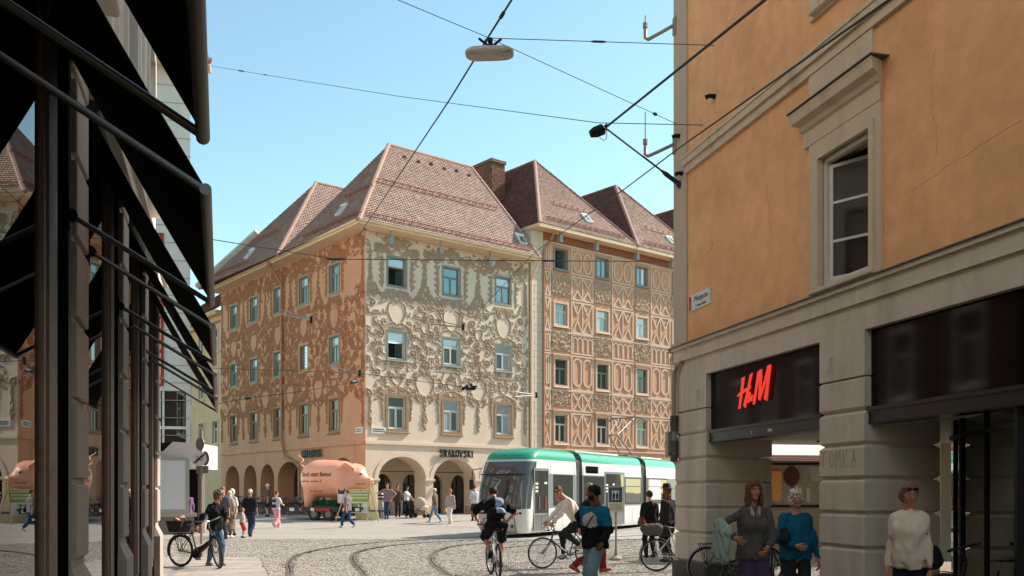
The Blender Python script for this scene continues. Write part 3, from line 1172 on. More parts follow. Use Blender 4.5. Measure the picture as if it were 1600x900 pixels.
# ---- side in shade
xB0 = -LB
archB = [(-20.9, -18.26, 2.45, 1.15), (-17.45, -15.2, 2.45, 1.12), (-14.54, -12.3, 2.45, 1.12), (-11.73, -8.3, 2.45, 1.2), (-6.9, -4.9, 2.45, 1.1), (-4.2, -1.2, 2.45, 1.25)]
wb = MB()
holes = [(ax - .6, ax + .6, c, d) for ax in axB for (c, d) in rowsz]
wall_holes(wb, xB0, 0, 4.42, 16.35, holes, 0, .3, 0, FB)
arcade(wb, xB0, -1.18, BASE - .1, 4.42, archB, 0, 1.15, 0, FB)
wall_holes(wb, -1.18, 0, BASE - .1, 4.42, [], 0, .3, 0, FB)
wb.build('side_wall', M_orangeB, house)
H, X, Z = stucco(axB, xB0 + .02, -.02, 23)
stucco_mesh('stucco_relief', H, X, Z, FB, M_stuccoB, house)
M_louvre = mat('window_shutter', lin(120, 104, 86), 0.6, var=0.1)
for r_, (c, d) in enumerate(rowsz):
    for i, ax in enumerate(axB):
        if r_ == 1 and i == 1:                     # closed louvred shutters
            mb = MB()
            mb.ring([(ax - .6, c), (ax + .6, c), (ax + .6, d), (ax - .6, d)], [(ax - .52, c + .08), (ax + .52, c + .08), (ax + .52, d - .08), (ax - .52, d - .08)], .0, .06, 0, FB)
            mb.box(ax - .03, ax + .03, .0, .06, c + .08, d - .08, 0, FB)
            w_ = mb.build('window_shutter', M_louvre, house)
            for k in range(15):
                z = c + .13 + k * .094
                s_ = MB()
                s_.box(ax - .52, ax + .52, .015, .022, z - .03, z + .03, 0, FB @ T(0, .02, z) @ RX(R(-35)) @ T(0, -.02, -z))
                s_.build('slat', M_louvre, w_)
            continue
        window(house, FB, ax - .6, ax + .6, c, d, (M_brown if r_ == 2 else M_teal, M_teal if r_ < 2 else M_brown, M_glass_dark if r_ == 2 else M_glass_sky, M_dark), trim=.12, proud=.04, bars=.07, sill=(r_ == 2))
b = MB()
b.box(xB0, 0, -.09, .02, 4.40, 4.54, 0, FB)
b.build('string_course', M_orangeB, house)
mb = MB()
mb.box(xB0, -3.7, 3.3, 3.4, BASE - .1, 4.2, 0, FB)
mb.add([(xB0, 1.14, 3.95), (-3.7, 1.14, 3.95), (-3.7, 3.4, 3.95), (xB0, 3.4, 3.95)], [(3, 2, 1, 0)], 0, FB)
mb.build('arcade_back_wall', mat('arcade_painted_shade', lin(58, 48, 40), 0.9), house)  # colour darkened to stand for the deep shade of the arcade
for (a, b_, s_, r_) in archB[:4]:
    g = MB()
    g.box(a - .1, b_ + .1, 3.22, 3.28, BASE, 3.1, 0, FB)
    g.box((a + b_) / 2 - .05, (a + b_) / 2 + .05, 3.18, 3.22, BASE, 2.9, 0, FB)
    g.build('shop_window', M_shopglass, house)

# ---- eaves
EZ = 16.38
mb = MB()
mb.add([(-.95, -.95, EZ), (LA + .05, -.95, EZ), (LA + .05, 0.3, EZ), (.2, 0.3, EZ)], [(0, 3, 2, 1)], 0, FA)
mb.add([(xB0, -.95, EZ), (.93, -.95, EZ), (-.2, 0.3, EZ), (xB0, 0.3, EZ)], [(0, 3, 2, 1)], 0, FB)
mb.box(-.97, LA + .05, -1.0, -.93, EZ - .02, EZ + .14, 0, FA)
mb.box(xB0, .955, -1.0, -.93, EZ - .02, EZ + .14, 0, FB)
mb.build('eave_soffit', M_gutter, house)
mb = MB()
n = 7
for (Fm, a, b_) in ((FA, -1.0, LA + .08), (FB, xB0, .98)):
    vs = []
    for x in (a, b_):
        vs += [(x, -1.06 + .085 * math.cos(math.pi + math.pi * k / n), EZ + .17 + .10 * math.sin(math.pi + math.pi * k / n) + .02) for k in range(n + 1)]
    mb.add(vs, [(k, k + 1, n + 2 + k, n + 1 + k) for k in range(n)], 0, Fm)
mb.build('gutter', M_gutter, house, smooth=40)

# ---- roofs
ROOFZ = EZ + .14


def A3(t, y, z): return FA @ Vector((t, y, z))


APZ = 23.25
front = [A3(-1.02, -1.02, ROOFZ), A3(LA + .1, -1.02, ROOFZ), A3(10.6, 4.13, APZ), A3(4.13, 4.13, APZ)]
_, frf = tile_plane(front, M_tile, house)
side1 = [A3(-1.02, 8.83, ROOFZ), A3(-1.02, -1.02, ROOFZ), A3(4.13, 4.13, APZ)]
_, frs1 = tile_plane(side1, M_tile, house)
mid2 = [A3(-1.02, 8.83, ROOFZ), A3(11.5, 8.83, ROOFZ), A3(11.5, 13.5, APZ), A3(4.13, 13.5, APZ)]
tile_plane(mid2, M_tile, house)
side2 = [A3(-1.02, 21.8, ROOFZ), A3(-1.02, 8.83, ROOFZ), A3(4.13, 13.5, APZ)]
_, frs2 = tile_plane(side2, M_tile, house)
hipr = [A3(LA + .1, -1.02, ROOFZ), A3(LA + .3, 8.83, ROOFZ), A3(10.6, 4.13, APZ)]
tile_plane(hipr, M_tile_dark, house)
mb = MB()
mb.add([A3(4.13, 4.13, APZ), A3(10.6, 4.13, APZ), A3(LA + .3, 8.83, ROOFZ), A3(-1.02, 8.83, ROOFZ)], [(3, 2, 1, 0)])
mb.add([A3(4.13, 13.5, APZ), A3(11.5, 13.5, APZ), A3(11.5, 21.8, ROOFZ), A3(-1.02, 21.8, ROOFZ)], [(3, 2, 1, 0)])
mb.build('roof_back_slope', M_tile_dark, house)
for (p, q_) in ((front[0], front[3]), (front[3], front[2]), (front[2], front[1]), (side2[1], side2[2]), (side2[2], mid2[2])):
    ridge_line(p, q_, house)
# white parapet coping at the far end of the side roof
p, q_ = side2[0], side2[0].lerp(side2[2], .52)
mb = MB()
mb.tube([p + Vector((0, 0, .15)), q_ + Vector((0, 0, .2))], .32, 4)
mb.build('parapet_coping', mat('parapet_render', lin(205, 196, 186), 0.8, var=0.15, stain=0.4), house)
snow_guard(frf, .8, 12.6, .55, house)
snow_guard(frf, 2.7, 11.5, 4.1, house)
snow_guard(frs1, 3.0, 9.6, .6, house)
snow_guard(frs1, 5.3, 7.6, 3.2, house) if False else snow_guard(frs1, 5.0, 8.0, 3.4, house)
snow_guard(frs2, .8, 8.0, .55, house)
snow_guard(frs2, 5.2, 9.0, 3.2, house)
roof_light(frf, 12.0, 1.0, house)
roof_light(frs1, 5.6, 1.6, house)
roof_light(frs2, 6.4, 1.3, house)
for k in range(6):                 # little vent tiles near the ridge
    P0, ex, ey, nrm = frf
    c = P0 + ex * (5.9 + k * 1.0) + ey * (7.5 - (k % 2) * .1)
    mb = MB()
    mb.tube([c + nrm * .03, c + nrm * .12 - ey * .12], [.13, .09], 6)
    mb.build('vent_tile', M_tile_dark, house)
# downpipe on the shaded side, with its hopper
mb = MB()
mb.tube([(-10.8, -1.0, 16.35), (-10.8, -.75, 16.0), (-10.8, -.16, 15.2), (-10.8, -.16, 5.0), (-10.2, -.2, 4.0), (-8.0 + -.1, -.2, 3.4), (-8.1, -.2, .3)], .085, 8, 0, FB)
mb.tube([(-10.8, -1.02, 16.25), (-10.8, -1.02, 16.7)], [.16, .26], 10, 0, FB)
for z in (14, 11.5, 9, 6.5): mb.tube([(-10.8, -.16, z), (-10.8, -.16, z + .08)], .11, 8, 0, FB)
mb.build('downpipe', M_pipe, house, smooth=50)
mb = MB()
mb.tube([(LA + .12, -1.0, 16.5), (LA + .12, -.6, 16.0), (LA + .12, -.12, 15.2), (LA + .12, -.12, 4.6)], .07, 8, 0, FA)
mb.build('downpipe', M_gutter, house, smooth=50)
for t in (1.2, 4.6, 8.3):          # spotlights hanging under the eave
    mb = MB()
    mb.box(t - .03, t + .03, -.78, -.72, 15.95, EZ, 0, FA)
    mb.box(t - .13, t + .13, -.88, -.58, 15.62, 15.98, 0, FA)
    mb.tube([(t, -.73, 15.62), (t, -.73, 15.55)], .10, 10, 0, FA)
    mb.build('eave_spotlight', mat('spotlight_grey', lin(140, 140, 138), 0.5, var=0.0), house)

# ---- signs on the corner house (things of their own)
mb = MB()
stroke_text(mb, 'SWAROVSKI', 0, 0, .40, .25, .045, .075, .035, -.03, .03)
sg_me = mb.mesh('sign_letters', M_sign_black)
o = ob('shop_sign', sg_me, None, FA @ T(4.98, -.13, 3.80))
tag(o, 'black shop lettering standing off the sunlit cream front above the arch', 'sign')
mb2 = MB()
stroke_text(mb2, 'SWAROVSKI', 0, 0, .42, .27, .05, .085, .045, -.03, .03)
o = ob('shop_sign', mb2.mesh('sign_letters', M_sign_black), None, FB @ T(-7.9, -.13, 3.85))
tag(o, 'black shop lettering on the shaded orange side wall above the pig', 'sign')
M_plate = mat('street_plate', lin(214, 212, 205), 0.4, var=0.05)
M_platetxt = mat('street_plate_text', lin(70, 80, 90), 0.5, var=0.0)
for (Fm, x, z, w, lab) in ((FA, .35, 5.0, .98, 'white street name plate on the cream front beside the house corner'), (FB, -1.05, 5.0, .8, 'small pale street name plate on the orange side beside the house corner')):
    mb = MB()
    mb.bbox(0, w, -.06, .02, 0, .36, .01)
    o = mb.build('street_plate', M_plate, None, Fm @ T(x, -.0, z))
    tag(o, lab, 'street sign')
    me = MB()
    for k in range(2):
        xx = .1
        while xx < w - .15:
            ww = rng.uniform(.03, .07)
            me.box(xx, xx + ww, -.064, -.059, .20 - k * .11, .27 - k * .11)
            xx += ww + .02
    me.build('lettering', M_platetxt, o, Fm @ T(x, 0, z))


# ================================================================ THE NEIGHBOUR WITH GEOMETRIC PLASTERWORK
nb = thing('plaster_house', 'tall orange house with pale geometric plaster bands behind the tram', 'building', FA @ T(LA, 0, BASE))
M_salmon = mat('salmon_render', (0.62, 0.31, 0.175), 0.85, var=0.16, vscale=2.5, bump=0.004, bscale=30, stain=0.25, stain_col=(0.62, 0.42, 0.30), sscale=1.1)
M_band = mat('pale_plaster_band', (0.66, 0.475, 0.36), 0.8, var=0.08, vscale=2)
M_ashlar = mat('ashlar_render', (0.62, 0.53, 0.42), 0.85, var=0.1, vscale=2)
M_rough = mat('rough_plaster', (0.50, 0.32, 0.21), 0.9, var=0.2, vscale=6)
NX0, NX1 = 13.28, 34.0
axN = [14.87, 18.75, 22.72, 26.65, 30.5]
rowN = [(16.42, 17.72), (12.72, 14.12), (8.75, 10.45), (4.98, 6.80)]
mb = MB()
holes = [(ax - .55, ax + .55, c, d) for ax in axN for (c, d) in rowN]
wall_holes(mb, NX0, NX1, 4.5, 18.65, holes, .0, .3, 0, FA)
wall_holes(mb, LA + .002, NX1, BASE - .1, 4.5, [(13.6 + 3.9 * k, 16.6 + 3.9 * k, BASE, 3.6) for k in range(5)], .02, .4, 0, FA)
mb.build('front_wall', M_salmon, nb)
mb = MB()
mb.box(LA + .2, NX1, .42, .5, BASE, 3.7, 0, FA)
mb.build('shop_window', M_shopglass, nb)
# ashlar strip at the party wall, blocks with open joints
blk = MB()
z = 4.5
k = 0
while z < 17.3:
    h_ = .42
    if k % 2:
        cuts = [LA + .17, LA + .75, NX0 - .01]
    else:
        cuts = [LA + .17, LA + .45, NX0 - .01]
    for a, b_ in zip(cuts[:-1], cuts[1:]):
        q_ = MB()
        q_.bbox(a + .008, b_ - .008, -.055, .1, z + .008, z + h_ - .008, .012, 0, FA)
        q_.build('ashlar_block', M_ashlar, nb)
    z += h_
    k += 1
mb = MB()
mb.box(LA + .16, NX0, -.03, .2, 4.5, 18.6, 0, FA)
mb.box(LA + .14, LA + .2, -.03, 8, 16.3, 18.7, 0, FA)
mb.build('party_wall', M_ashlar, nb)
for r_, (c, d) in enumerate(rowN):
    for i, ax in enumerate(axN):
        window(nb, FA, ax - .55, ax + .55, c, d, (M_band if r_ else M_teal, M_wframe if r_ in (1, 3) else M_teal, M_glass_sky if r_ < 2 else M_glass_dark, M_dark), trim=.13 if r_ else .09, proud=.06,
               opened=1 if (i == 0 and r_ in (0,)) else 0, transom=.34 if r_ else 0, bars=.06)
        if r_ in (2, 3):           # little hood over the window
            h_ = MB()
            h_.box(ax - .85, ax + .85, -.22, .0, d + .24, d + .34, 0, FA)
            h_.box(ax - .78, ax + .78, -.14, .0, d + .13, d + .24, 0, FA)
            h_.build('window_hood', M_band, nb)


def bar(mb, p, q_, w, y=-.055):
    p, q_ = Vector(p), Vector(q_)
    d = (q_ - p).normalized()
    n_ = Vector((-d.y, d.x)) * w / 2
    e = d * w * .25
    mb.ext([((p - n_ - e).x, (p - n_ - e).y), ((q_ - n_ + e).x, (q_ - n_ + e).y), ((q_ + n_ + e).x, (q_ + n_ + e).y), ((p + n_ - e).x, (p + n_ - e).y)], y, .01, 0, FA)


def oval(mb, cx, cz, rx, rz, w, n=22, a0=0, a1=2 * math.pi, y=-.058):
    full = abs(a1 - a0 - 2 * math.pi) < 1e-6
    m_ = n if full else n + 1
    o_ = [(cx + (rx + w / 2) * math.cos(a0 + (a1 - a0) * k / n), cz + (rz + w / 2) * math.sin(a0 + (a1 - a0) * k / n)) for k in range(m_)]
    i_ = [(cx + (rx - w / 2) * math.cos(a0 + (a1 - a0) * k / n), cz + (rz - w / 2) * math.sin(a0 + (a1 - a0) * k / n)) for k in range(m_)]
    if full: mb.ring(o_, i_, y, .01, 0, FA)
    else:
        for k in range(n):
            mb.ext([i_[k], o_[k], o_[k + 1], i_[k + 1]], y, .01, 0, FA)


def panel(x0, x1, z0, z1, kind):
    mb = MB()
    w = .10
    cx, W_, h_ = (x0 + x1) / 2, x1 - x0, z1 - z0
    y = -.05
    mb.ring([(x0, z0), (x1, z0), (x1, z1), (x0, z1)], [(x0 + w, z0 + w), (x1 - w, z0 + w), (x1 - w, z1 - w), (x0 + w, z1 - w)], y, .01, 0, FA)
    half = W_ < 1.2
    cols = [(x0 + w, x1 - w)] if half else [(x0 + w, cx), (cx, x1 - w)]
    if kind == 'oval':
        for a, b_ in cols: oval(mb, (a + b_) / 2, (z0 + z1) / 2, (b_ - a) / 2 - .1, h_ / 2 - .22, .11)
    elif kind in ('M', 'W', 'MW'):
        if not half: bar(mb, (cx, z0 + w), (cx, z1 - w), .08)
        for a, b_ in cols:
            m_ = (a + b_) / 2
            q4 = h_ * .36
            if 'M' in kind:
                bar(mb, (a + .05, z1 - w), (m_, z1 - w - q4), .10, -.06)
                bar(mb, (m_, z1 - w - q4), (b_ - .05, z1 - w), .10, -.06)
            if 'W' in kind:
                bar(mb, (a + .05, z0 + w), (m_, z0 + w + q4), .10, -.06)
                bar(mb, (m_, z0 + w + q4), (b_ - .05, z0 + w), .10, -.06)
            if kind == 'M':
                bar(mb, (a + .05, z1 - w - q4), (m_, z1 - w - 2 * q4), .10, -.062)
                bar(mb, (m_, z1 - w - 2 * q4), (b_ - .05, z1 - w - q4), .10, -.062)
    elif kind == 'arch':
        for a, b_ in cols:
            m_, r_ = (a + b_) / 2, (b_ - a) / 2 - .12
            for sx in (-1, 1): bar(mb, (m_ + sx * r_, z0 + .35 + r_), (m_ + sx * r_, z1 - w - .12 - r_), .11, -.06)
            oval(mb, m_, z1 - w - .12 - r_, r_, r_, .11, 12, 0, math.pi, -.062)
            oval(mb, m_, z0 + .35 + r_, r_, r_, .11, 12, math.pi, 2 * math.pi, -.062)
    elif kind == 'loop':
        for a, b_ in cols:
            m_, r_ = (a + b_) / 2, (b_ - a) / 4 - .03
            for s_ in (-1, 1):
                c_ = m_ + s_ * (r_ + .02)
                oval(mb, c_, z1 - w - .1 - r_, r_, r_, .07, 10, 0, math.pi, -.062)
                for sx in (-1, 1): bar(mb, (c_ + sx * r_, z0 + w + .1), (c_ + sx * r_, z1 - w - .1 - r_), .07, -.06)
    mb.build('plaster_panel', M_band, nb)


def rough(x0, x1, z0, z1):
    res = .07
    X, Z = np.arange(x0, x1 + .01, res), np.arange(z0, z1 + .01, res)
    Hh = nrs.rand(len(Z), len(X)) ** 2 * .13 + .01
    XX, ZZ = np.meshgrid(X, Z)
    V = np.stack([(XX + nrs.uniform(-.02, .02, XX.shape)).ravel(), -Hh.ravel(), ZZ.ravel()], 1)
    nx_ = len(X)
    idx = np.arange(len(Z) * nx_).reshape(len(Z), nx_)
    q = np.stack([idx[:-1, :-1], idx[:-1, 1:], idx[1:, 1:], idx[1:, :-1]], -1).reshape(-1, 4)
    ob('rough_panel', np_mesh('rough_panel', V, q, M_rough), nb, FA)


cols = [(13.32, 13.95)] + [((axN[i] + .9), (axN[i + 1] - .9)) for i in range(4)]
for (a, b_) in cols:
    if a > 30: continue
    panel(a, b_, 16.2, 17.95, 'oval')
    panel(a, b_, 14.5, 16.12, 'MW' if b_ - a < 1.2 else 'MW')
    panel(a, b_, 12.3, 14.42, 'MW')
    panel(a, b_, 10.9, 12.22, 'loop')
    panel(a, b_, 8.45, 10.82, 'arch')
    panel(a, b_, 7.05, 8.37, 'MW')
    panel(a, b_, 4.75, 6.97, 'MW')
for ax in axN:
    for (z0, z1) in ((14.62, 16.1), (11.0, 12.4), (7.35, 8.4)): rough(ax - .85, ax + .85, z0, z1)
mb = MB()
for z in (4.52, 8.42, 12.26, 18.02): mb.box(NX0 + .01, NX1, -.075, .01, z - .05, z + .05, 0, FA)
mb.build('string_course', M_band, nb)
mb = MB()
mb.box(NX0, NX1, -.03, .01, 18.1, 18.6, 0, FA)
mb.build('frieze', mat('frieze_render', lin(150, 92, 66), 0.85, var=0.25, vscale=5), nb)
mb = MB()
mb.add([(LA + .15, -.9, 18.62), (NX1, -.9, 18.62), (NX1, .3, 18.62), (LA + .15, .3, 18.62)], [(3, 2, 1, 0)], 0, FA)
mb.box(LA + .15, NX1, -.97, -.9, 18.58, 18.80, 0, FA)
mb.box(LA + .08, LA + .15, -.97, 1.5, 18.58, 18.80, 0, FA)
mb.build('eave_soffit', M_gutter, nb)
for t in (14.2, 17.5, 21.5, 25.2):
    mb = MB()
    mb.box(t - .12, t + .12, -.8, -.5, 17.95, 18.35, 0, FA)
    mb.box(t - .03, t + .03, -.68, -.62, 18.3, 18.63, 0, FA)
    mb.build('eave_spotlight', MC['spotlight_grey'], nb)
mb = MB()
mb.tube([(13.55, -.9, 18.6), (13.5, -.5, 17.9), (13.25, -.12, 17.4), (13.25, -.12, 4.6)], .07, 8, 0, FA)
mb.build('downpipe', M_pipe, nb, smooth=50)
for (ax, a, b_, y) in ((17.0, LA + .1, 21.3, 5.05), (25.4, 21.3, 29.6, 5.16), (33.7, 29.6, 37.8, 5.2)):
    ze, za = 18.8, 25.35
    f_ = [A3(a, -.98, ze), A3(b_, -.98, ze), A3(ax, y, za)]
    _, fr = tile_plane(f_, M_tile, nb)
    l_ = [A3(a, 15, ze), A3(a, -.98, ze), A3(ax, y, za), A3(ax, 15, za)]
    tile_plane(l_, M_tile_dark, nb)
    mb = MB()
    mb.add([A3(b_, -.98, ze), A3(b_, 15, ze), A3(ax, 15, za), A3(ax, y, za)], [(0, 1, 2, 3)])
    mb.build('roof_back_slope', M_tile_dark, nb)
    ridge_line(f_[0], f_[2], nb)
    ridge_line(f_[1], f_[2], nb, m=M_tile_dark)
    ridge_line(f_[2], l_[3], nb, m=M_tile_dark)
    W_ = b_ - a
    snow_guard(fr, 1.0, W_ - 1.0, .6, nb)
    snow_guard(fr, 2.9, W_ - 2.9, 2.9, nb)
    roof_light(fr, W_ * .56, 1.55, nb)

ch = thing('chimney', 'big red brick chimney between the steep roofs', 'chimney', A3(14.4, 7.0, 20.0) and T(*A3(14.4, 7.0, 20.0)))
M_brick = mat('chimney_brick', lin(132, 88, 70), 0.85, var=0.2, vscale=4, rnd=0.3)
mb = MB()
MCh = FA @ T(14.4, 7.0, 0)
mb.box(-.58, .58, -.98, .98, 19.8, 24.9, 1, MCh)
z = 21.5
while z < 24.85:
    for (ax_, L_, n_) in ((0, 1.2, 5), (1, 2.0, 8)):
        for sgn in (-1, 1):
            for k in range(n_):
                u0 = -L_ / 2 + L_ * k / n_ + (.06 if int(z * 10) % 2 else 0)
                if u0 > L_ / 2 - .1: continue
                u1 = min(L_ / 2, u0 + L_ / n_ - .025)
                e = .02 + rng.uniform(0, .012)
                if ax_ == 0: mb.box(u0, u1, sgn * 1.0 - e, sgn * 1.0 + e, z, z + .115, 0, MCh)
                else: mb.box(sgn * .6 - e, sgn * .6 + e, u0, u1, z, z + .115, 0, MCh)
    z += .14
mb.box(-.68, .68, -1.1, 1.1, 24.9, 25.12, 0, MCh)
mb.build('brick_stack', [M_brick, mat('chimney_mortar', lin(120, 100, 88), 0.9)], ch, kind='stuff')
g = MB()
for k in range(26):
    p = Vector((rng.uniform(-.5, .6), rng.uniform(-.9, .9), 25.1))
    d = Vector((rng.uniform(-.25, .25), rng.uniform(-.25, .25), rng.uniform(.15, .5)))
    g.add([p, p + Vector((.03, 0, 0)), p + d], [(0, 1, 2)], 0, MCh)
g.build('grass_tuft', mat('dry_grass', lin(110, 110, 60), 0.9), ch)


# ================================================================ HOUSES FURTHER LEFT
M_yellow = mat('yellow_render', (0.66, 0.45, 0.26), 0.85, var=0.14, vscale=1, stain=0.4, stain_col=(0.3, 0.2, 0.1), streak=True)
yh = thing('yellow_house', 'narrow yellow house between the stucco house and the tall pale house', 'building', FB @ T(-LB - 4, 0, BASE))
FY = frame(tuple(FB @ Vector((-LB, 0.4, 0))), (0.6136, -0.7896))
mb = MB()
hl = [(-2.2 - 3 * k - .55, -2.2 - 3 * k + .55, z, z + 1.7) for k in range(4) for z in (5.4, 9.0, 12.4)]
wall_holes(mb, -14, -.02, .2, 15.0, hl, 0, .3, 0, FY)
mb.build('front_wall', M_yellow, yh)
for h_ in hl: window(yh, FY, *h_, (M_band, M_wframe, M_glass_dark, M_dark))
mb = MB()
mb.box(-14, 0, -.8, .2, 14.9, 15.2, 0, FY)
mb.box(-14, 0, -.35, .1, 14.55, 14.9, 0, FY)
mb.build('cornice', M_yellow, yh)
tile_plane([FY @ Vector((-14, -.9, 15.2)), FY @ Vector((0, -.9, 15.2)), FY @ Vector((0, 6, 20.2)), FY @ Vector((-14, 6, 20.2))], M_tile_dark, yh, .3, .3)
mb = MB()
mb.tube([FY @ Vector((-6, 4.2, 18.5)), FY @ Vector((-6, 4.2, 21.2))], .13, 8)
mb.tube([FY @ Vector((-6, 4.2, 21.2)), FY @ Vector((-6, 4.2, 21.4))], .2, 8)
mb.build('flue_pipe', M_pipe, yh)

# tall pale house at the far end of the left row: only its near end wall and its eave show
M_pale = mat('pale_render', lin(214, 208, 200), 0.85, var=0.06, vscale=0.6, stain=0.3, stain_col=(0.35, 0.32, 0.3), streak=True)
ph = thing('pale_house', 'tall pale house with a red stripe at the left beyond the awnings', 'building', T(-17, 44, 0.05))
FP = frame((-14.4, 42.4), (0.86, 0.2))
mb = MB()
wall_holes(mb, -14, 0, 0, 20.6, [(-14, -.15, .3, 6.2)], 0, .4, 0, FP)
mb.add([(0, 0, 0), (-2.8, 6.2, 0), (-2.8, 6.2, 20.6), (0, 0, 20.6)], [(0, 1, 2, 3)], 0, FP)
mb.build('end_wall', M_pale, ph)
mb = MB()
for k in range(26): mb.box(-14, .01, -.012, .02, .3 + k * .78, .33 + k * .78, 0, FP)
mb.build('wall_joints', mat('wall_joint', lin(150, 145, 138), 0.9, var=0), ph)
mb = MB()
mb.box(-1.72, -1.12, -.06, .01, 6.4, 13.2, 0, FP)
mb.build('red_stripe', mat('red_panel', lin(158, 44, 32), 0.6, var=0.08), ph)
mb = MB()
mb.box(-.02, .9, -.9, 0, 20.5, 20.62, 0, FP)
mb.add([(-14, -.9, 20.6), (.9, -.9, 20.6), (-2.2, 6.6, 20.6), (-3, 6.4, 20.6), (-.1, 0, 20.6), (-14, 0, 20.6)], [(5, 4, 3, 2, 1, 0)], 0, FP)
mb.build('eave_soffit', M_gutter, ph)
mb = MB()
mb.tube([(-14, -.95, 20.68), (.95, -.95, 20.68), (-2.2, 6.6, 20.68)], .13, 6, 0, FP)
mb.build('gutter', M_pipe, ph)
tile_plane([FP @ Vector((-14, -.9, 20.75)), FP @ Vector((.95, -.9, 20.75)), FP @ Vector((-1.8, 1.2, 23.5)), FP @ Vector((-14, 1.2, 23.5))], M_tile_dark, ph, .3, .3)
tile_plane([FP @ Vector((.95, -.9, 20.75)), FP @ Vector((-2.2, 6.6, 20.75)), FP @ Vector((-4, 5.5, 23.5)), FP @ Vector((-1.8, 1.2, 23.5))], M_tile_dark, ph, .3, .3)
mb = MB()
mb.box(-14, -.1, .25, .35, .3, 6.3, 0, FP)
mb.build('shop_window', M_shopglass, ph)
mb = MB()
for k in range(8): mb.box(-.2 - k * 1.0, -.12 - k * 1.0, .1, .24, .3, 6.2, 0, FP)
for z in (2.9, 4.5): mb.box(-14, -.1, .12, .24, z, z + .12, 0, FP)
mb.build('shop_frame', M_white, ph)
# ================================================================ THE OCHRE HOUSE ON THE RIGHT
E0 = (3.205, 18.6, 0)
FE = frame(E0, (0.238, -0.971))
M_ochre = mat('ochre_render', (0.86, 0.455, 0.22), 0.9, var=0.18, vscale=0.4, bump=0.016, bscale=3.2, stain=0.45, stain_col=(0.45, 0.17, 0.05), sscale=0.55)
M_stone = mat('beige_render', (0.63, 0.545, 0.45), 0.85, var=0.07, vscale=1.5, bump=0.003, bscale=60, stain=0.55, stain_col=(0.25, 0.2, 0.15), sscale=1.6, streak=True)
M_trimst = mat('window_stone', (0.64, 0.52, 0.38), 0.85, var=0.08, vscale=2, stain=0.6, stain_col=(0.25, 0.19, 0.12), sscale=2.2, streak=True)
M_plinth = mat('plinth_stone', (0.07, 0.055, 0.045), 0.7, var=0.2, vscale=4)
M_blackgloss = mat('black_glossy_panel', (0.006, 0.004, 0.004), 0.07, var=0.0, spec=0.13)
M_blackframe = mat('black_metal', (0.010, 0.010, 0.010), 0.6, var=0.0, spec=.2)
M_soffit = mat('passage_ceiling', (0.62, 0.56, 0.48), 0.8, var=0.05)
oh = thing('ochre_house', 'ochre rendered house on beige rusticated piers at the right', 'building', FE @ T(0, 0, 0))


def pblock(x0, x1, y0, y1, z0, z1, b, M, parent, name='rusticated_block', m=None):
    mb = MB()
    R4 = lambda e, z: [(x0 + e, y0 + e, z), (x1 - e, y0 + e, z), (x1 - e, y1 - e, z), (x0 + e, y1 - e, z)]
    vs = R4(b, z0) + R4(0, z0 + b) + R4(0, z1 - b) + R4(b, z1)
    fs = [(3, 2, 1, 0), (12, 13, 14, 15)]
    for k in range(3):
        for j in range(4):
            a, c = k * 4 + j, k * 4 + (j + 1) % 4
            fs.append((a, c, c + 4, a + 4))
    mb.add(vs, fs, 0, M)
    return mb.build(name, m or M_stone, parent)


joints = [0.30, 0.44 + .0, .90, 1.37, 1.84, 2.30, 2.76, 3.22]
joints = [0.34, .90, 1.37, 1.84, 2.30, 2.76, 3.22]
piersE = [(0.0, 1.38), (5.12, 6.20), (10.2, 11.4), (15.4, 16.6), (20.6, 21.8)]
for (a, b_) in piersE:
    for z0, z1 in zip(joints[:-1], joints[1:]):
        pblock(a, b_, 0, 1.33 if a == 0 else 1.16, z0 + .012, z1 - .012, .035, FE, oh)
    mb = MB()
    mb.box(a + .05, b_ - .05, .05, 1.1, .0, 3.3, 0, FE)
    mb.build('pier_core', M_stone, oh)
    mb = MB()
    mb.box(a - .04, b_ + .04, -.05, 1.36 if a == 0 else 1.19, -.05, .33, 0, FE)
    mb.build('pier_plinth', M_plinth, oh)
pblock(0, 1.33, 5.0, 6.3, .3, 3.2, .03, FE, oh)
# plain wall over the openings, with its mouldings
mb = MB()
holes = [(p[1], q_[0], 3.0, 3.82) for p, q_ in zip(piersE[:-1], piersE[1:])]
wall_holes(mb, 0, 21.8, 3.22, 4.2, [(h[0], h[1], 3.22, 3.82) for h in holes], 0, .35, 0, FE)
mb.add([(0, 0, 3.22), (0, 6.3, 3.22), (0, 6.3, 4.2), (0, 0, 4.2)], [(3, 2, 1, 0)], 0, FE)
mb.build('lintel_wall', M_stone, oh)
mb = MB()
for (y, z0, z1) in ((-.05, 4.18, 4.40), (-.10, 4.40, 4.46)):
    mb.box(y, 22, y, .02, z0, z1, 0, FE)
    mb.box(y, .02, y, 6.3, z0, z1 - .002, 0, FE)
mb.build('string_course', M_stone, oh)
mb = MB()
mb.box(-.12, 22, -.13, .03, 4.46, 4.475, 0, FE)
mb.build('lead_flashing', mat('lead_flashing', (0.10, 0.085, 0.075), 0.5, var=0.1), oh)
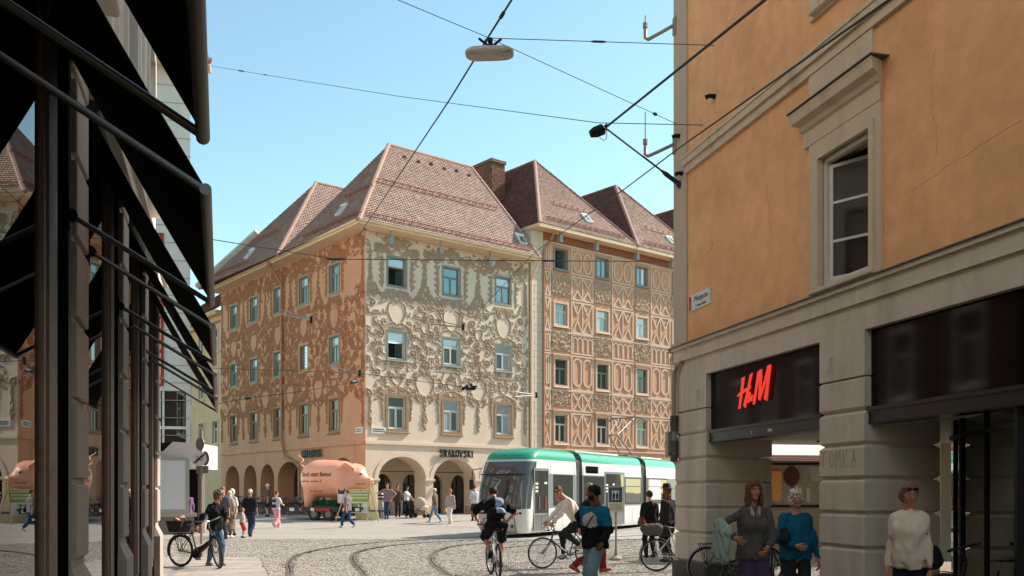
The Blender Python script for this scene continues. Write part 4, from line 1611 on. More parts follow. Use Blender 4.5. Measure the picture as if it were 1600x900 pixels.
# passage: ceiling, shop back wall
mb = MB()
mb.add([(0.1, .34, 2.62), (21.8, .34, 2.62), (21.8, 6.2, 2.62), (.1, 6.2, 2.62)], [(3, 2, 1, 0)], 0, FE)
mb.build('passage_ceiling', M_soffit, oh)
mb = MB()
for k in range(3): mb.tube([(4.3 - k * 1.3, 2.2, 2.61), (4.3 - k * 1.3, 2.2, 2.585)], .12, 12, 0, FE)
mb.build('ceiling_spotlight', M_blackframe, oh)
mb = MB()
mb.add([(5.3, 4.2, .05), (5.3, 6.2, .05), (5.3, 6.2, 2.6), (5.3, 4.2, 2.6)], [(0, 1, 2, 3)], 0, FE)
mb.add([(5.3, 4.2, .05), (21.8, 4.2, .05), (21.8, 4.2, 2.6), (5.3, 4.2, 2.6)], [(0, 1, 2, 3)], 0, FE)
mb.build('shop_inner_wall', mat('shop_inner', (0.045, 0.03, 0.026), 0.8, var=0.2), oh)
# sign boxes over the openings
for i, (a, b_) in enumerate([(1.38, 5.12), (6.2, 10.2), (11.4, 15.4)]):
    mb = MB()
    for k in range(3): mb.box(a + .004 + (b_ - a - .008) * k / 3, a + .004 + (b_ - a - .008) * (k + 1) / 3 - (.006 if k < 2 else 0), .10, .36, 2.80, 3.818, 0, FE)
    so = mb.build('sign_panel', M_blackgloss, oh)
    mb = MB()
    mb.box(a + .004, b_ - .004, .06, .36, 2.57, 2.74, 0, FE)
    mb.box(a + .004, b_ - .004, .03, .10, 2.74, 2.79, 0, FE)
    mb.box(a + .004, b_ - .004, .05, .10, 2.585, 2.60, 0, FE)
    mb.build('sign_rail', M_blackframe if i > 5 else mat('bronze_rail', (0.02, 0.016, 0.014), 0.25, var=0.0), so)
# shop front behind the second opening
M_shopclear = clear_glass('shopfront_glass', (0.55, 0.55, 0.54), 0.16)
# the glazing runs obliquely from behind the pier out to the street line
FG = FE @ T(6.22, 1.32, 0) @ RZ(R(-25))
mb = MB()
mb.box(0, 2.75, 0, .008, .10, 2.6, 0, FG)
mb.box(8.75, 15.4, .17, .178, .12, 2.6, 0, FE)
sf = mb.build('shop_window', M_shopclear, oh)
for (a, b_) in ((.22, .25), (.50, .60), (1.62, 1.65), (2.72, 2.84)):
    mb = MB()
    mb.box(a, b_, -.03, .05, .0, 2.62, 0, FG)
    mb.build('mullion', M_blackframe, sf)
for z0, z1, nm in ((2.36, 2.42, 'transom'), (0, .1, 'bottom_rail')):
    mb = MB()
    mb.box(0, 2.8, -.025, .045, z0, z1, 0, FG)
    mb.build(nm, M_blackframe, sf)

M_glow = mat('glow_teal', lin(190, 222, 214), .5, var=0, emit=(lin(190, 232, 220), .8))  # bright low squares, and glow strips added to fill the dark shop
for (x, y, z, w, h_) in ((7.05, 2.4, .12, .42, .46), (7.9, 2.6, .10, .5, .5), (6.6, 3.2, 1.9, .5, .12), (8.4, 3.4, 2.0, .8, .10)):
    mb = MB()
    mb.box(x, x + w, y, y + .03, z, z + h_, 0, FE)
    mb.build('glow_panel', M_glow, oh)
for k in range(9):
    x = 6.7 + k * .28
    mb = MB()
    mb.ext([(x, .75), (x + .22, .75), (x + .24, 1.45), (x + .17, 1.55), (x + .05, 1.55), (x - .02, 1.45)], 2.9 + .2 * (k % 3), 2.96 + .2 * (k % 3), 0, FE)
    mb.build('hanging_garment', mat('garment_%d' % (k % 5), lin(*((206, 200, 196), (44, 66, 120), (150, 70, 60), (70, 72, 76), (180, 150, 120))[k % 5]), .85, var=.15), oh)

# upper wall with window openings
winE = [(5.20, 6.40), (10.0, 11.2), (14.8, 16.0)]
wz = [(4.58, 6.42), (8.62, 10.6), (12.6, 14.4)]
mb = MB()
wall_holes(mb, 0.60, 22, 4.47, 17.2, [(a, b_, c, d) for (a, b_) in winE for (c, d) in wz], 0, .35, 0, FE)
mb.build('street_wall', M_ochre, oh)
mb = MB()
mb.box(0, .60, -.035, .3, 4.47, 17.2, 0, FE)
mb.add([(0, 0, 4.47), (0, 12, 4.47), (0, 12, 17.2), (0, 0, 17.2)], [(3, 2, 1, 0)], 0, FE)
mb.add([(22, 0, 0), (22, 12, 0), (22, 12, 17.2), (22, 0, 17.2)], [(0, 1, 2, 3)], 0, FE)
mb.add([(0, 12, 2.6), (22, 12, 2.6), (22, 12, 17.2), (0, 12, 17.2)], [(3, 2, 1, 0)], 0, FE)
mb.add([(0, 0, 17.2), (22, 0, 17.2), (22, 12, 17.2), (0, 12, 17.2)], [(0, 1, 2, 3)], 0, FE)
mb.build('corner_strip', mat('corner_render', (0.52, 0.42, 0.33), 0.85, var=0.06, vscale=2), oh)
mb = MB()
for (y, z0, z1) in ((-.06, 7.72, 7.86), (-.11, 7.86, 7.98), (-.13, 7.98, 8.03), (-.06, 11.9, 12.1)):
    mb.box(.56, 22, y, .02, z0, z1, 0, FE)
mb.build('belt_course', M_trimst, oh)
mb = MB()
mb.box(-.7, 22, -.8, .1, 17.1, 17.5, 0, FE)
mb.box(-.4, 22, -.45, .1, 16.8, 17.1, 0, FE)
mb.build('cornice', M_trimst, oh)
M_wwhite = mat('window_white_paint', (0.72, 0.69, 0.63), 0.5, var=0.06)
M_roomglass = glass_mat('room_glass', lin(58, 54, 50), 0.04, 0.10)
for (a, b_) in winE:
    for r_, (c, d) in enumerate(wz):
        mb = MB()
        mb.ring([(a - .27, c - .13), (b_ + .20, c - .13), (b_ + .20, d + .28), (a - .27, d + .28)], [(a, c), (b_, c), (b_, d), (a, d)], -.05, .03, 0, FE)
        mb.ring([(a - .09, c - .05), (b_ + .09, c - .05), (b_ + .09, d + .09), (a - .09, d + .09)], [(a - .001, c + .001), (b_ + .001, c + .001), (b_ + .001, d - .001), (a - .001, d - .001)], -.085, -.045, 0, FE)
        mb.bbox(a - .16, b_ + .16, -.14, -.04, c - .09, c - .03, .015, 0, FE)
        w_ = mb.build('window', M_trimst, oh)
        # lintel cornice with its profile
        mb = MB()
        zc = d + .28
        prof = [(0.0, zc), (-.06, zc), (-.06, zc + .22), (-.10, zc + .25), (-.12, zc + .32), (-.22, zc + .36), (-.24, zc + .46), (-.26, zc + .50), (0, zc + .52)]
        n = len(prof)
        vs = []
        for (x, s_) in ((a - .52, -1), (b_ + .32, 1)):
            for (y, z) in prof: vs.append((x + s_ * (-y) * .5 - s_ * .13, y, z))
        mb.add(vs, [(k, k + 1, n + k + 1, n + k) for k in range(n - 1)] + [tuple(range(n))[::-1], tuple(range(n, 2 * n))], 0, FE)
        mb.build('lintel_cornice', M_trimst, w_)
        mb = MB()
        mb.box(a - .53, b_ + .33, -.275, .0, zc + .52, zc + .535, 0, FE)
        mb.build('flashing', MC['lead_flashing'], w_)
        mb = MB()
        mb.box(a - .31, b_ + .02, -.04, .02, zc + .53, zc + 1.02, 0, FE)
        mb.build('apron_panel', M_trimst, w_)
        # outer white frame
        mb = MB()
        mb.ring([(a + .002, c + .002), (b_ - .002, c + .002), (b_ - .002, d - .002), (a + .002, d - .002)], [(a + .07, c + .07), (b_ - .07, c + .07), (b_ - .07, d - .07), (a + .07, d - .07)], .02, .10, 0, FE)
        if r_: mb.box(a + .07, b_ - .07, .03, .09, (c + d) / 2 + .2, (c + d) / 2 + .28, 0, FE)
        mb.build('frame', M_wwhite, w_)
        mb = MB()
        mb.add([(a, .34, c), (b_, .34, c), (b_, .34, d), (a, .34, d)], [(0, 1, 2, 3)], 0, FE)
        mb.build('room', M_dark, w_)  # near-black sheet in place of the unlit inside
        # casement tilted inwards at the top, with two glazing bars
        sw, sh = (b_ - a) - .2, d - c - .2
        w2, hh = sw + .02, sh
        ang = R(27) if (r_ == 0 and a < 6) else 0
        MW = FE @ T(a + .085, .06, c + .09) @ RZ(ang)
        s_ = MB()
        s_.ring([(0, 0), (w2, 0), (w2, hh), (0, hh)], [(.05, .05), (w2 - .05, .05), (w2 - .05, hh - .05), (.05, hh - .05)], 0, .045)
        for q_ in (1, 2): s_.box(.05, w2 - .05, .002, .04, hh * q_ / 3 - .018, hh * q_ / 3 + .018)
        s_.box(w2 * .80 - .02, w2 * .80 + .02, .001, .042, .05, hh - .05)
        so = s_.build('sash', M_wwhite, w_, MW)
        g = MB()
        g.box(.03, w2 - .03, .018, .026, .03, hh - .03)
        g.build('pane', M_roomglass, w_, MW)

# fine cracks in the plaster
for (x, z, n, dx, dz) in ((7.0, 5.35, 26, .075, .012), (1.3, 5.95, 14, .05, .018), (2.2, 5.05, 12, .05, -.02), (7.6, 6.9, 18, .02, -.06), (3.6, 6.6, 16, .015, -.06)):
    pts = []
    for k in range(n):
        pts.append((x, .0015, z))
        x += dx * rng.uniform(.5, 1.5) * (1 if dx > .03 else rng.choice((-1, 1)))
        z += dz * rng.uniform(-.6, 2.2)
    mb = MB()
    mb.tube(pts, [rng.uniform(.002, .006) for _ in pts], 4, 0, FE)
    mb.build('plaster_crack', mat('crack_brown', (0.52, 0.255, 0.115), .95, var=.2), oh)

# ---- lettering of the shop: brush-drawn red letters with depth
M_red = mat('sign_red', (0.80, 0.03, 0.015), 0.45, var=0.0, emit=((0.9, 0.04, 0.015), 0.35))
mb = MB()
lx = lambda p: 2.50 + (p - 298) / 147 * 1.14
lz = lambda p: 3.08 + (670 - p) / 187 * .56
glyphs = [
    [(313, 500), (322, 498), (336, 494), (331, 540), (326, 590), (318, 640), (313, 672), (299, 670), (303, 640), (309, 580), (314, 530)],
    [(351, 492), (370, 483), (366, 510), (357, 560), (348, 620), (340, 672), (331, 668), (322, 655), (333, 600), (343, 545)],
    [(297, 600), (300, 588), (318, 572), (350, 556), (362, 552), (356, 572), (330, 584), (309, 597)],
    [(384, 488), (400, 478), (405, 484), (397, 540), (388, 600), (380, 662), (366, 660), (372, 600), (380, 540)],
    [(397, 480), (409, 476), (411, 520), (408, 580), (404, 646), (396, 645), (389, 630), (393, 570)],
    [(428, 468), (446, 463), (438, 510), (425, 560), (412, 610), (402, 646), (393, 636), (406, 580), (419, 520)],
    [(431, 470), (446, 464), (449, 480), (443, 540), (438, 600), (434, 655), (420, 648), (412, 636), (420, 590), (430, 520)],
]
# the ampersand: two small loops and a leg
for g in glyphs:
    P = [(lx(a), lz(b_)) for a, b_ in g]
    ar = sum(P[i][0] * P[(i + 1) % len(P)][1] - P[(i + 1) % len(P)][0] * P[i][1] for i in range(len(P)))
    if ar < 0: P = P[::-1]
    kf = np.polyfit([p_[1] for p_ in P], [p_[0] for p_ in P], 1)
    if glyphs.index(g) != 2: P = [(kf[0] * z_ + kf[1] + .66 * (x_ - kf[0] * z_ - kf[1]), z_) for x_, z_ in P]
    mb.ext(P, .05 - .001 * glyphs.index(g), .058, 0)
amp = [(366, 634), (346, 606), (350, 592), (358, 596), (354, 610), (344, 624), (350, 640), (360, 632), (368, 612)]
for a, b_ in zip(amp[:-1], amp[1:]):
    p, q_ = Vector((lx(a[0]), lz(a[1]))), Vector((lx(b_[0]), lz(b_[1])))
    d = (q_ - p).normalized()
    n_ = Vector((-d.y, d.x)) * .022
    mb.ext([tuple(p - n_ - d * .01), tuple(q_ - n_ + d * .01), tuple(q_ + n_ + d * .01), tuple(p + n_ - d * .01)], .04 - rng.uniform(0, .003), .055, 0)
o = mb.build('shop_logo', M_red, None, FE)
tag(o, 'red slanting brush lettering on the black sign panel above the passage', 'sign')
mb = MB()
for (x, w) in ((3.0, .02), (3.55, .035), (3.6, .03), (3.645, .03)): mb.box(x, x + w, .045, .058, 2.63, 2.67, 0)
o = mb.build('small_lettering', M_white, None, FE)
tag(o, 'tiny white lettering on the rail under the red sign', 'sign')
# street plate
mb = MB()
mb.bbox(.70, 1.59, -.025, .02, 5.06, 5.36, .006, 0)
sp = mb.build('street_plate', M_plate, None, FE)
tag(sp, 'white street name plate on the ochre wall near its corner strip', 'street sign')
mb = MB()
mb.box(.715, .80, -.029, -.024, 5.08, 5.34)
mb.build('red_field', mat('plate_red', lin(150, 40, 34), 0.5, var=0), sp, FE)
ob('lettering', text_mesh('Murgasse', .15, .002, 'lettering', M_platetxt), sp, FE @ T(1.22, -.028, 5.26))
ob('lettering', text_mesh('I. Innere Stadt', .075, .002, 'lettering', M_platetxt), sp, FE @ T(1.22, -.028, 5.125))
# scratched graffiti on the pier
mb = MB()
FONT5 = {'F': [[(0, 0), (0, 1), (.7, 1)], [(0, .55), (.5, .55)]], 'O': [[(.35, 0), (0, .3), (0, .7), (.35, 1), (.7, .7), (.7, .3), (.35, 0)]], 'M': [[(0, 0), (.1, 1), (.4, .4), (.75, 1), (.85, 0)]],
         'I': [[(.2, 0), (.2, 1)]], 'C': [[(.7, .9), (.2, 1), (0, .5), (.2, 0), (.7, .1)]], 'A': [[(0, 0), (.35, 1), (.7, 0)], [(.15, .4), (.55, .4)]]}
x = 5.22
for c_ in 'FOMICA':
    for pl in FONT5[c_]:
        mb.tube([(x + a * .14, -.001, 2.0 + b_ * .24) for a, b_ in pl], .006, 4, 0)
    x += .075 if c_ == 'I' else .155
o = mb.build('graffiti', mat('graffiti_grey', (0.40, 0.35, 0.29), 0.9, var=0), None, FE)
tag(o, 'thin grey scratched capitals on the beige pier between the passages', 'graffiti')
# conduit and junction boxes on the corner pier
cd = thing('conduit', 'grey cable pipe with small boxes on the corner pier beside the tram', 'pipe', FE @ T(.1, -.05, 2.3))
M_conduit = mat('grey_pvc', lin(150, 140, 128), 0.5, var=0.1)
mb = MB()
mb.tube([(.42, -.06, 4.14), (.30, -.08, 4.12), (.16, -.08, 4.0), (.12, -.08, 3.7), (.12, -.08, 2.35)], .045, 8, 0, FE)
mb.build('pipe', M_conduit, cd, smooth=50)
for (z, hgt, w) in ((3.0, .30, .075), (2.55, .22, .085), (2.33, .14, .07)):
    mb = MB()
    mb.tube([(.12, -.08, z - hgt / 2), (.12, -.08, z + hgt / 2)], w, 10, 0, FE)
    mb.build('coupling', mat('dark_grey_plastic', lin(72, 70, 68), 0.5, var=0), cd, smooth=50)
mb = MB()
mb.box(-.12, .03, -.16, .02, 2.36, 2.85, 0, FE)
mb.build('junction_box', M_conduit, cd)
for (zz, lab) in ((10.75, 'upper grey angled antenna bracket on the corner of the ochre house'), (8.42, 'lower grey angled antenna bracket on the corner of the ochre house')):
    ab = thing('antenna_bracket', lab, 'bracket', FE @ T(.1, 0, zz), 'antenna brackets on the house corner')
    mb = MB()
    mb.tube([(.06, -.05, zz + .05), (-.25, -.28, zz - .02), (-.42, -.40, zz - .05), (-.47, -.44, zz), (-.47, -.44, zz + .22)], .035, 8, 0, FE)
    mb.box(.0, .14, -.06, .0, zz - .14, zz + .2, 0, FE)
    mb.build('arm', M_conduit, ab, smooth=50)
    mb = MB()
    mb.tube([(-.47, -.44, zz + .2), (-.47, -.44, zz + .30)], .05, 8, 0, FE)
    mb.tube([(-.47, -.44, zz + .3), (-.47, -.44, zz + (.45 if zz > 10 else .85))], .010, 5, 0, FE)
    mb.build('antenna', M_conduit, ab)
for k, (x, z) in enumerate(((1.1, 3.42), (5.45, 3.42))):
    mb = MB()
    mb.tube([(x, .0, z + .12), (x, -.05, z + .12), (x, -.05, z - .04), (x - .08, -.05, z - .04)], .014, 6, 0, FE)
    o = mb.build('wall_hook', M_stone, None, FE @ I4 if False else I4)
    tag(o, ('small hook on the plain wall left of the black sign panel', 'small hook on the plain wall between the two black sign panels')[k], 'hook', 'wall hooks')

# ================================================================ THE SHOP HOUSE ON THE LEFT
FL = frame((-1.1, 0, 0), (-0.294, 0.956))
M_lstone = mat('grey_pilaster_stone', (0.48, 0.40, 0.345), 0.8, var=0.08, vscale=2.5, bump=0.003, bscale=60)
M_lwall = mat('pale_grey_render', (0.74, 0.68, 0.61), 0.85, var=0.07, vscale=1.2)
lh = thing('shop_house', 'dark shop front with grey pilasters along the left edge', 'building', FL @ T(6, 0, 0))
LEND = 16.75
M_bronze = mat('bronze_brown', (0.20, 0.115, 0.08), .55, var=.15, vscale=3)
M_matte = mat('matte_black', (0.006, 0.006, 0.006), 1.0, var=0.0, spec=0.0)
M_leftglass = clear_glass('display_glass', (0.6, 0.5, 0.43), 0.0, 0.0, 1.34)
pil = [(3.2, 3.85), (6.95, 7.65), (10.3, 11.0), (13.3, 14.0), (15.95, 16.7)]
prev = -14.0
for i, (a, b_) in enumerate(pil):
    # pilaster core with fluted flank, stacked raised panels, sloped plinth
    mb = MB()
    mb.box(a, b_, -.02, .3, 1.0, 4.9, 0, FL)
    mb.box(a + .02, b_ - .02, -.045, .0, 1.0, 4.9, 0, FL)
    mb.build('pilaster', M_lstone, lh)
    z = 1.16
    while z < 4.7:
        q_ = MB()
        q_.bbox(a + .04, b_ - .04, -.08, -.03, z + .02, z + .545, .010, 0, FL)
        q_.build('pilaster_panel', M_lstone, lh)
        z += .575
    mb = MB()
    mb.box(a - .05, b_ + .05, -.12, .3, -.05, .95, 0, FL)
    mb.add([(a - .05, -.12, .95), (b_ + .05, -.12, .95), (b_ + .05, .3, .95), (a - .05, .3, .95), (a + .03, -.04, 1.12), (b_ - .03, -.04, 1.12), (b_ - .03, .2, 1.12), (a + .03, .2, 1.12)], [(0, 1, 5, 4), (1, 2, 6, 5), (3, 0, 4, 7), (4, 5, 6, 7)], 0, FL)
    mb.build('pilaster_base', M_lstone, lh)
    # display window between pilasters
    x0, x1 = prev, a
    mb = MB()
    mb.box(x0, x1 - .555, -.02, -.012, .5, 4.9, 0, FL)
    dw = mb.build('display_window', M_leftglass, lh)
    mb = MB()
    mb.box(x1 - .56, x1 - .001, -.03, .062, -.05, 4.9, 0, FL)
    if i: mb.box(x0 + .001, x0 + .06, .0, .07, -.05, 4.9, 0, FL)
    mb.box(x0, x1, .0, .2, -.05, .5, 0, FL)
    mb.build('frame', M_matte, dw)
    mb = MB()
    mb.bbox(x1 - 1.08, x1 - .57, -.045, .03, .5, 4.9, .015, 0, FL)
    mb.bbox(x1 - .98, x1 - .66, -.060, -.04, .62, 4.8, .012, 0, FL)
    mb.build('bronze_panel', M_bronze, dw)
    if i:
        mb = MB()
        mb.box(x0 + .05, x1 - .57, .04, .09, 0, 4.9, 0, FL)
        for k in range(3): mb.box(x0 + .5 + k * .8, x0 + .56 + k * .8, .015, .04, .5, 4.9, 0, FL)
        mb.build('display_back', mat('display_brown', (0.55, 0.30, 0.20), 0.6, var=0.15), dw)
    prev = b_
mb = MB()
mb.box(-14, LEND, .01, .3, 4.86, 5.2, 0, FL)
mb.box(-14, LEND, -.14, .01, 4.95, 5.12, 0, FL)
mb.box(-14, LEND, -.20, .01, 5.12, 5.2, 0, FL)
mb.build('string_course', M_lwall, lh)
mb = MB()
wins = [(x, x + 1.15, z, z + 2.1) for x in (1.0, 4.3, 7.6, 10.9, 14.2) for z in (6.2, 9.9, 13.4)]
wall_holes(mb, -14, LEND, 5.2, 17.2, wins, 0, .3, 0, FL)
mb.add([(LEND, 0, -.05), (LEND, 9, -.05), (LEND, 9, 17.2), (LEND, 0, 17.2)], [(0, 1, 2, 3)], 0, FL)
mb.add([(-14, 0, 17.2), (LEND, 0, 17.2), (LEND, 9, 17.2), (-14, 9, 17.2)], [(0, 1, 2, 3)], 0, FL)
mb.add([(-14, 9, -.05), (LEND, 9, -.05), (LEND, 9, 17.2), (-14, 9, 17.2)], [(3, 2, 1, 0)], 0, FL)
mb.build('street_wall', M_lwall, lh)
for w_ in wins:
    window(lh, FL, *w_, (M_lwall, M_blackframe, M_glass_sky, M_dark), trim=.16, proud=.09, bars=.06)
for k in range(5):
    for z0, z1 in ((5.4, 9.2), (9.5, 12.9), (13.1, 16.9)):
        x = 2.55 + 3.3 * k
        if x + 1.2 > LEND: continue
        for j in range(3):
            q_ = MB()
            q_.bbox(x + .05 + j * .42, x + .38 + j * .42, -.08 - .02 * (j == 1), .01, z0, z1, .03, 0, FL)
            q_.build('wall_strip', M_lwall, lh)
mb = MB()
for z in (9.3, 12.95): mb.box(-14, LEND, -.12, .01, z, z + .16, 0, FL)
mb.box(-14, LEND + .3, -.5, .1, 17.0, 17.4, 0, FL)
mb.box(-14, LEND + .2, -.3, .1, 16.75, 17.0, 0, FL)
mb.build('cornice', M_lwall, lh)

# ---- drop-arm awnings
M_canvas = mat('black_canvas', (0.018, 0.016, 0.015), 0.9, var=0.25, vscale=8, spec=0.1)
M_tube = mat('awning_tube', (0.20, 0.17, 0.15), 0.4, metal=0.6, var=0.0)
labs = ['black drop-arm awning nearest the camera in the top left corner', 'second black awning from the top left with its long pale bar against the sky', 'third black awning along the dark shop front', 'fourth black awning along the dark shop front', 'farthest black awning at the end of the dark shop front']
for (a, b_), lab in zip(((0.6, 3.55), (4.26, 6.95), (8.0, 10.35), (11.4, 13.5), (14.3, 16.6)), labs):
    r_ = .985
    aw = thing('awning', lab, 'awning', FL @ T((a + b_) / 2, 0, 3.6), 'black awnings on the left shop front')
    mb = MB()
    n = 8
    vs = []
    for k in range(n + 1):
        t = k / n
        sag = .03 * math.sin(math.pi * t)
        for x in (a, b_): vs.append((x, -.02 - (r_ - .02) * t, 4.76 - (4.76 - 3.04) * t - sag))
    vs += [(x, y, z + .012) for (x, y, z) in vs]
    N = 2 * (n + 1)
    fs = []
    for k in range(n):
        fs += [(2 * k, 2 * k + 1, 2 * k + 3, 2 * k + 2), (N + 2 * k + 2, N + 2 * k + 3, N + 2 * k + 1, N + 2 * k)]
        fs += [(2 * k, 2 * k + 2, N + 2 * k + 2, N + 2 * k), (2 * k + 1, N + 2 * k + 1, N + 2 * k + 3, 2 * k + 3)]
    mb.add(vs, fs, 0, FL)
    mb.build('canvas', M_canvas, aw)
    mb = MB()
    mb.tube([(a - .03, -r_, 3.04), (b_ + .03, -r_, 3.04)], .027, 12, 0, FL)
    mb.build('front_bar', M_tube, aw, smooth=50)
    mb = MB()
    mb.tube([(a - .03, -.06, 4.76), (b_ + .03, -.06, 4.76)], .06, 10, 0, FL)
    mb.build('roller', M_blackframe, aw, smooth=50)
    for x in (a, b_):
        mb = MB()
        mb.tube([(x, -.05, 3.6), (x, -r_, 3.04)], .019, 8, 0, FL)
        am = mb.build('arm', M_tube, aw, smooth=50)
        mb = MB()
        mb.tube([(x - .03, -.05, 3.6), (x + .03, -.05, 3.6)], .042, 10, 0, FL)
        mb.box(x - .03, x + .03, -.04, .0, 3.5, 3.7, 0, FL)
        mb.build('pivot', M_blackframe, am)

# ================================================================ KIOSK, POSTER COLUMN AND SIGN POLE ON THE LEFT
ks = thing('kiosk', 'white canopy of a bus stop kiosk behind the sign pole', 'kiosk', T(-13.6, 38.6, .05))
mb = MB()
mb.ext([(-19, 2.72), (-12.5, 2.62), (-12.5, 3.62), (-13.6, 3.70), (-14.0, 3.32), (-19, 3.32)], 38.0, 40.2, 0)
mb.build('canopy', M_white, ks)
mb = MB()
mb.box(-19, -13.65, 38.3, 40.1, 3.33, 3.68)
mb.build('roof_sign', M_blackframe, ks)
mb = MB()
mat('kiosk_steel', lin(120, 110, 98), 0.5, var=0.1)
for x in (-12.9, -15.8):
    mb = MB()
    mb.box(x, x + .22, 38.9, 39.1, .0, 2.66)
    mb.build('post', MC['kiosk_steel'], ks)
mb = MB()
mb.box(-19, -13.0, 40.0, 40.1, .0, 2.65)
mb.build('back_panel', M_blackframe, ks)
M_alu0 = mat('board_alu', lin(176, 170, 162), .5, var=.05)
MPB = T(-13.7, 37.4, 0) @ RZ(R(24)) @ T(13.7, -37.4, 0)
pc = thing('poster_board', 'tall white blank poster board on a grey steel base at the left', 'poster', T(-13.3, 37.5, .0))
mb = MB()
mb.box(-14.4, -12.93, 37.3, 37.45, .98, 2.95, 0, MPB)
mb.build('poster', mat('blank_poster', lin(222, 222, 222), 0.35, var=0.04), pc)
mb = MB()
mb.ring([(-14.55, .85), (-12.80, .85), (-12.80, 3.0), (-14.55, 3.0)], [(-14.4, .98), (-12.93, .98), (-12.93, 2.93), (-14.4, 2.93)], 37.28, 37.6, 0, MPB)
mb.box(-14.55, -12.5, 37.3, 37.7, .70, .84, 0, MPB)
mb.build('board_frame', M_alu0, pc)
mb = MB()
mb.box(-14.5, -12.6, 37.35, 37.65, .0, .70, 0, MPB)
mb.build('base', mat('board_base', lin(120, 114, 106), 0.6), pc)

pole = thing('sign_pole', 'grey pole with round traffic signs between kiosk and cyclist', 'traffic sign', T(-10.0, 30.5, 0))
mb = MB()
mb.tube([(-10, 30.5, 0), (-10, 30.5, 3.7)], .042, 8)
mb.build('post', M_conduit, pole, smooth=50)


def disc(name, c, rad, yaw, m, mback, y=-.06):
    mb = MB()
    M = T(*c) @ RZ(yaw)
    n = 24
    mb.ext([(rad * math.cos(2 * math.pi * k / n), rad * math.sin(2 * math.pi * k / n)) for k in range(n)], y, y + .012, 0, M)
    mb.ext([(rad * .99 * math.cos(2 * math.pi * k / n), rad * .99 * math.sin(2 * math.pi * k / n)) for k in range(n)], y + .0125, y + .02, 1, M)
    return mb.build(name, [m, mback], pole)


M_alu = mat('sign_back_grey', lin(150, 142, 134), 0.45, metal=0.3, var=0.06)
disc('round_sign', (-10, 30.5, 3.22), .21, R(-35), M_alu, M_alu)
d2 = disc('round_sign', (-10.06, 30.5, 2.74), .235, R(8), M_white, M_alu, -.075)
disc('round_sign', (-9.93, 30.5, 2.76), .235, R(-40), M_alu, M_white, .05)
MD = T(-10.06, 30.5, 2.74) @ RZ(R(8))
mb = MB()
for k in range(3):
    o_ = (k - 1) * .035
    mb.ext([(-.15 + o_ - .012, -.15), (-.15 + o_ + .012, -.15), (.15 + o_ + .012, .15), (.15 + o_ - .012, .15)], -.082, -.076, 0, MD)
mb.build('stripes', M_blackframe, d2)
ob('numerals', text_mesh('30', .24, .002, 'numerals', mat('numeral_grey', lin(120, 118, 116), 0.5, var=0)), d2, MD @ T(0, -.078, 0))
mb = MB()
mb.box(-.22, .22, .05, .062, 2.28, 2.52, 0, T(-10, 30.5, 0) @ RZ(R(-12)))
mb.build('supplementary_plate', M_alu, pole)
mb = MB()
for k in range(7): mb.tube([(-10, 30.5, 3.6), (-10 + .16 * math.cos(k * .9), 30.5 + .16 * math.sin(k * .9), 3.85 - .03 * (k % 3))], .006, 4)
mb.build('bird_spikes', M_conduit, pole)

# a dark red house further along the left side: hidden behind the shop house, seen in the shop windows' reflections
FR = frame((-7.3, 18.7, 0), (-0.355, 0.935))
rh = thing('red_house', 'dark red house behind the shop house seen only in window reflections', 'building', FR @ T(10, 0, 0))
M_redwall = mat('dark_red_render', (0.07, 0.028, 0.022), .85, var=.1)
mb = MB()
hl = [(x, x + 1.2, z, z + 2) for x in (1.5, 5, 8.5, 12, 15.5, 19) for z in (4.6, 8.2, 11.8)]
wall_holes(mb, 0, 22.5, -.1, 15.5, hl, 0, .3, 0, FR)
mb.add([(0, 0, -.1), (0, 0, 15.5), (0, 6, 15.5), (0, 6, -.1)], [(0, 1, 2, 3)], 0, FR)
mb.build('street_wall', M_redwall, rh)
for h_ in hl: window(rh, FR, *h_, (M_lwall, M_wframe, M_glass_dark, M_dark))
mb = MB()
for x in (1, 5.5, 10, 14.5, 18.5): mb.box(x, x + 3.4, -.03, .05, .2, 3.2, 0, FR)
mb.build('shop_window', M_shopglass, rh)

# houses on the far side of the square, out of the picture to the right: seen in the tram's windows
for (o_, d_, L_, col, lab) in (((33, 66, 0), (0.1, -0.99), 26, (0.50, 0.42, 0.33), 'pale town house on the right side of the square seen in the tram windows'), ((29.5, 39.5, 0), (0.1, -0.99), 18, (0.42, 0.27, 0.18), 'reddish town house on the right side of the square seen in the tram windows')):
    FS = frame(o_, d_)
    sh_ = thing('town_house', lab, 'building', FS @ T(L_ / 2, 0, 0))
    mb = MB()
    hl = [(x, x + 1.2, z, z + 2) for x in np.arange(1.2, L_ - 1.6, 3.1) for z in (5.0, 8.4, 11.6)]
    hl = [(float(a), float(b), c, d) for a, b, c, d in hl]
    wall_holes(mb, 0, L_, -.1, 14.2, hl, 0, .3, 0, FS)
    mb.add([(0, 0, 14.2), (L_, 0, 14.2), (L_, 5, 17.5), (0, 5, 17.5)], [(0, 1, 2, 3)], 1, FS)
    mb.build('street_wall', [mat('town_%d' % int(col[0] * 100), col, .85, var=.1), M_tile_dark], sh_)
    for h_ in hl: window(sh_, FS, *h_, (M_trimst, M_wframe, M_glass_dark, M_dark))
    mb = MB()
    for k in range(int(L_ / 4)): mb.box(.6 + 4 * k, 3.8 + 4 * k, -.03, .05, .2, 3.4, 0, FS)
    mb.build('shop_window', M_shopglass, sh_)
# ================================================================ SIGNED-DISTANCE MODELLING
def round_cone(P, a, b, ra, rb):
    a, b = np.asarray(a, float), np.asarray(b, float)
    ab = b - a
    L = float(ab @ ab) + 1e-9
    t = np.clip(((P - a) @ ab) / L, 0, 1)
    return np.linalg.norm(P - a - t[:, None] * ab, axis=1) - (ra + (rb - ra) * t)


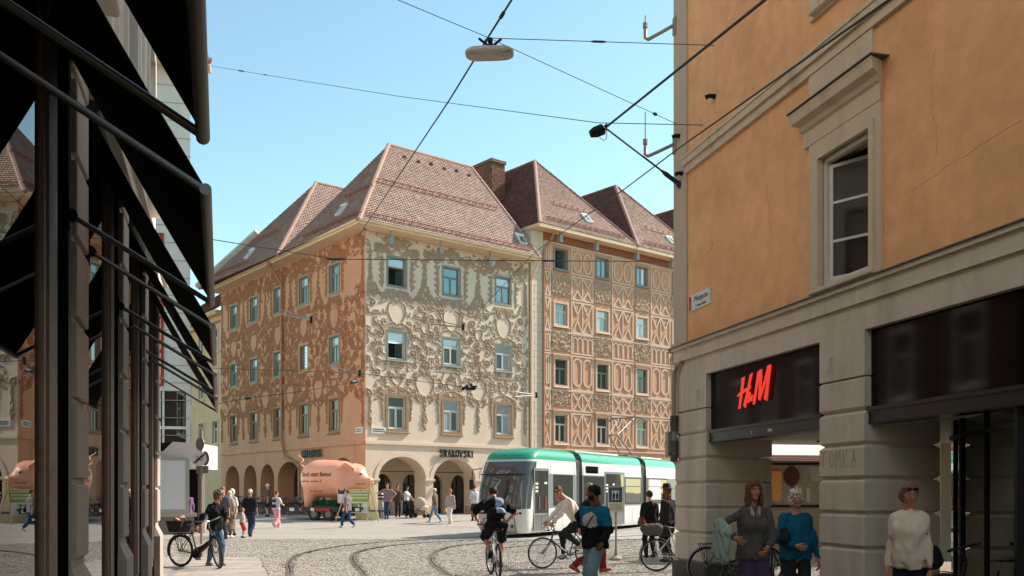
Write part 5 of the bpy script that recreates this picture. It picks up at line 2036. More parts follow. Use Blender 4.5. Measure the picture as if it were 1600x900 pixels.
def ellipsoid(P, c, r, Rm=None):
    q = P - np.asarray(c, float)
    if Rm is not None: q = q @ Rm
    r = np.asarray(r, float)
    k0 = np.linalg.norm(q / r, axis=1)
    k1 = np.linalg.norm(q / (r * r), axis=1) + 1e-9
    return k0 * (k0 - 1) / k1


def smin(a, b, k):
    h = np.maximum(k - np.abs(a - b), 0) / k
    return np.minimum(a, b) - h * h * k * .25


def rot3(ax, a):
    c, s = math.cos(a), math.sin(a)
    return {'x': np.array([[1, 0, 0], [0, c, -s], [0, s, c]]), 'y': np.array([[c, 0, s], [0, 1, 0], [-s, 0, c]]), 'z': np.array([[c, -s, 0], [s, c, 0], [0, 0, 1]])}[ax]


def surface_net(fn, lo, hi, h):
    """mesh of fn = 0 by naive surface nets; returns vertices, quads"""
    lo, hi = np.asarray(lo, float), np.asarray(hi, float)
    n = np.maximum(4, np.ceil((hi - lo) / h).astype(int) + 1)
    ax = [lo[i] + np.arange(n[i]) * h for i in range(3)]
    G = np.stack(np.meshgrid(*ax, indexing='ij'), -1).reshape(-1, 3)
    D = fn(G).reshape(n)
    D[0], D[-1], D[:, 0], D[:, -1], D[:, :, 0], D[:, :, -1] = [np.maximum(x, h * .2) for x in (D[0], D[-1], D[:, 0], D[:, -1], D[:, :, 0], D[:, :, -1])]
    ins = D < 0
    m = n - 1
    cor = [(i, j, k) for i in (0, 1) for j in (0, 1) for k in (0, 1)]
    sl = lambda A, c: A[c[0]:c[0] + m[0], c[1]:c[1] + m[1], c[2]:c[2] + m[2]]
    cnt = sum(sl(ins, c).astype(np.int8) for c in cor)
    act = (cnt > 0) & (cnt < 8)
    acc = np.zeros((*m, 3))
    num = np.zeros(m)
    for c in cor:
        for a_ in range(3):
            if c[a_]: continue
            e = list(c)
            e[a_] = 1
            d0, d1 = sl(D, c), sl(D, e)
            x = (d0 < 0) != (d1 < 0)
            t = np.where(x, d0 / np.where(x, d0 - d1, 1), 0)
            for b in range(3):
                acc[..., b] += np.where(x, (t if b == a_ else c[b]), 0)
            num += x
    idx = np.full(m, -1)
    I = np.argwhere(act)
    idx[act] = np.arange(len(I))
    V = lo + (I + acc[act] / num[act][:, None]) * h
    Q = []
    for a_ in range(3):
        b, c = (a_ + 1) % 3, (a_ + 2) % 3
        s0 = [slice(1, -1)] * 3
        s0[a_] = slice(0, -1)
        s1 = list(s0)
        s1[a_] = slice(1, None)
        A, B = ins[tuple(s0)], ins[tuple(s1)]
        off = np.array([1 if i != a_ else 0 for i in range(3)])
        for cond, flip in ((A & ~B, False), (~A & B, True)):
            p = np.argwhere(cond) + off
            if not len(p): continue
            db, dc = np.zeros(3, int), np.zeros(3, int)
            db[b] = 1
            dc[c] = 1
            g = lambda o: idx[tuple((p - o).T)]
            q = np.stack([g(db + dc), g(dc), g(0 * db), g(db)], 1)
            Q.append(q[:, ::-1] if flip else q)
    return V, np.concatenate(Q)


# ================================================================ THE TRAM
trd = Vector((0.4755, 0.88, 0)).normalized()
FT = Matrix.Identity(4)
for i_, (vx, vy) in enumerate((((trd.y, -trd.x, 0)), (trd.x, trd.y, 0), (0, 0, 1)) and zip((trd.y, -trd.x, 0), (trd.x, trd.y, 0))):
    FT[i_][0], FT[i_][1] = vx, vy
FT[0][3], FT[1][3], FT[2][3] = -.50, 34.90, 0.02
M_twhite = mat('tram_white', (0.72, 0.72, 0.70), 0.30, var=0.03, vscale=1, coat=0.3, stain=0.12, stain_col=(0.4, 0.38, 0.34), streak=True)
M_tgreen = mat('tram_green', (0.035, 0.36, 0.20), 0.28, var=0.03, coat=0.5)
M_tgrey = mat('tram_grey', (0.20, 0.225, 0.225), 0.4, var=0.05)
M_tglass = glass_mat('tram_glass', (0.075, 0.08, 0.072), 0.02, 0.25)
M_tscreen = glass_mat('tram_windscreen', (0.13, 0.145, 0.145), 0.02, 0.3)
M_rubber = mat('black_rubber', (0.015, 0.015, 0.015), 0.7, var=0.0)
tram = thing('tram', 'white and green low-floor tram curving into the square', 'tram', FT)
LEV = [(.14, .14, 1.00), (.36, .03, 1.07), (1.02, .0, 1.10), (1.04, .0, 1.10), (1.7, .13, 1.10), (2.36, .36, 1.10), (2.80, .56, 1.07), (2.88, .62, 1.06), (2.90, .63, 1.06), (3.06, .74, 1.03), (3.2, .95, .95), (3.30, 1.3, .78), (3.36, 1.9, .45), (3.37, 2.4, .1)]


def car(name, y0, y1, front):
    mb = MB()
    nT = 30
    vs = []
    rows = []
    for (z, sb, hw) in LEV:
        row = []
        if front:
            D = .62
            row.append((-hw, y1))
            row.append((-hw, y0 + sb + D + 1.0))
            for k in range(nT + 1):
                th = -math.pi / 2 + math.pi * k / nT
                sx, cx = math.sin(th), max(0, math.cos(th))
                row.append((hw * math.copysign(abs(sx) ** .52, sx), y0 + sb + D * (1 - cx ** .62)))
            row.append((hw, y0 + sb + D + 1.0))
            row.append((hw, y1))
        else:
            row = [(-hw, y1), (-hw, (y0 + y1) / 2), (-hw, y0), (hw, y0), (hw, (y0 + y1) / 2), (hw, y1)]
        rows.append(row)
        vs += [(x, y, z) for (x, y) in row]
    n = len(rows[0])
    for i in range(len(LEV) - 1):
        for j in range(n - 1):
            ym = (rows[i][j][1] + rows[i][j + 1][1]) / 2
            xm = abs(rows[i][j][0] + rows[i][j + 1][0]) / 2
            z = (LEV[i][0] + LEV[i + 1][0]) / 2
            if z > 2.885: mi = 1
            elif 1.03 < z < 2.80 and front and (ym - LEV[i][1] - y0) < .50: mi = 3
            elif 1.03 < z < 2.36 and (not front or ym > 1.2 + y0): mi = 2
            else: mi = 0
            a, b = i * n + j, i * n + j + 1
            mb.add([vs[a], vs[b], vs[b + n], vs[a + n]], [(0, 1, 2, 3)], mi)
    # floor plate and end walls
    ends = [[(x, y1, z) for (z, sb, hw) in LEV for x in (-hw,)] + [(hw, y1, z) for (z, sb, hw) in reversed(LEV)]]
    if not front: ends.append([(-hw, y0, z) for (z, sb, hw) in LEV] + [(hw, y0, z) for (z, sb, hw) in reversed(LEV)])
    for e in ends: mb.add(e, [tuple(range(len(e)))], 2)
    mb.add([(-.98, y0 + (.8 if front else 0), .13), (.98, y0 + (.8 if front else 0), .13), (.98, y1, .13), (-.98, y1, .13)], [(3, 2, 1, 0)], 4)
    me = mb.mesh(name, [M_twhite, M_tgreen, M_tgrey, M_tscreen, M_rubber])
    import bmesh
    bm = bmesh.new()
    bm.from_mesh(me)
    bmesh.ops.remove_doubles(bm, verts=bm.verts, dist=.002)
    bm.to_mesh(me)
    bm.free()
    me.polygons.foreach_set('use_smooth', [True] * len(me.polygons))
    me.set_sharp_from_angle(angle=R(32))
    return ob(name, me, tram, FT)


cars = [car('car_body', 0, 4.5, True), car('car_body', 5.12, 11.9, False), car('car_body', 12.6, 17.0, False), car('car_body', 17.7, 23.5, False)]
for (a, b) in ((4.5, 5.12), (11.9, 12.6), (17.0, 17.7)):
    mb = MB()
    n = 10
    for k in range(n):
        y0, y1 = a + (b - a) * k / n, a + (b - a) * (k + 1) / n
        e = .05 if k % 2 else .0
        P0 = [(-1.0 + e, .2), (1.0 - e, .2), (1.0 - e, 2.9), (.75 - e, 3.12), (-.75 + e, 3.12), (-1.0 + e, 2.9)]
        mb.add([(x, y0, z) for x, z in P0] + [(x, y1, z) for x, z in P0], [tuple(range(6)), tuple(reversed(range(6, 12)))] + [((k2 + 1) % 6, k2, k2 + 6, (k2 + 1) % 6 + 6) for k2 in range(6)])
    mb.build('bellows', mat('bellows_grey', (0.13, 0.13, 0.125), 0.8, var=0.1), tram, FT)
X0 = 1.10


def side_panel(y0, y1, z0, z1, kind):
    """door or window on the near side, a few millimetres proud"""
    if kind == 'window':
        mb = MB()
        MS = FT @ T(X0, 0, 0) @ RZ(R(90))         # x of the panel runs back along the tram, front faces outwards
        mb.ring([(y0, z0), (y1, z0), (y1, z1), (y0, z1)], [(y0 + .05, z0 + .05), (y1 - .05, z0 + .05), (y1 - .05, z1 - .05), (y0 + .05, z1 - .05)], -.012, .0, 0, MS)
        w = mb.build('window', M_rubber, tram)
        g = MB()
        g.box(y0 + .045, y1 - .045, -.007, 0.0, z0 + .045, z1 - .045, 0, MS)
        g.build('pane', M_tglass, w)
        g = MB()
        g.box(y0 + .05, y1 - .05, -.011, -.006, z1 - .42, z1 - .39, 0, MS)
        g.build('glazing_bar', M_rubber, w)
    else:
        MS = FT @ T(X0, 0, 0) @ RZ(R(90))
        mb = MB()
        mb.ring([(y0, z0), (y1, z0), (y1, z1), (y0, z1)], [(y0 + .07, z0 + .02), (y1 - .07, z0 + .02), (y1 - .07, z1 - .09), (y0 + .07, z1 - .09)], -.02, .0, 0, MS)
        d = mb.build('door', M_tgrey, tram)
        ym = (y0 + y1) / 2
        for (a, b) in ((y0 + .075, ym - .015), (ym + .015, y1 - .075)):
            g = MB()
            g.box(a, b, -.014, .0, z0 + .03, z0 + .62, 0, MS)
            g.build('lower_pane', mat('tram_glass_low', (0.12, 0.13, 0.125), 0.15, var=0.05), d)
            g = MB()
            g.box(a, b, -.014, .0, z0 + .66, z1 - .1, 0, MS)
            g.build('pane', M_tglass, d)
        for yy_, dz in ((ym - .28, .82), (ym + .26, .78)):
            g = MB()
            g.box(yy_, yy_ + .035, -.06, -.015, z0 + dz, z0 + dz + .5, 0, MS)
            g.build('handle', mat('handle_red', lin(170, 100, 92), 0.4, var=0), d)
        for k in range(4):
            g = MB()
            yy_ = y0 + .12 + (.75 if k == 3 else 0)
            g.box(yy_, yy_ + .22, -.0165, -.0145, z1 - .62 - k * .14 + (.45 if k == 3 else 0), z1 - .54 - k * .14 + (.45 if k == 3 else 0), 0, MS)
            g.build('sticker', M_white, d)


side_panel(.62, 1.72, .2, 2.52, 'door') if False else None
side_panel(.70, 1.95, .2, 2.55, 'door')
side_panel(2.36, 4.15, 1.12, 2.34, 'window')
side_panel(5.2, 7.35, 1.12, 2.33, 'window')
side_panel(7.45, 9.7, .2, 2.55, 'door')
side_panel(9.8, 11.85, 1.12, 2.33, 'window')
side_panel(12.75, 15.6, 1.12, 2.33, 'window')
side_panel(18.2, 21, 1.12, 2.33, 'window')
MS = FT @ T(X0, 0, 0) @ RZ(R(90))
g = MB()
g.box(5.45, 6.75, -.008, 0, 2.45, 2.74, 0, MS)
g.build('line_display', mat('display_glass', (0.03, 0.03, 0.028), 0.2, var=0), tram)
g = MB()
g.box(13.0, 14.6, -.009, -.001, 1.3, 2.28, 0, MS)
g.build('info_panel', M_white, tram)
for (y, z0, z1) in ((2.12, .2, 2.85), (4.3, .2, 2.85), (5.19, .2, 2.85), (9.75, .2, 2.85), (11.8, .2, 2.85), (3.2, .2, 1.0), (6.3, .2, 1.0), (10.8, .2, 1.0), (14.2, .2, 1.0)):
    g = MB()
    g.box(y, y + .014, -.003, .0, z0, z1, 0, MS)
    g.build('panel_seam', M_tgrey, tram)
# front: destination band, driver, wiper, lamps, mouldings
g = MB()
for k in range(22):
    if k in (3, 7, 15): continue
    x = -.62 + k * .052
    g.box(x, x + .034, .0, .012, 0, .055 if k % 3 else .07, 0)
g.build('destination_display', mat('led_orange', lin(150, 74, 62), 0.5, var=0, emit=(lin(200, 90, 70), .05)), tram, FT @ T(0, .44, 2.56) @ RX(R(-18)))
g = MB()
g.box(-.95, .95, .0, .012, .0, .035)
g.build('windscreen_divider', M_rubber, tram, FT @ T(0, .295, 2.30) @ RX(R(-18)))
g = MB()
g.tube([(.18, -.02, 1.08), (.32, .10, 1.75), (.24, .15, 2.1)], .014, 6)
g.tube([(.20, .03, 1.35), (.36, .16, 2.15)], .012, 6)
g.build('wiper', M_rubber, tram, FT)
for (x, n_) in ((-.86, 'headlight'), (-.74, 'headlight'), (-.62, 'headlight'), (.86, 'headlight'), (.74, 'headlight'), (.62, 'headlight')):
    g = MB()
    yy_ = .62 * (1 - max(0, math.cos(math.asin(min(1, (abs(x) / 1.10) ** (1 / .52))))) ** .62)
    g.tube([(x, yy_ - .012, .88), (x, yy_ + .05, .88)], .047, 12)
    g.build(n_, mat('lamp_dark', (0.05, 0.03, 0.03), 0.15, var=0), tram, FT)
g = MB()
g.ring([(-.72, .16), (.72, .16), (.66, .70), (-.66, .70)], [(-.69, .19), (.69, .19), (.635, .675), (-.635, .675)], -.012, .05)
g.build('bumper_panel', M_tgrey, tram, FT @ T(0, .03, 0))
g = MB()
g.ring([(.50, .34), (.60, .34), (.60, .46), (.50, .46)], [(.525, .365), (.575, .365), (.575, .435), (.525, .435)], -.012, .02)
g.build('fleet_number', M_rubber, tram, FT @ T(0, .02, 0))
g = MB()     # driver behind the windscreen is hidden by reflections: dashboard blind and seat back
g.box(-1.0, .95, -.001, .012, 0, .04)
g.build('waist_rail', M_rubber, tram, FT @ T(0, -.008, 1.03))
mr = MB()
mr.tube([(-1.06, .55, 2.55), (-1.32, .35, 2.5), (-1.34, .34, 2.1)], .022, 6)
mr.box(-1.42, -1.28, .28, .36, 1.75, 2.12)
mr.build('mirror', M_rubber, tram, FT)
for (a, b) in ((5.8, 10.6), (13.6, 16.6)):
    g = MB()
    g.box(-.45, .45, a, b, 3.3, 3.41)
    g.build('roof_box', M_twhite, tram, FT)
for y in (2.6, 8.4, 15.0):
    for dy in (-.8, .8):
        g = MB()
        g.tube([(.62, y + dy, .31), (.78, y + dy, .31)], .29, 16)
        g.build('wheel', M_rubber, tram, FT)
pt = MB()
yb = 12.3
pant = []
pt.box(-.5, .5, yb - .6, yb + .6, 3.36, 3.42)
pt.tube([(-.3, yb + .5, 3.45), (-.22, yb - 1.25, 4.35)], .035, 6)
pt.tube([(.3, yb + .5, 3.45), (.22, yb - 1.25, 4.35)], .035, 6)
pt.tube([(-.25, yb - 1.25, 4.35), (.25, yb - 1.25, 4.35)], .03, 6)
pt.tube([(-.22, yb - 1.25, 4.35), (-.4, yb + .45, 5.25)], .025, 6)
pt.tube([(.22, yb - 1.25, 4.35), (.4, yb + .45, 5.25)], .025, 6)
pt.build('pantograph_arm', mat('pantograph_metal', (0.22, 0.21, 0.20), 0.45, metal=0.4, var=0), tram, FT)
pt = MB()
for dy in (-.12, .12): pt.tube([(-.95, yb + .45 + dy, 5.12), (-.7, yb + .45 + dy, 5.27), (.7, yb + .45 + dy, 5.27), (.95, yb + .45 + dy, 5.12)], .028, 6)
for x in (-.5, .5): pt.tube([(x, yb + .3, 5.26), (x, yb + .6, 5.26)], .02, 6)
pt.build('contact_strip', MC['pantograph_metal'], tram, FT)

# ================================================================ THE PIG ON ITS TRAILER
PZ = 0.93
FP_ = T(-9.35, 50.2, 0) @ RZ(math.atan2(-.24, .97))
PE = [rot3('z', R(35)) @ rot3('y', R(25)), None]


def pig_sdf(P):
    Q = P.copy()
    Q[:, 1] = np.abs(Q[:, 1])
    d = ellipsoid(P, (-.28, 0, 1.46), (1.55, .90, 1.0))
    d = smin(d, ellipsoid(P, (-1.0, 0, 1.5), (.88, .86, .93)), .3)
    d = smin(d, ellipsoid(P, (.5, 0, 1.42), (.85, .84, .90)), .3)
    hd = ellipsoid(P, (1.18, 0, 1.55), (.60, .56, .58))
    hd = smin(hd, round_cone(P, (1.4, 0, 1.38), (1.96, 0, 1.30), .38, .20), .22)
    hd = smin(hd, ellipsoid(Q, (1.2, .32, 1.28), (.34, .28, .30)), .15)
    hd = smin(hd, ellipsoid(P, (1.5, 0, 1.08), (.36, .26, .17)), .12)
    hd = np.maximum(hd, -(round_cone(Q, (1.35, .50, 1.2), (1.85, .30, 1.17), .03, .02)))
    hd = smin(hd, ellipsoid(P, (2.02, 0, 1.30), (.07, .23, .20)), .05)
    for yy_ in (.08,): hd = np.maximum(hd, -(ellipsoid(Q, (2.1, yy_, 1.32), (.08, .045, .06))))
    hd = smin(hd, ellipsoid(Q, (1.50, .33, 1.74), (.12, .10, .07)), .08)
    d = smin(d, hd, .22)
    d = smin(d, round_cone(Q, (.62, .46, 1.0), (.70, .46, .08), .36, .17), .2)
    d = smin(d, round_cone(Q, (-1.2, .44, 1.05), (-1.38, .44, .08), .44, .18), .22)
    d = np.maximum(d, -(ellipsoid(Q, (.88, .46, .02), (.10, .03, .16))))
    ear = ellipsoid(Q, (1.04, .62, 2.10), (.42, .30, .065), rot3('z', R(20)) @ rot3('x', R(32)) @ rot3('y', R(18)))
    d = smin(d, ear, .07)
    d += .012 * np.sin(9 * P[:, 0] + 2) * np.sin(7 * P[:, 2]) * np.clip((P[:, 0] + .2) * 2, 0, 1)
    return d


pig = thing('pig_sculpture', 'giant pink pig sculpture with lettering standing on the trailer', 'pig', FP_ @ T(0, 0, PZ))
V, Q = surface_net(pig_sdf, (-2.1, -1.15, -.06), (2.3, 1.15, 2.75), .045)
M_pig = mat('pig_pink', lin(238, 168, 140), 0.42, var=0.06, vscale=1.5, coat=0.2, stain=0.12, stain_col=(0.5, 0.2, 0.13), sscale=1.2)
pme = np_mesh('body', V, Q, M_pig, smooth=180)
pb = ob('body', pme, pig, FP_ @ T(0, 0, PZ))
from mathutils.bvhtree import BVHTree
bvh = BVHTree.FromPolygons([Vector(v) for v in V], [tuple(int(i) for i in q) for q in Q])


def project_text(txt, size, x, z, name, m, bold=0.0):
    me = text_mesh(txt, size, 0, name, m, 'LEFT', bold)
    for v in me.vertices: v.co.x = v.co.x * .74 + v.co.z * .12
    for v in me.vertices:
        o = Vector((x + v.co.x, -3, z + v.co.z))
        h = bvh.ray_cast(o, Vector((0, 1, 0)))
        v.co = (h[0] + Vector((0, -.012, 0))) if h[0] else Vector((o.x, -.9, o.z))
    me.update()
    return ob(name, me, pig, FP_ @ T(0, 0, PZ))


M_ink = mat('pig_lettering', lin(60, 34, 26), 0.6, var=0)
project_text('Stroh statt Beton!', .33, -1.62, 1.68, 'lettering', M_ink, .006)
mb = MB()
for (x, x1, z, hgt) in ((-1.6, -.35, 1.27, .13), (-1.05, -.45, .78, .07)):
    while x < x1:
        w = rng.uniform(.03, .07)
        hh = hgt * rng.choice((.6, .6, 1))
        if rng.random() > .12:
            pts = []
            for (xx, zz) in ((x, z), (x + w * .6, z), (x + w * .6, z + hh), (x, z + hh)):
                h = bvh.ray_cast(Vector((xx, -3, zz)), Vector((0, 1, 0)))
                pts.append((h[0] + Vector((0, -.012, 0))) if h[0] else Vector((xx, -.9, zz)))
            mb.add(pts, [(0, 1, 2, 3)])
        x += w + .012
mb.build('small_print', M_ink, pig, FP_ @ T(0, 0, PZ), kind='stuff')
for s_ in (-1, 1):
    mb = MB()
    mb.lathe([(0.0, -.05), (.05, -.035), (.06, 0), (.05, .035), (0.0, .05)], 10, 0, T(1.60, s_ * .385, 1.70))
    mb.build('eye', mat('pig_eye', (0.01, 0.008, 0.008), 0.15, var=0), pig, FP_ @ T(0, 0, PZ), smooth=60)
    mb = MB()
    mb.tube([(1.36, s_ * .52, 1.22), (1.52, s_ * .49, 1.165), (1.68, s_ * .42, 1.17), (1.82, s_ * .33, 1.20)], .016, 5)
    mb.build('mouth_line', M_ink, pig, FP_ @ T(0, 0, PZ))
mb = MB()
mb.tube([(-1.80 - .02 * k + .10 * math.cos(k * .75), .10 * math.sin(k * .75), 1.95 + k * .062) for k in range(14)], [.06 - .003 * k for k in range(14)], 7)
mb.build('tail', M_pig, pig, FP_ @ T(0, 0, PZ), smooth=60)

tr = thing('trailer', 'low black car trailer with tandem wheels carrying the pig', 'trailer', FP_ @ T(0, 0, .2))
M_trail = mat('trailer_black', (0.02, 0.02, 0.02), 0.5, var=0.1)
mb = MB()
mb.box(-2.3, 1.9, -1.08, 1.08, .78, .90)
mb.box(-2.3, 1.9, -1.10, -1.04, .66, .91)
mb.box(-2.3, 1.9, 1.04, 1.10, .66, .91)
mb.build('deck', M_trail, tr, FP_)
mb = MB()
mb.tube([(1.9, -.5, .72), (2.7, 0, .70)], .05, 6)
mb.tube([(1.9, .5, .72), (2.7, 0, .70)], .05, 6)
mb.tube([(2.5, 0, .70), (2.5, 0, .3)], .035, 6)
mb.build('drawbar', M_trail, tr, FP_)
for x in (-.72, .08):
    for y in (-1.0, 1.0):
        mb = MB()
        mb.tube([(x, y - .1, .53), (x, y + .1, .53)], .31, 18)
        w_ = mb.build('wheel', M_rubber, tr, FP_)
        mb = MB()
        mb.tube([(x, y - .115, .53), (x, y + .115, .53)], .17, 14)
        mb.build('rim', mat('rim_grey', lin(120, 112, 104), 0.5, var=.1), w_, FP_)
for y in (-1.02, 1.02):
    mb = MB()
    mb.tube([(-1.15, y, .62), (-1.0, y, .88), (-.72, y, .93), (.08, y, .93), (.36, y, .88), (.5, y, .62)], [.05] * 6, 6)
    mb.build('mudguard', M_trail, tr, FP_)
for (x, w, m_) in ((-2.1, .26, M_white), (-1.55, .14, MC['handle_red']), (.9, .3, M_white), (-.9 + .3, .8, mat('reflector_red', lin(150, 40, 34), 0.4, var=0)), (-.9, .2, M_white), (1.6, .22, M_white)):
    mb = MB()
    mb.box(x, x + w, -1.115, -1.101, .70, .86)
    mb.build('side_marker', m_, tr, FP_)
# green artificial grass hanging and standing round the legs
gr = MB()
for k in range(2600):
    x, y = rng.uniform(-1.5, 1.55), rng.choice((-1, -1, -1, 1)) * rng.uniform(.05, .42)
    if abs(x + 1.36) < .22 or abs(x - .7) < .22: continue
    z = .9
    h_ = rng.uniform(.2, .46)
    a = rng.uniform(0, 6.28)
    w = .03
    p = Vector((x, y, z))
    gr.add([p + Vector((w * math.cos(a), w * math.sin(a), 0)), p - Vector((w * math.cos(a), w * math.sin(a), 0)), p + Vector((rng.uniform(-.1, .1), rng.uniform(-.1, .1), h_))], [(0, 1, 2)])
o = gr.build('green_fringe', mat('artificial_grass', (0.02, 0.15, 0.06), 0.7, rnd=0.4), tr, FP_, kind='stuff')

# ================================================================ STREET THINGS IN THE MIDDLE
M_wood = mat('pale_wood', lin(206, 176, 134), 0.6, var=0.15, vscale=6)
af = thing('sign_easel', 'wooden easel with green and white advertising boards in front of the pig', 'sign', T(-8.0, 49.0, .17) @ RZ(R(-8)))
MA = T(-8.0, 49.0, .17) @ RZ(R(-8))
for x in (-.85, .62): 
    mb = MB()
    mb.tube([(x - (.2 if x < 0 else -.0), -.35, 0), (x + .28 * (1 if x < 0 else .2), .0, 1.75)], .032, 5, 0, MA)
    mb.build('leg', M_wood, af)
mb = MB()
mb.tube([(1.2, -.2, -.02), (.62, .1, 1.95)], .035, 5, 0, MA)
mb.build('leg', M_wood, af)
mb = MB()
mb.ext([(-.70, .42), (.52, .42), (.72, 1.66), (-.42, 1.66)], -.06, -.03, 0, MA @ RX(R(-6)))
bd = mb.build('board', M_white, af)
mb = MB()
mb.ext([(-.58, 1.02), (.62, 1.02), (.715, 1.62), (-.41, 1.62)], -.068, -.061, 0, MA @ RX(R(-6)))
mb.build('green_field', mat('poster_green', lin(150, 172, 70), 0.6, var=.05), bd)
mb = MB()
for z in (1.18, 1.34, 1.5):
    x = -.42
    while x < .5:
        w = rng.uniform(.06, .12)
        mb.box(x, x + w, -.074, -.069, z, z + .07, 0, MA @ RX(R(-6)))
        x += w + .03
mb.build('print_lines', M_white, bd, kind='stuff')
ob('lettering', text_mesh('UBT', .42, .003, 'lettering', mat('olive_ink', lin(120, 128, 52), 0.6, var=0), bold=.012), bd, MA @ RX(R(-6)) @ T(-.12, -.064, .76))
py_ = thing('paper_board', 'pale yellow board leaning behind the wooden easel', 'board', T(-7.6, 49.6, .2))
mb = MB()
mb.ext([(-.55, 0.02), (.75, 0.02), (.40, 1.9), (.05, 1.95)], .0, .04, 0, T(-7.7, 49.75, .2) @ RX(R(-5)))
mb.build('board', mat('pale_yellow_board', lin(236, 224, 176), 0.6, var=.06), py_)
bp = thing('info_stand', 'small blue and white info stand beside the pig', 'stand', T(-8.95, 49.3, .2))
mb = MB()
mb.box(-.22, .22, -.03, .03, .95, 1.75, 0, T(-8.85, 49.3, .17))
mb.build('panel', M_white, bp)
mb = MB()
mb.box(-.2, .2, -.036, -.031, 1.42, 1.70, 0, T(-8.85, 49.3, .17))
mb.build('blue_header', mat('poster_blue', lin(32, 62, 110), 0.5, var=.05), bp)
mb = MB()
mb.tube([(0, 0, 0), (0, 0, 1.0)], .03, 6, 0, T(-8.85, 49.3, .17))
mb.tube([(-.25, 0, .02), (.25, 0, .02)], .03, 6, 0, T(-8.85, 49.3, .17))
mb.build('post', M_blackframe, bp)
bo = thing('bollard', 'pale grey round bollard with black and white top bands before the first arch', 'bollard', T(-7.05, 51.0, .26))
mb = MB()
mb.lathe([(.17, 0), (.17, 1.02), (.18, 1.03)], 18, 0, T(-7.05, 51.0, .26))
mb.build('column', mat('bollard_grey', lin(190, 186, 180), 0.5, var=.05), bo, smooth=40)
for k, m_ in enumerate((M_blackframe, M_white, M_blackframe, M_white)):
    mb = MB()
    mb.lathe([(.185, 1.03 + k * .09), (.185, 1.12 + k * .09 - .003)] if k < 3 else [(.185, 1.30), (.15, 1.37), (.05, 1.40)], 18, 0, T(-7.05, 51.0, .26))
    mb.build('band', m_, bo, smooth=40)

# poster stand in front of the tram
ps = thing('poster_stand', 'blue poster with two figures on a post in front of the tram door', 'sign', T(2.45, 23.2, 0))
MPs = T(2.55, 23.2, 0) @ RZ(R(6))
mb = MB()
mb.box(-.20, .20, -.02, .03, 1.18, 1.80, 0, MPs)
p_ = mb.build('panel', mat('panel_cream', lin(216, 208, 186), .5, var=.05), ps)
mb = MB()
mb.box(-.185, .14, -.026, -.021, 1.42, 1.785, 0, MPs)
mb.build('blue_poster', mat('poster_blue2', lin(28, 74, 128), .5, var=.04), p_)
mb = MB()
mb.box(-.11, .065, -.031, -.027, 1.48, 1.70, 0, MPs)
mb.build('white_field', M_white, p_)
for x in (-.065, .02):
    mb = MB()
    mb.ext([(x - .028, 1.49), (x + .028, 1.49), (x + .034, 1.60), (x + .016, 1.645), (x - .016, 1.645), (x - .034, 1.60)], -.035, -.0315, 0, MPs)
    mb.ext([(x + .017 * math.cos(k * .785), 1.662 + .019 * math.sin(k * .785)) for k in range(8)], -.035, -.0315, 0, MPs)
    mb.build('figure', mat('ink_black', (0.02, 0.02, 0.022), .6, var=0), p_)
mb = MB()
for x, w in ((-.10, .16), (-.08, .12)): pass
z = 1.73
for k in range(6): mb.box(-.09 + k * .026, -.09 + k * .026 + .018, -.030, -.0265, z, z + .03, 0, MPs)
for r_ in range(5):
    x = -.16
    while x < .12:
        w = rng.uniform(.015, .05)
        mb.box(x, x + w, -.0255, -.0205, 1.22 + r_ * .035, 1.232 + r_ * .035, 0, MPs)
        x += w + .012
mb.build('print_lines', mat('print_grey', lin(110, 100, 90), .6, var=0), p_, kind='stuff')
mb = MB()
mb.tube([(0, .02, .1), (0, .02, 1.2)], .025, 8, 0, MPs)
mb.build('post', M_conduit, ps)
mb = MB()
mb.lathe([(.16, 0), (.16, .05), (.05, .12), (.03, .3)], 14, 0, MPs @ T(0, .02, 0))
mb.build('foot', M_conduit, ps, smooth=40)

# ---- newspaper kiosk seen through the passage
nk = thing('news_stand', 'news stand under a white awning with posters in its window behind the passage', 'kiosk', T(7.3, 24.6, 0))
FN = T(5.6, 24.5, 0) @ RZ(R(-10))
mb = MB()
mb.box(.55, 5.0, .1, 2.2, 0, 3.0, 0, FN)
mb.build('booth', mat('booth_beige', lin(150, 134, 112), .8, var=.12), nk)
mb = MB()
mb.ring([(.9, 1.28), (2.6, 1.28), (2.6, 2.42), (.9, 2.42)], [(.96, 1.34), (2.54, 1.34), (2.54, 2.36), (.96, 2.36)], .02, .1, 0, FN)
kw = mb.build('window', M_blackframe, nk)
mb = MB()
mb.box(.95, 2.55, .085, .095, 1.33, 2.37, 0, FN)
mb.build('pane', mat('poster_ground', lin(150, 142, 128), .4, var=.35, vscale=9), kw)
for (x, z, w, h_, c) in ((1.0, 1.45, .34, .75, (214, 150, 76)), (1.06, 2.0, .24, .28, (196, 60, 50)), (.97, 1.75, .10, .5, (44, 62, 104)), (1.8, 1.42, .08, .3, (180, 170, 150)), (1.95, 1.40, .09, .36, (190, 180, 160)), (2.3, 1.7, .12, .18, (130, 34, 40)), (2.05, 1.95, .36, .36, (176, 160, 140)), (1.55, 1.55, .12, .26, (70, 90, 110)), (2.34, 1.36, .16, .22, (80, 76, 92))):
    mb = MB()
    mb.box(x, x + w, .070 - rng.uniform(0, .008), .084, z, z + h_, 0, FN)
    mb.build('poster', mat('poster_%d_%d' % (c[0], c[2]), lin(*c), .5, var=.25, vscale=14), kw)
for (x, z, a, b, c) in ((1.58, 2.08, .20, .26, (74, 26, 30)), (1.76, 1.74, .13, .15, (176, 150, 76))):
    mb = MB()
    mb.ext([(x + a * math.cos(k * .393), z + b * math.sin(k * .393)) for k in range(16)], .05, .068, 0, FN)
    mb.build('oval_sign', mat('oval_%d' % c[0], lin(*c), .5, var=.2, vscale=20), kw)
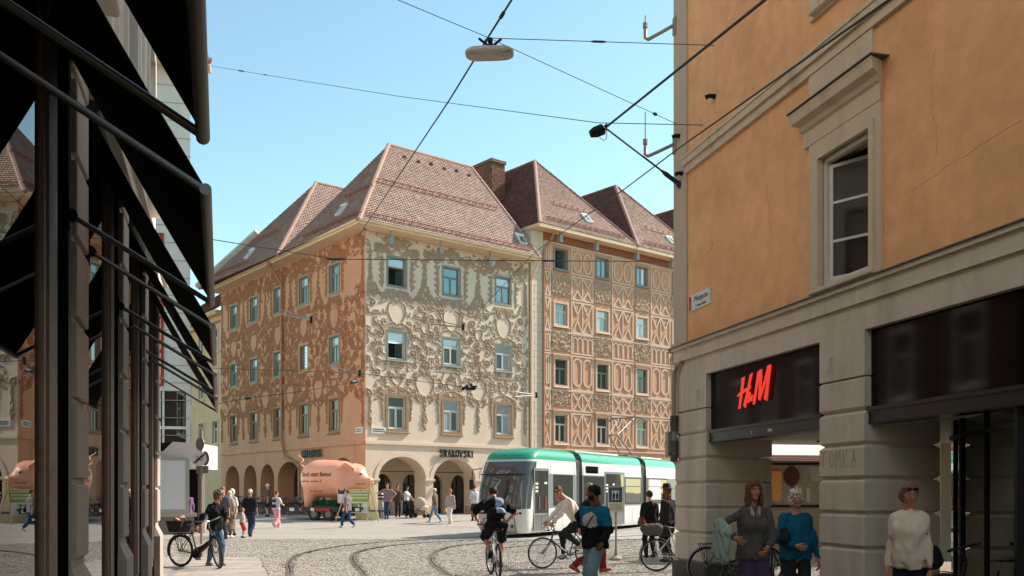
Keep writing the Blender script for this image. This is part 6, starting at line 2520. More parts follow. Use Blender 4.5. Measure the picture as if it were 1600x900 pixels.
mb = MB()
mb.add([(.3, -1.5, 2.58), (4.8, -1.5, 2.50), (4.8, .2, 3.12), (.3, .2, 3.12)], [(0, 1, 2, 3)], 0, FN)
mb.add([(.3, -1.5, 2.58), (4.8, -1.5, 2.50), (4.8, -1.5, 2.36), (.3, -1.5, 2.44)], [(0, 3, 2, 1)], 0, FN)
mb.build('awning_cloth', mat('awning_white', (0.75, 0.68, 0.66), .8, var=.04), nk)
mb = MB()
for k in range(4): mb.box(.3, 4.8, -1.512, -1.502, 2.40 + k * .04, 2.41 + k * .04, 0, FN @ T(0, 0, 0))
mb.build('red_stripes', MC['red_panel'], nk, kind='stuff')
for x in (.5, 2.6):
    mb = MB()
    mb.tube([(x, .1, 2.3), (x, -1.45, 2.52)], .02, 6, 0, FN)
    mb.build('awning_arm', M_conduit, nk)
for k in range(3):                 # red crates / cones leaning by the booth
    pass
rs = thing('red_board', 'small red warning board leaning by the news stand', 'board', FN @ T(2.6, -.2, 0))
mb = MB()
mb.ext([(2.55, .05), (2.95, .05), (2.78, .95), (2.70, .95)], -.25, -.2, 0, FN)
mb.build('board', mat('warning_red', lin(214, 62, 40), .5, var=.1), rs)

# ================================================================ HANGING LAMP AND WIRES
def PX(px, py, Y):      # a point seen at that spot, Y metres away
    return Vector(((px - 800) / 1480 * Y, Y, CAM_H + (770 - py) / 1480 * Y))


LP = Vector((-.38, 16.0, 9.35))
M_cable = mat('cable_black', (0.012, 0.013, 0.015), .6, var=0)
M_steelw = mat('steel_wire', (0.045, 0.05, 0.055), .5, var=0)
lamp = thing('hanging_lamp', 'flat grey street lamp hanging from wires over the street', 'street lamp', T(*LP))
ML = T(LP.x, LP.y, LP.z - .32) @ RZ(R(-4))
mb = MB()
n = 28
prof = [(.0, .0), (.94, .0), (1.0, .05), (1.0, .13), (.9, .22), (.5, .29), (.0, .30)]
vs, fs = [], []
for (s_, z) in prof:
    for k in range(n):
        a = 2 * math.pi * k / n
        vs.append((.41 * s_ * math.copysign(abs(math.cos(a)) ** .5, math.cos(a)), .21 * s_ * math.copysign(abs(math.sin(a)) ** .6, math.sin(a)), z * .42))
for i in range(len(prof) - 1):
    for k in range(n): fs.append((i * n + k, i * n + (k + 1) % n, (i + 1) * n + (k + 1) % n, (i + 1) * n + k))
mb.add(vs, fs)
mb.build('housing', mat('lamp_grey', lin(176, 172, 164), .5, var=.08, stain=.3), lamp, ML, smooth=50)
mb = MB()
mb.ext([(.36 * math.copysign(abs(math.cos(2 * math.pi * k / n)) ** .5, math.cos(2 * math.pi * k / n)), .18 * math.copysign(abs(math.sin(2 * math.pi * k / n)) ** .6, math.sin(2 * math.pi * k / n))) for k in range(n)], .003, .02, 0, RX(R(90)))
mb.build('diffuser', mat('lamp_diffuser', lin(196, 190, 164), .35, var=.12, vscale=8), lamp, ML)
mb = MB()
mb.tube([(-.18, 0, .30), (-.02, 0, .17), (.06, 0, .17), (.2, 0, .28)], .022, 6)
mb.tube([(.0, -.1, .24), (.0, .12, .24)], .03, 6)
mb.tube([(.02, 0, .17), (.02, 0, .30)], .035, 6)
mb.build('suspension', M_blackframe, lamp, ML)


def wire(name, label, pts, r, m=M_steelw, sag=0.0, group='overhead wires', extra=None):
    P = []
    for a, b in zip(pts[:-1], pts[1:]):
        n = 10
        for k in range(n): P.append(a.lerp(b, k / n) - Vector((0, 0, sag * 4 * (k / n) * (1 - k / n))))
    P.append(pts[-1])
    mb = MB()
    mb.tube([p - pts[0] for p in P], r, 5)
    for (i, t, rr, ln) in (extra or []):
        a, b = pts[i] - pts[0], pts[i + 1] - pts[0]
        c, d = a.lerp(b, t), (b - a).normalized()
        c = c - Vector((0, 0, sag * 4 * t * (1 - t)))
        mb.tube([c - d * ln, c - d * ln * .6, c + d * ln * .6, c + d * ln], [rr * .5, rr, rr, rr * .5], 6)
    o = mb.build(name, m, None, T(*pts[0]))
    return tag(o, label, 'wire', group)


lt = LP + Vector((0, 0, -.02))
wire('feeder_cable', 'thick black cable running from above the lamp down to the stucco house corner', [PX(812, -20, 14.5), PX(768, 50, 16.0), PX(700, 160, 21), PX(562, 366, 51.5)], .018, M_cable, 0, extra=[(0, .6, .035, .12), (1, .1, .03, .1)])
wire('span_wire', 'thin wire rising from the hanging lamp to the upper left', [PX(560, -26, 14.0), lt], .006)
wire('span_wire', 'thin wire from the hanging lamp across to the upper wall anchors of the ochre house', [lt, PX(1148, 72, 17.0)], .007, extra=[(0, .43, .02, .14)])
wire('span_wire', 'thin wire slanting from the hanging lamp to the corner strip of the ochre house', [lt, PX(1060, 195, 18.5)], .006, extra=[(0, .86, .03, .05)])
wire('anchor_wire', 'short fork of wire to the two wall anchors on the ochre house', [PX(1178, 50, 16.35), PX(1150, 72, 17.0), PX(1180, 98, 16.3)], .012, M_cable)
wire('span_wire', 'long thin wire crossing the sky from the left eave to the ochre house', [PX(322, 102, 40), PX(620, 150, 27), PX(935, 192, 18.4), PX(1165, 197, 17.0)], .008, extra=[(0, .25, .03, .3), (0, .4, .02, .2)])
wire('feeder_cable', 'thick black cable from the upper right down to the hanging camera', [PX(1210, -12, 12.0), PX(948, 198, 18.3)], .022, M_cable)
wire('feeder_cable', 'thick black cable from the hanging camera down to the corner of the ochre house', [PX(946, 200, 18.3), PX(1068, 293, 18.3)], .020, M_cable, extra=[(0, .85, .045, .25), (0, .97, .07, .1)])
wire('contact_wire', 'long black contact wire from the upper right passing down in front of the roofs', [PX(1400, -8, 8.5), PX(1060, 232, 16.2), PX(975, 296, 21), PX(838, 392, 36), PX(735, 500, 52)], .013, M_cable)
wire('span_wire', 'thin wire across the stucco fronts below the eaves', [PX(330, 374, 46), PX(525, 405, 48), PX(1055, 409, 50)], .022, M_cable, extra=[(1, .0, .06, .5), (1, .62, .05, .4)])
wire('span_wire', 'slack wire across the orange side front above the lowest windows', [PX(335, 632, 46), PX(388, 622, 46), PX(470, 612, 47), PX(556, 596, 50)], .018, M_cable, extra=[(1, .0, .08, .2), (2, .97, .1, .3)])
wire('span_wire', 'thin wire across both stucco fronts at middle height', [PX(330, 575, 45), PX(560, 583, 48), PX(735, 606, 46), PX(835, 617, 48)], .014, M_cable, extra=[(2, .0, .12, .3)])
wire('span_wire', 'thin wire before the cream front between the middle and lower windows', [PX(560, 578, 50), PX(690, 582, 52), PX(760, 590, 52)], .012, M_cable)
for k, (p, q_, lab) in enumerate(((PX(436, 490, 58.6), PX(486, 500, 54.5), 'grey wire bracket arm sticking out from the orange side front'), (PX(520, 581, 55), PX(562, 584, 52.4), 'short grey wire bracket near the corner of the orange side front'), (PX(672, 506, 54.5), PX(724, 512, 54), 'grey double rod on the cream front above the middle windows'), (PX(804, 620, 57.5), PX(838, 618, 58.8), 'short bracket at the right edge of the cream front'))):
    b = thing('wire_bracket', lab, 'bracket', T(*p), 'wire brackets on the house fronts')
    mb = MB()
    mb.tube([p, q_], .045, 6)
    mb.tube([p + Vector((0, 0, .3)), q_ + Vector((0, 0, .05))], .03, 6)
    mb.build('arm', M_conduit, b)
    mb = MB()
    mb.tube([q_ + Vector((0, 0, -.15)), q_ + Vector((0, 0, .2))], .08, 6)
    mb.build('insulator', M_blackframe, b)
jb = PX(733, 607, 46)
o = MB()
o.tube([jb + Vector((-.35, 0, -.05)), jb + Vector((-.1, 0, .08)), jb + Vector((.2, 0, .05)), jb + Vector((.4, 0, .12))], [.05, .12, .1, .03], 6)
o.tube([jb + Vector((-.1, 0, -.1)), jb + Vector((.15, 0, .22))], .05, 6)
tag(o.build('wire_clamp', M_blackframe, None), 'black clamp hanging on the wire in front of the cream stucco', 'clamp')
hc = PX(935, 205, 18.35)
cm = thing('hanging_camera', 'small black device hanging where two thick cables meet', 'camera', T(*hc))
mb = MB()
mb.tube([hc + Vector((-.16, 0, -.06)), hc + Vector((-.06, 0, -.02)), hc + Vector((.09, 0, .04)), hc + Vector((.12, 0, .06))], [.07, .11, .11, .05], 8)
mb.build('housing', M_blackframe, cm, smooth=40)
mb = MB()
mb.tube([hc + Vector((.1, 0, .06)), hc + Vector((.17, 0, .13))], .03, 6)
mb.tube([hc + Vector((.02, 0, -.12)), hc + Vector((.10, 0, -.18)), hc + Vector((.16, 0, -.14)), hc + Vector((.16, 0, .05))], .008, 5)
mb.build('clip', M_cable, cm)
for k, (p, lab) in enumerate((((1.95, 11.35), 'upper dark wall anchor on the ochre house'), ((1.97, 10.78), 'second dark wall anchor on the ochre house'), ((1.75, 8.72), 'dark wall anchor above the belt of the ochre house'), ((.42, 7.78), 'dark anchor on the corner strip of the ochre house'), ((.28, 8.55), 'dark wire shackle on the corner strip of the ochre house'))):
    mb = MB()
    mb.tube([(p[0], .02, p[1]), (p[0], -.12, p[1]), (p[0] - .04, -.16, p[1] - .02)], [.05, .035, .045], 7, 0, FE)
    tag(mb.build('wall_anchor', M_blackframe, None), lab, 'anchor', 'wall anchors')
# ================================================================ BICYCLES
M_tyre = mat('tyre_black', (0.012, 0.012, 0.012), .7, var=0)
M_rim = mat('rim_metal', (0.25, 0.25, 0.25), .35, metal=.7, var=0)
M_chrome = mat('bike_metal', (0.3, 0.3, 0.3), .3, metal=.8, var=0)
M_saddle = mat('saddle_black', (0.02, 0.018, 0.017), .55, var=0)


def bike(label, M, col, steer=0.0, style='men', r=.345, rack=False, basket=False, guard=False, tyre=.018, handle='flat', group=None, bag=None, child=False, guardcol=None, cat='bicycle'):
    root = thing('bicycle', label, cat, M, group)
    m = mat('bike_paint_%d_%d_%d' % tuple(int(c * 999) for c in col), col, .35, var=0, coat=.3)
    ry, fy = -.53, .56
    hub = r
    WMr = M @ T(0, ry, hub)
    HX = RX(R(18))                       # head angle
    head_b, head_t = Vector((0, .36, .62)), Vector((0, .30, .80))
    MS_ = M @ T(*head_t) @ Matrix.Rotation(steer, 4, (head_t - head_b).normalized()) @ T(*(-head_t))
    for nm, Mw in (('rear_wheel', M @ T(0, ry, hub)), ('front_wheel', MS_ @ T(0, fy, hub))):
        mb = MB()
        mb.tube([(0, (r - tyre) * math.cos(2 * math.pi * k / 40), (r - tyre) * math.sin(2 * math.pi * k / 40)) for k in range(40)], tyre, 7, 0, None, True)
        w = ob(nm, mb.mesh('tyre', M_tyre, 50), root, Mw)
        mb = MB()
        mb.tube([(0, (r - 2 * tyre - .006) * math.cos(2 * math.pi * k / 36), (r - 2 * tyre - .006) * math.sin(2 * math.pi * k / 36)) for k in range(36)], .011, 5, 0, None, True)
        mb.build('rim', M_rim, w, Mw)
        mb = MB()
        for k in range(24):
            a = 2 * math.pi * k / 24
            s_ = .03 if k % 2 else -.03
            mb.tube([(s_, .02 * math.cos(a + .5), .02 * math.sin(a + .5)), (0, (r - .045) * math.cos(a), (r - .045) * math.sin(a))], .0022, 3)
        mb.tube([(-.05, 0, 0), (.05, 0, 0)], .022, 8)
        mb.build('spokes', M_chrome, w, Mw)
        if guard:
            mb = MB()
            g = guardcol or M_blackframe
            a0, a1 = (R(40), R(200)) if nm == 'rear_wheel' else (R(20), R(170))
            rows = []
            for k in range(15):
                a = a0 + (a1 - a0) * k / 14
                for x in (-.026, 0, .026):
                    rr = r + (.022 if x == 0 else .012)
                    rows.append((x, rr * math.cos(a), rr * math.sin(a)))
            fs = []
            for k in range(14):
                for j in range(2): fs.append((k * 3 + j, k * 3 + j + 1, k * 3 + j + 4, k * 3 + j + 3))
            mb.add(rows, fs)
            mb.build('mudguard', g, w, Mw, smooth=60)
    bb = Vector((0, -.06, .29))
    st = Vector((0, -.22, .80))
    mb = MB()
    if style == 'men':
        mb.tube([st + Vector((0, .01, -.03)), head_t], .015, 7)
        mb.tube([bb, head_b], .018, 7)
    elif style == 'mtb':
        mb.tube([st + Vector((0, .03, -.14)), head_t], .022, 7)
        mb.tube([bb, head_b], .026, 7)
    else:
        mb.tube([bb + Vector((0, -.02, .12)), (0, .10, .48), head_b + Vector((0, 0, .02))], .022, 8)
        mb.tube([bb, (0, .12, .40), head_b - Vector((0, 0, .03))], .036 if style == 'ebike' else .02, 8)
    mb.tube([bb, st], .016, 7)
    for s_ in (-1, 1):
        mb.tube([bb + Vector((s_ * .03, 0, 0)), (s_ * .06, ry, hub)], .010, 6)
        mb.tube([st + Vector((s_ * .02, .0, -.06)), (s_ * .06, ry, hub)], .009, 6)
    mb.tube([head_b - Vector((0, -.01, .04)), head_t + Vector((0, -.01, .05))], .022, 8)
    mb.build('frame', m, root, M, smooth=50)
    mb = MB()
    for s_ in (-1, 1): mb.tube([head_b + Vector((s_ * .03, .01, -.02)), (s_ * .05, .47, .45), (s_ * .05, fy, hub)], .012, 6)
    mb.tube([head_b + Vector((-.035, .01, -.02)), head_b + Vector((.035, .01, -.02))], .016, 6)
    mb.build('fork', m, root, MS_, smooth=50)
    mb = MB()
    ht = head_t + Vector((0, -.02, .06))
    top = ht + Vector((0, .06, .16 if handle != 'drop' else .08))
    mb.tube([ht, top], .016, 7)
    if handle == 'drop':
        for s_ in (-1, 1): mb.tube([top, top + Vector((s_ * .18, 0, 0)), top + Vector((s_ * .21, .08, 0)), top + Vector((s_ * .21, .11, -.06)), top + Vector((s_ * .21, .05, -.12)), top + Vector((s_ * .21, -.03, -.12))], .013, 6)
    elif handle == 'city':
        for s_ in (-1, 1): mb.tube([top, top + Vector((s_ * .12, .05, .03)), top + Vector((s_ * .26, -.02, .05)), top + Vector((s_ * .28, -.16, .04))], .013, 6)
    else:
        mb.tube([top + Vector((-.31, -.05, .01)), top + Vector((-.1, 0, 0)), top + Vector((.1, 0, 0)), top + Vector((.31, -.05, .01))], .014, 6)
    hb = mb.build('handlebar', M_chrome if handle != 'flat' else M_blackframe, root, MS_, smooth=50)
    for s_ in (-1, 1):
        mb = MB()
        e = {'drop': (s_ * .21, -.03, -.12), 'city': (s_ * .28, -.16, .04), 'flat': (s_ * .31, -.05, .01)}[handle]
        e2 = {'drop': (s_ * .21, .04, -.12), 'city': (s_ * .275, -.06, .045), 'flat': (s_ * .20, -.03, .01)}[handle]
        mb.tube([top + Vector(e), top + Vector(e2)], .019, 7)
        mb.tube([top + Vector(e2), top + Vector(e2) + Vector((s_ * .04, .05, -.02))], .006, 4)
        mb.build('grip', M_saddle, hb, MS_)
    mb = MB()
    mb.tube([st, st + Vector((0, -.03, .10))], .013, 6)
    mb.build('seat_post', M_chrome, root, M)
    mb = MB()
    sc = st + Vector((0, -.03, .12))
    mb.tube([sc + Vector((0, -.14, .0)), sc + Vector((0, -.10, .015)), sc + Vector((0, 0, .0)), sc + Vector((0, .10, -.005)), sc + Vector((0, .15, -.015))], [.05, .085, .06, .028, .02], 10, 0, None, False, .38)
    mb.build('saddle', M_saddle, root, M, smooth=60)
    mb = MB()
    mb.tube([(.045, bb.y + .09 * math.cos(2 * math.pi * k / 20), bb.z + .09 * math.sin(2 * math.pi * k / 20)) for k in range(20)], .007, 5, 0, None, True)
    mb.tube([(.05, bb.y, bb.z + .085), (.045, ry, hub + .03)], .005, 4)
    mb.tube([(.05, bb.y, bb.z - .085), (.045, ry, hub - .03)], .005, 4)
    mb.tube([(-.06, bb.y, bb.z), (.06, bb.y, bb.z)], .03 if style != 'ebike' else .09, 10)
    for k in range(5): mb.tube([(.045, bb.y, bb.z), (.045, bb.y + .09 * math.cos(k * 1.257), bb.z + .09 * math.sin(k * 1.257))], .006, 4)
    mb.build('chainset', M_chrome if style != 'ebike' else M_blackframe, root, M)
    ca = R(-35)
    for s_ in (-1, 1):
        mb = MB()
        e = Vector((s_ * .075, bb.y + s_ * .17 * math.cos(ca), bb.z + s_ * .17 * math.sin(ca)))
        mb.tube([(s_ * .07, bb.y, bb.z), e], .010, 5)
        mb.box(e.x + (0 if s_ > 0 else -.09), e.x + (.09 if s_ > 0 else 0), e.y - .04, e.y + .04, e.z - .012, e.z + .012)
        mb.build('pedal', M_blackframe, root, M)
    if rack:
        mb = MB()
        for s_ in (-.06, .06):
            mb.tube([(s_, st.y - .03, .74), (s_, ry - .14, .74)], .007, 5)
            mb.tube([(s_, ry, hub), (s_ * 1.05, ry - .04, .74)], .007, 5)
            mb.tube([(s_, ry, hub), (s_ * 1.05, ry - .14, .74)], .007, 5)
        for k in range(4): mb.tube([(-.06, ry - .14 + k * .1, .74), (.06, ry - .14 + k * .1, .74)], .006, 4)
        mb.build('luggage_rack', M_blackframe, root, M)
    if style == 'ebike':
        mb = MB()
        mb.tube([(0, .0, .36), (0, .22, .53)], .045, 8)
        mb.build('battery', M_blackframe, root, M, smooth=50)
    mb = MB()
    mb.tube([(0, ry - r * .4, .62), (0, ry - r * .4 - .03, .62)], .03, 8)
    mb.build('rear_reflector', MC['reflector_red'], root, M)
    return root


# ================================================================ PEOPLE
def cloth_mat():
    return mat('clothing', (.5, .5, .5), .9, var=.10, vscale=5, vcol='Col', bump=.0015, bscale=300, spec=.25)


def skin_mat():
    return mat('skin', (.5, .5, .5), .55, var=.05, vscale=12, vcol='Col', spec=.35)


SKIN = lin(214, 160, 132)
NPD = np.asarray


def joint2(a, c, l1, l2, hint):
    """two-bone chain from a to c; returns the middle joint and the reachable end"""
    a, c, hint = Vector(a), Vector(c), Vector(hint)
    d = c - a
    L = min(d.length, (l1 + l2) * .999)
    if d.length < 1e-6: d = Vector((0, 0, -1))
    u = d.normalized()
    c2 = a + u * L
    x = (l1 * l1 - l2 * l2 + L * L) / (2 * L)
    y = math.sqrt(max(0, l1 * l1 - x * x))
    h = hint - u * hint.dot(u)
    if h.length < 1e-6: h = u.orthogonal()
    return a + u * x + h.normalized() * y, c2


def person(label, M, H=1.75, pelvis=None, lean=0, side=0, feet=None, hands=None, elbows=None, look=(0, 0), twist=0,
           top=(.2, .2, .2), sleeve=2.0, bottom=(.1, .12, .2), legs=2.0, loose=0.0, shoes=(.1, .1, .1), hair='short', haircol=(.05, .035, .025), skin=SKIN,
           build=1.0, belly=0.0, bust=0.0, topfn=None, hem=.0, beard=False, res=.024, footdir=(0, 0), heel=(0, 0), knees=None, topname='shirt', glasses=False,
           skirt=None, group=None, collar=None, curl=(.6, .6), jacket_open=False, cat='person'):
    s = H / 1.75
    root = thing('person', label, cat, M, group)
    pel = Vector(pelvis) if pelvis else Vector((0, 0, .93 * s))
    TM = T(*pel) @ RZ(R(twist)) @ RX(R(-lean)) @ RY(R(side))
    tp = lambda x, y, z: TM @ Vector((x * s, y * s, z * s))
    b = build
    feet = feet or [(-.10, 0, 0), (.10, 0, 0)]
    ank = [Vector((f[0] * s, f[1] * s, f[2] * s + .085 * s)) for f in feet]
    hips = [tp(-.085, 0, -.02), tp(.085, 0, -.02)]
    knee = []
    for i in range(2):
        k_, e_ = joint2(hips[i], ank[i], .435 * s, .425 * s, (knees[i] if knees else (0, 1, 0)))
        knee.append(k_)
        ank[i] = e_
    sh = [tp(-.175 * (.35 + .65 * b), 0, .485), tp(.175 * (.35 + .65 * b), 0, .485)]
    hands = hands or [(-.24, .04, .80), (.24, .04, .80)]
    wr, el = [], []
    for i in range(2):
        sx = -1 if i == 0 else 1
        e_, w_ = joint2(sh[i], Vector(hands[i]) * s if not isinstance(hands[i], Vector) else hands[i], .295 * s, .255 * s, (elbows[i] if elbows else (sx * .5, -1, 0)))
        el.append(e_)
        wr.append(w_)
    neck0, neck1 = tp(0, -.012, .56), tp(0, .012, .68)
    HC = Matrix.Translation(tp(0, .035, .765)) @ RZ(R(twist + look[0])) @ RX(R(look[1]))
    hs = s * .97
    # ---------------- body (skin): limbs, neck, then head and hands on finer grids
    def limbs(P, inf=0.0, arms=(0, 2), legs_=(0, 2), k=.04, torso=True, neck=False, loose_=0.0, wide=0):
        d = np.full(len(P), 9.0)
        if torso:
            def bar_(z, w, r, y=0.0):
                return round_cone(P, tp(-w * b, y, z), tp(w * b, y, z), r * s + inf, r * s + inf)
            d = bar_(-.02, .075, .105)
            d = smin(d, bar_(.10, .07, .100 + belly * .3), .06)
            d = smin(d, bar_(.22, .062, .098 + belly * .4, belly * .25), .08)
            d = smin(d, bar_(.36, .080, .105), .08)
            d = smin(d, bar_(.44, .10, .085), .06)
            if belly: d = smin(d, ellipsoid(P, tp(0, .06, .12), (np.array([.13, .11, .15]) * s + inf)), .08)
            if bust:
                for sx in (-1, 1): d = smin(d, np.linalg.norm(P - NPD(tp(sx * .075, .085, .345)), axis=1) - (bust * s + inf), .06)
            d = smin(d, round_cone(P, tp(-.15 * b, -.005, .485), tp(.15 * b, -.005, .485), .062 * s + inf, .062 * s + inf), .05)
            d = smin(d, round_cone(P, tp(0, -.015, .50), tp(0, -.01, .575), .068 * s + inf, .052 * s + inf), .05)
        if neck:
            d = smin(d, round_cone(P, neck0, neck1, .056 * s * (.7 + .3 * b), .052 * s), .03)
        if arms:
            for i in range(2):
                a = round_cone(P, sh[i], el[i], .054 * s * b + inf * 1.1, .043 * s * b + inf) if arms[0] < 1 else None
                if arms[1] <= 1:
                    e2 = sh[i].lerp(el[i], arms[1])
                    a = round_cone(P, sh[i], e2, .056 * s * b + inf * 1.2, .050 * s * b + inf * 1.5)
                else:
                    e2 = el[i].lerp(wr[i], arms[1] - 1)
                    f = round_cone(P, el[i], e2, .044 * s * b + inf, (.032 * s * b if arms[1] > 1.5 else .04 * s) + inf * .9)
                    a = f if a is None else smin(a, f, k)
                if arms[1] < 2.05:            # cuffs end cleanly
                    dr = (e2 - (sh[i] if arms[1] <= 1 else el[i])).normalized()
                    a = np.maximum(a, (P - NPD(e2)) @ NPD(dr) - .012)
                d = smin(d, a, min(k, .022))
        return d

    def legsd(P, inf=0.0, to=2.0, wide=0.0):
        d = np.full(len(P), 9.0)
        for i in range(2):
            r0, r1, r2 = .082 * s * (.6 + .4 * b) + inf, .058 * s + inf + wide * .5, .038 * s + inf + wide
            if to <= 1:
                e2 = hips[i].lerp(knee[i], to)
                a = round_cone(P, hips[i], e2, r0, r0 + (r1 - r0) * to + wide * .4)
                dr = (knee[i] - hips[i]).normalized()
            else:
                e2 = knee[i].lerp(ank[i], to - 1)
                a = smin(round_cone(P, hips[i], knee[i], r0, r1), round_cone(P, knee[i], e2, r1, r1 + (r2 - r1) * (to - 1)), .03)
                calf = knee[i].lerp(ank[i], .3) - Vector((0, .02, 0))
                if to > 1.5 and inf < .02: a = smin(a, np.linalg.norm(P - NPD(calf), axis=1) - (.05 * s + inf), .05)
                dr = (ank[i] - knee[i]).normalized()
            a = np.maximum(a, (P - NPD(e2)) @ NPD(dr) - .015)
            d = smin(d, a, .03)
        inf = min(inf, .004)
        hp = round_cone(P, tp(-.07 * b, 0, 0), tp(.07 * b, 0, 0), .105 * s + inf, .105 * s + inf)
        hp = smin(hp, round_cone(P, tp(-.06 * b, 0, .09), tp(.06 * b, 0, .09), .102 * s + inf, .102 * s + inf), .05)
        hp = smin(hp, ellipsoid(P, tp(-.06, -.06, -.02), (np.array([.085, .07, .09]) * s + inf)), .04)
        hp = smin(hp, ellipsoid(P, tp(.06, -.06, -.02), (np.array([.085, .07, .09]) * s + inf)), .04)
        up = NPD(TM.to_3x3() @ Vector((0, 0, 1)))
        hp = np.maximum(hp, (P - NPD(tp(0, 0, .13))) @ up)
        return smin(d, hp, .04)
    rs = np.random.RandomState(abs(hash(label)) % 9999 if False else (sum(ord(c) for c in label) % 9999))
    KV = rs.normal(0, 1, (5, 3))
    KV = KV / np.linalg.norm(KV, axis=1)[:, None] * NPD([22, 30, 38, 46, 60])[:, None]
    PH = rs.uniform(0, 6.28, 5)

    def folds(P, amp):
        q = P * NPD([1, 1, .55])
        return amp * sum(np.sin(q @ KV[i] + PH[i] + 1.3 * np.sin(q @ KV[(i + 1) % 5])) * w for i, w in zip(range(5), (.9, .7, .6, .4, .3)))
    pts = [*hips, *knee, *ank, *sh, *el, *wr, neck1, tp(0, 0, .2)]
    lo = NPD([min(p[i] for p in pts) for i in range(3)]) - .26
    hi = NPD([max(p[i] for p in pts) for i in range(3)]) + .26
    lo[2] = min(p.z for p in ank) - .06
    hi[2] = min(hi[2], max(neck1.z + .06, max(w.z for w in wr) + .1))
    VV, QQ, CC = [], [], []

    def push(V, Q, C):
        QQ.append(Q + sum(len(v) for v in VV))
        VV.append(V)
        CC.append(np.broadcast_to(C, V.shape).copy() if C.ndim == 1 else C)
    SK = NPD(skin)
    V, Q = surface_net(lambda P: smin(limbs(P, -.012, (0, 2.06), torso=True, neck=True), legsd(P, -.008), .02), lo, hi, max(res, .02))
    push(V, Q, SK)
    # head
    hm = NPD(HC.to_3x3())
    h0 = NPD(HC.translation)

    def head(P):
        p = (P - h0) @ hm / hs
        q = p.copy()
        q[:, 0] = np.abs(q[:, 0])
        d = ellipsoid(p, (0, -.012, .030), (.075, .096, .088))
        d = smin(d, ellipsoid(p, (0, .022, -.035), (.058, .066, .082)), .03)
        d = smin(d, np.linalg.norm(p - NPD([0, .062, -.098]), axis=1) - .022, .03)
        d = smin(d, round_cone(p, (-.03, .076, .03), (.03, .076, .03), .013, .013), .02)
        d = smin(d, ellipsoid(q, (.042, .058, -.018), (.022, .024, .02)), .02)
        d = np.maximum(d, -(np.linalg.norm(q - NPD([.031, .098, .006]), axis=1) - .017))
        d = smin(d, round_cone(p, (0, .086, .012), (0, .112, -.026), .009, .014), .012)
        d = smin(d, round_cone(q, (0, .088, -.060), (.018, .080, -.060), .0085, .006), .008)
        d = np.minimum(d, np.linalg.norm(q - NPD([.031, .080, .006]), axis=1) - .0125)
        ear = ellipsoid(q, (.078, -.008, -.005), (.012, .022, .033))
        d = smin(d, ear, .012)
        d = smin(d, round_cone(p, (0, -.02, -.06), (0, -.035, -.17), .055, .055), .03)
        return d * hs
    V, Q = surface_net(head, h0 - .21 * s, h0 + .16 * s, .0085 if res < .026 else .013)
    p = (V - h0) @ hm / hs
    C = np.broadcast_to(SK, V.shape).copy()
    ax_ = np.abs(p[:, 0])
    C *= (1 + .12 * np.exp(-(((ax_ - .042) / .02) ** 2 + ((p[:, 2] + .03) / .025) ** 2)) * (p[:, 1] > .03))[:, None] * NPD([1.0, .93, .93])
    lips = (p[:, 1] > .07) & (np.abs(p[:, 2] + .060) < .009) & (ax_ < .026)
    C[lips] = SK * NPD([.75, .5, .5])
    brow = (p[:, 1] > .065) & (np.abs(p[:, 2] - .030) < .007) & (ax_ > .012) & (ax_ < .052)
    C[brow] = NPD(haircol) * 1.2
    ew = (p[:, 1] > .06) & ((ax_ - .031) ** 2 + (p[:, 2] - .006) ** 2 < .0125 ** 2)
    C[ew] = (.36, .33, .31)
    ei = (p[:, 1] > .06) & ((ax_ - .031) ** 2 + (p[:, 2] - .006) ** 2 < .007 ** 2)
    C[ei] = (.03, .025, .02)
    if beard:
        bd_ = (p[:, 1] > -.01) & (p[:, 2] < -.035) & (p[:, 2] > -.14) & ~lips
        C[bd_] = NPD(haircol) * 1.3
    push(V, Q, C)
    # hands: palm, four bent fingers of different lengths, thumb from the side of the palm
    for i in range(2):
        sx = -1 if i == 0 else 1
        fd = (wr[i] - el[i]).normalized()
        pn = Vector((-sx, 0, 0)) - fd * Vector((-sx, 0, 0)).dot(fd)
        if pn.length < .1: pn = Vector((0, 0, -1)) - fd * Vector((0, 0, -1)).dot(fd)
        pn.normalize()
        ac = fd.cross(pn) * sx
        if ac.y < 0 and abs(fd.y) < .8: ac = -ac
        W_ = wr[i]
        at = lambda f_, a_, n_: NPD(W_ + fd * f_ * s + ac * a_ * s + pn * n_ * s)
        cu = curl[i]
        bones = []
        for a_ in (-.027, -.009, .009, .026): bones.append((at(.01, a_ * .7, 0), at(.085, a_, .0), .0135 * s, .0125 * s))
        for a_, L_ in ((-.030, .062), (-.010, .074), (.010, .078), (.029, .070)):
            f1 = (.085 + L_ * .5 * math.cos(cu), L_ * .5 * math.sin(cu))
            f2 = (f1[0] + L_ * .32 * math.cos(cu * 1.9), f1[1] + L_ * .32 * math.sin(cu * 1.9))
            f3 = (f2[0] + L_ * .22 * math.cos(cu * 2.5), f2[1] + L_ * .22 * math.sin(cu * 2.5))
            bones += [(at(.082, a_, 0), at(f1[0], a_ * 1.08, f1[1]), .0098 * s, .0092 * s), (at(f1[0], a_ * 1.08, f1[1]), at(f2[0], a_ * 1.1, f2[1]), .0092 * s, .0085 * s), (at(f2[0], a_ * 1.1, f2[1]), at(f3[0], a_ * 1.1, f3[1]), .0085 * s, .0075 * s)]
        bones += [(at(.025, .022, .004), at(.055, .048, .018), .0125 * s, .0105 * s), (at(.055, .048, .018), at(.088, .050, .034), .0105 * s, .0085 * s)]

        def hand(P):
            d = round_cone(P, NPD(W_ - fd * .03 * s), at(.02, 0, 0), .026 * s, .024 * s)
            for (a, c, ra, rb) in bones: d = smin(d, round_cone(P, a, c, ra, rb), .006)
            return d
        ctr = at(.07, 0, .02)
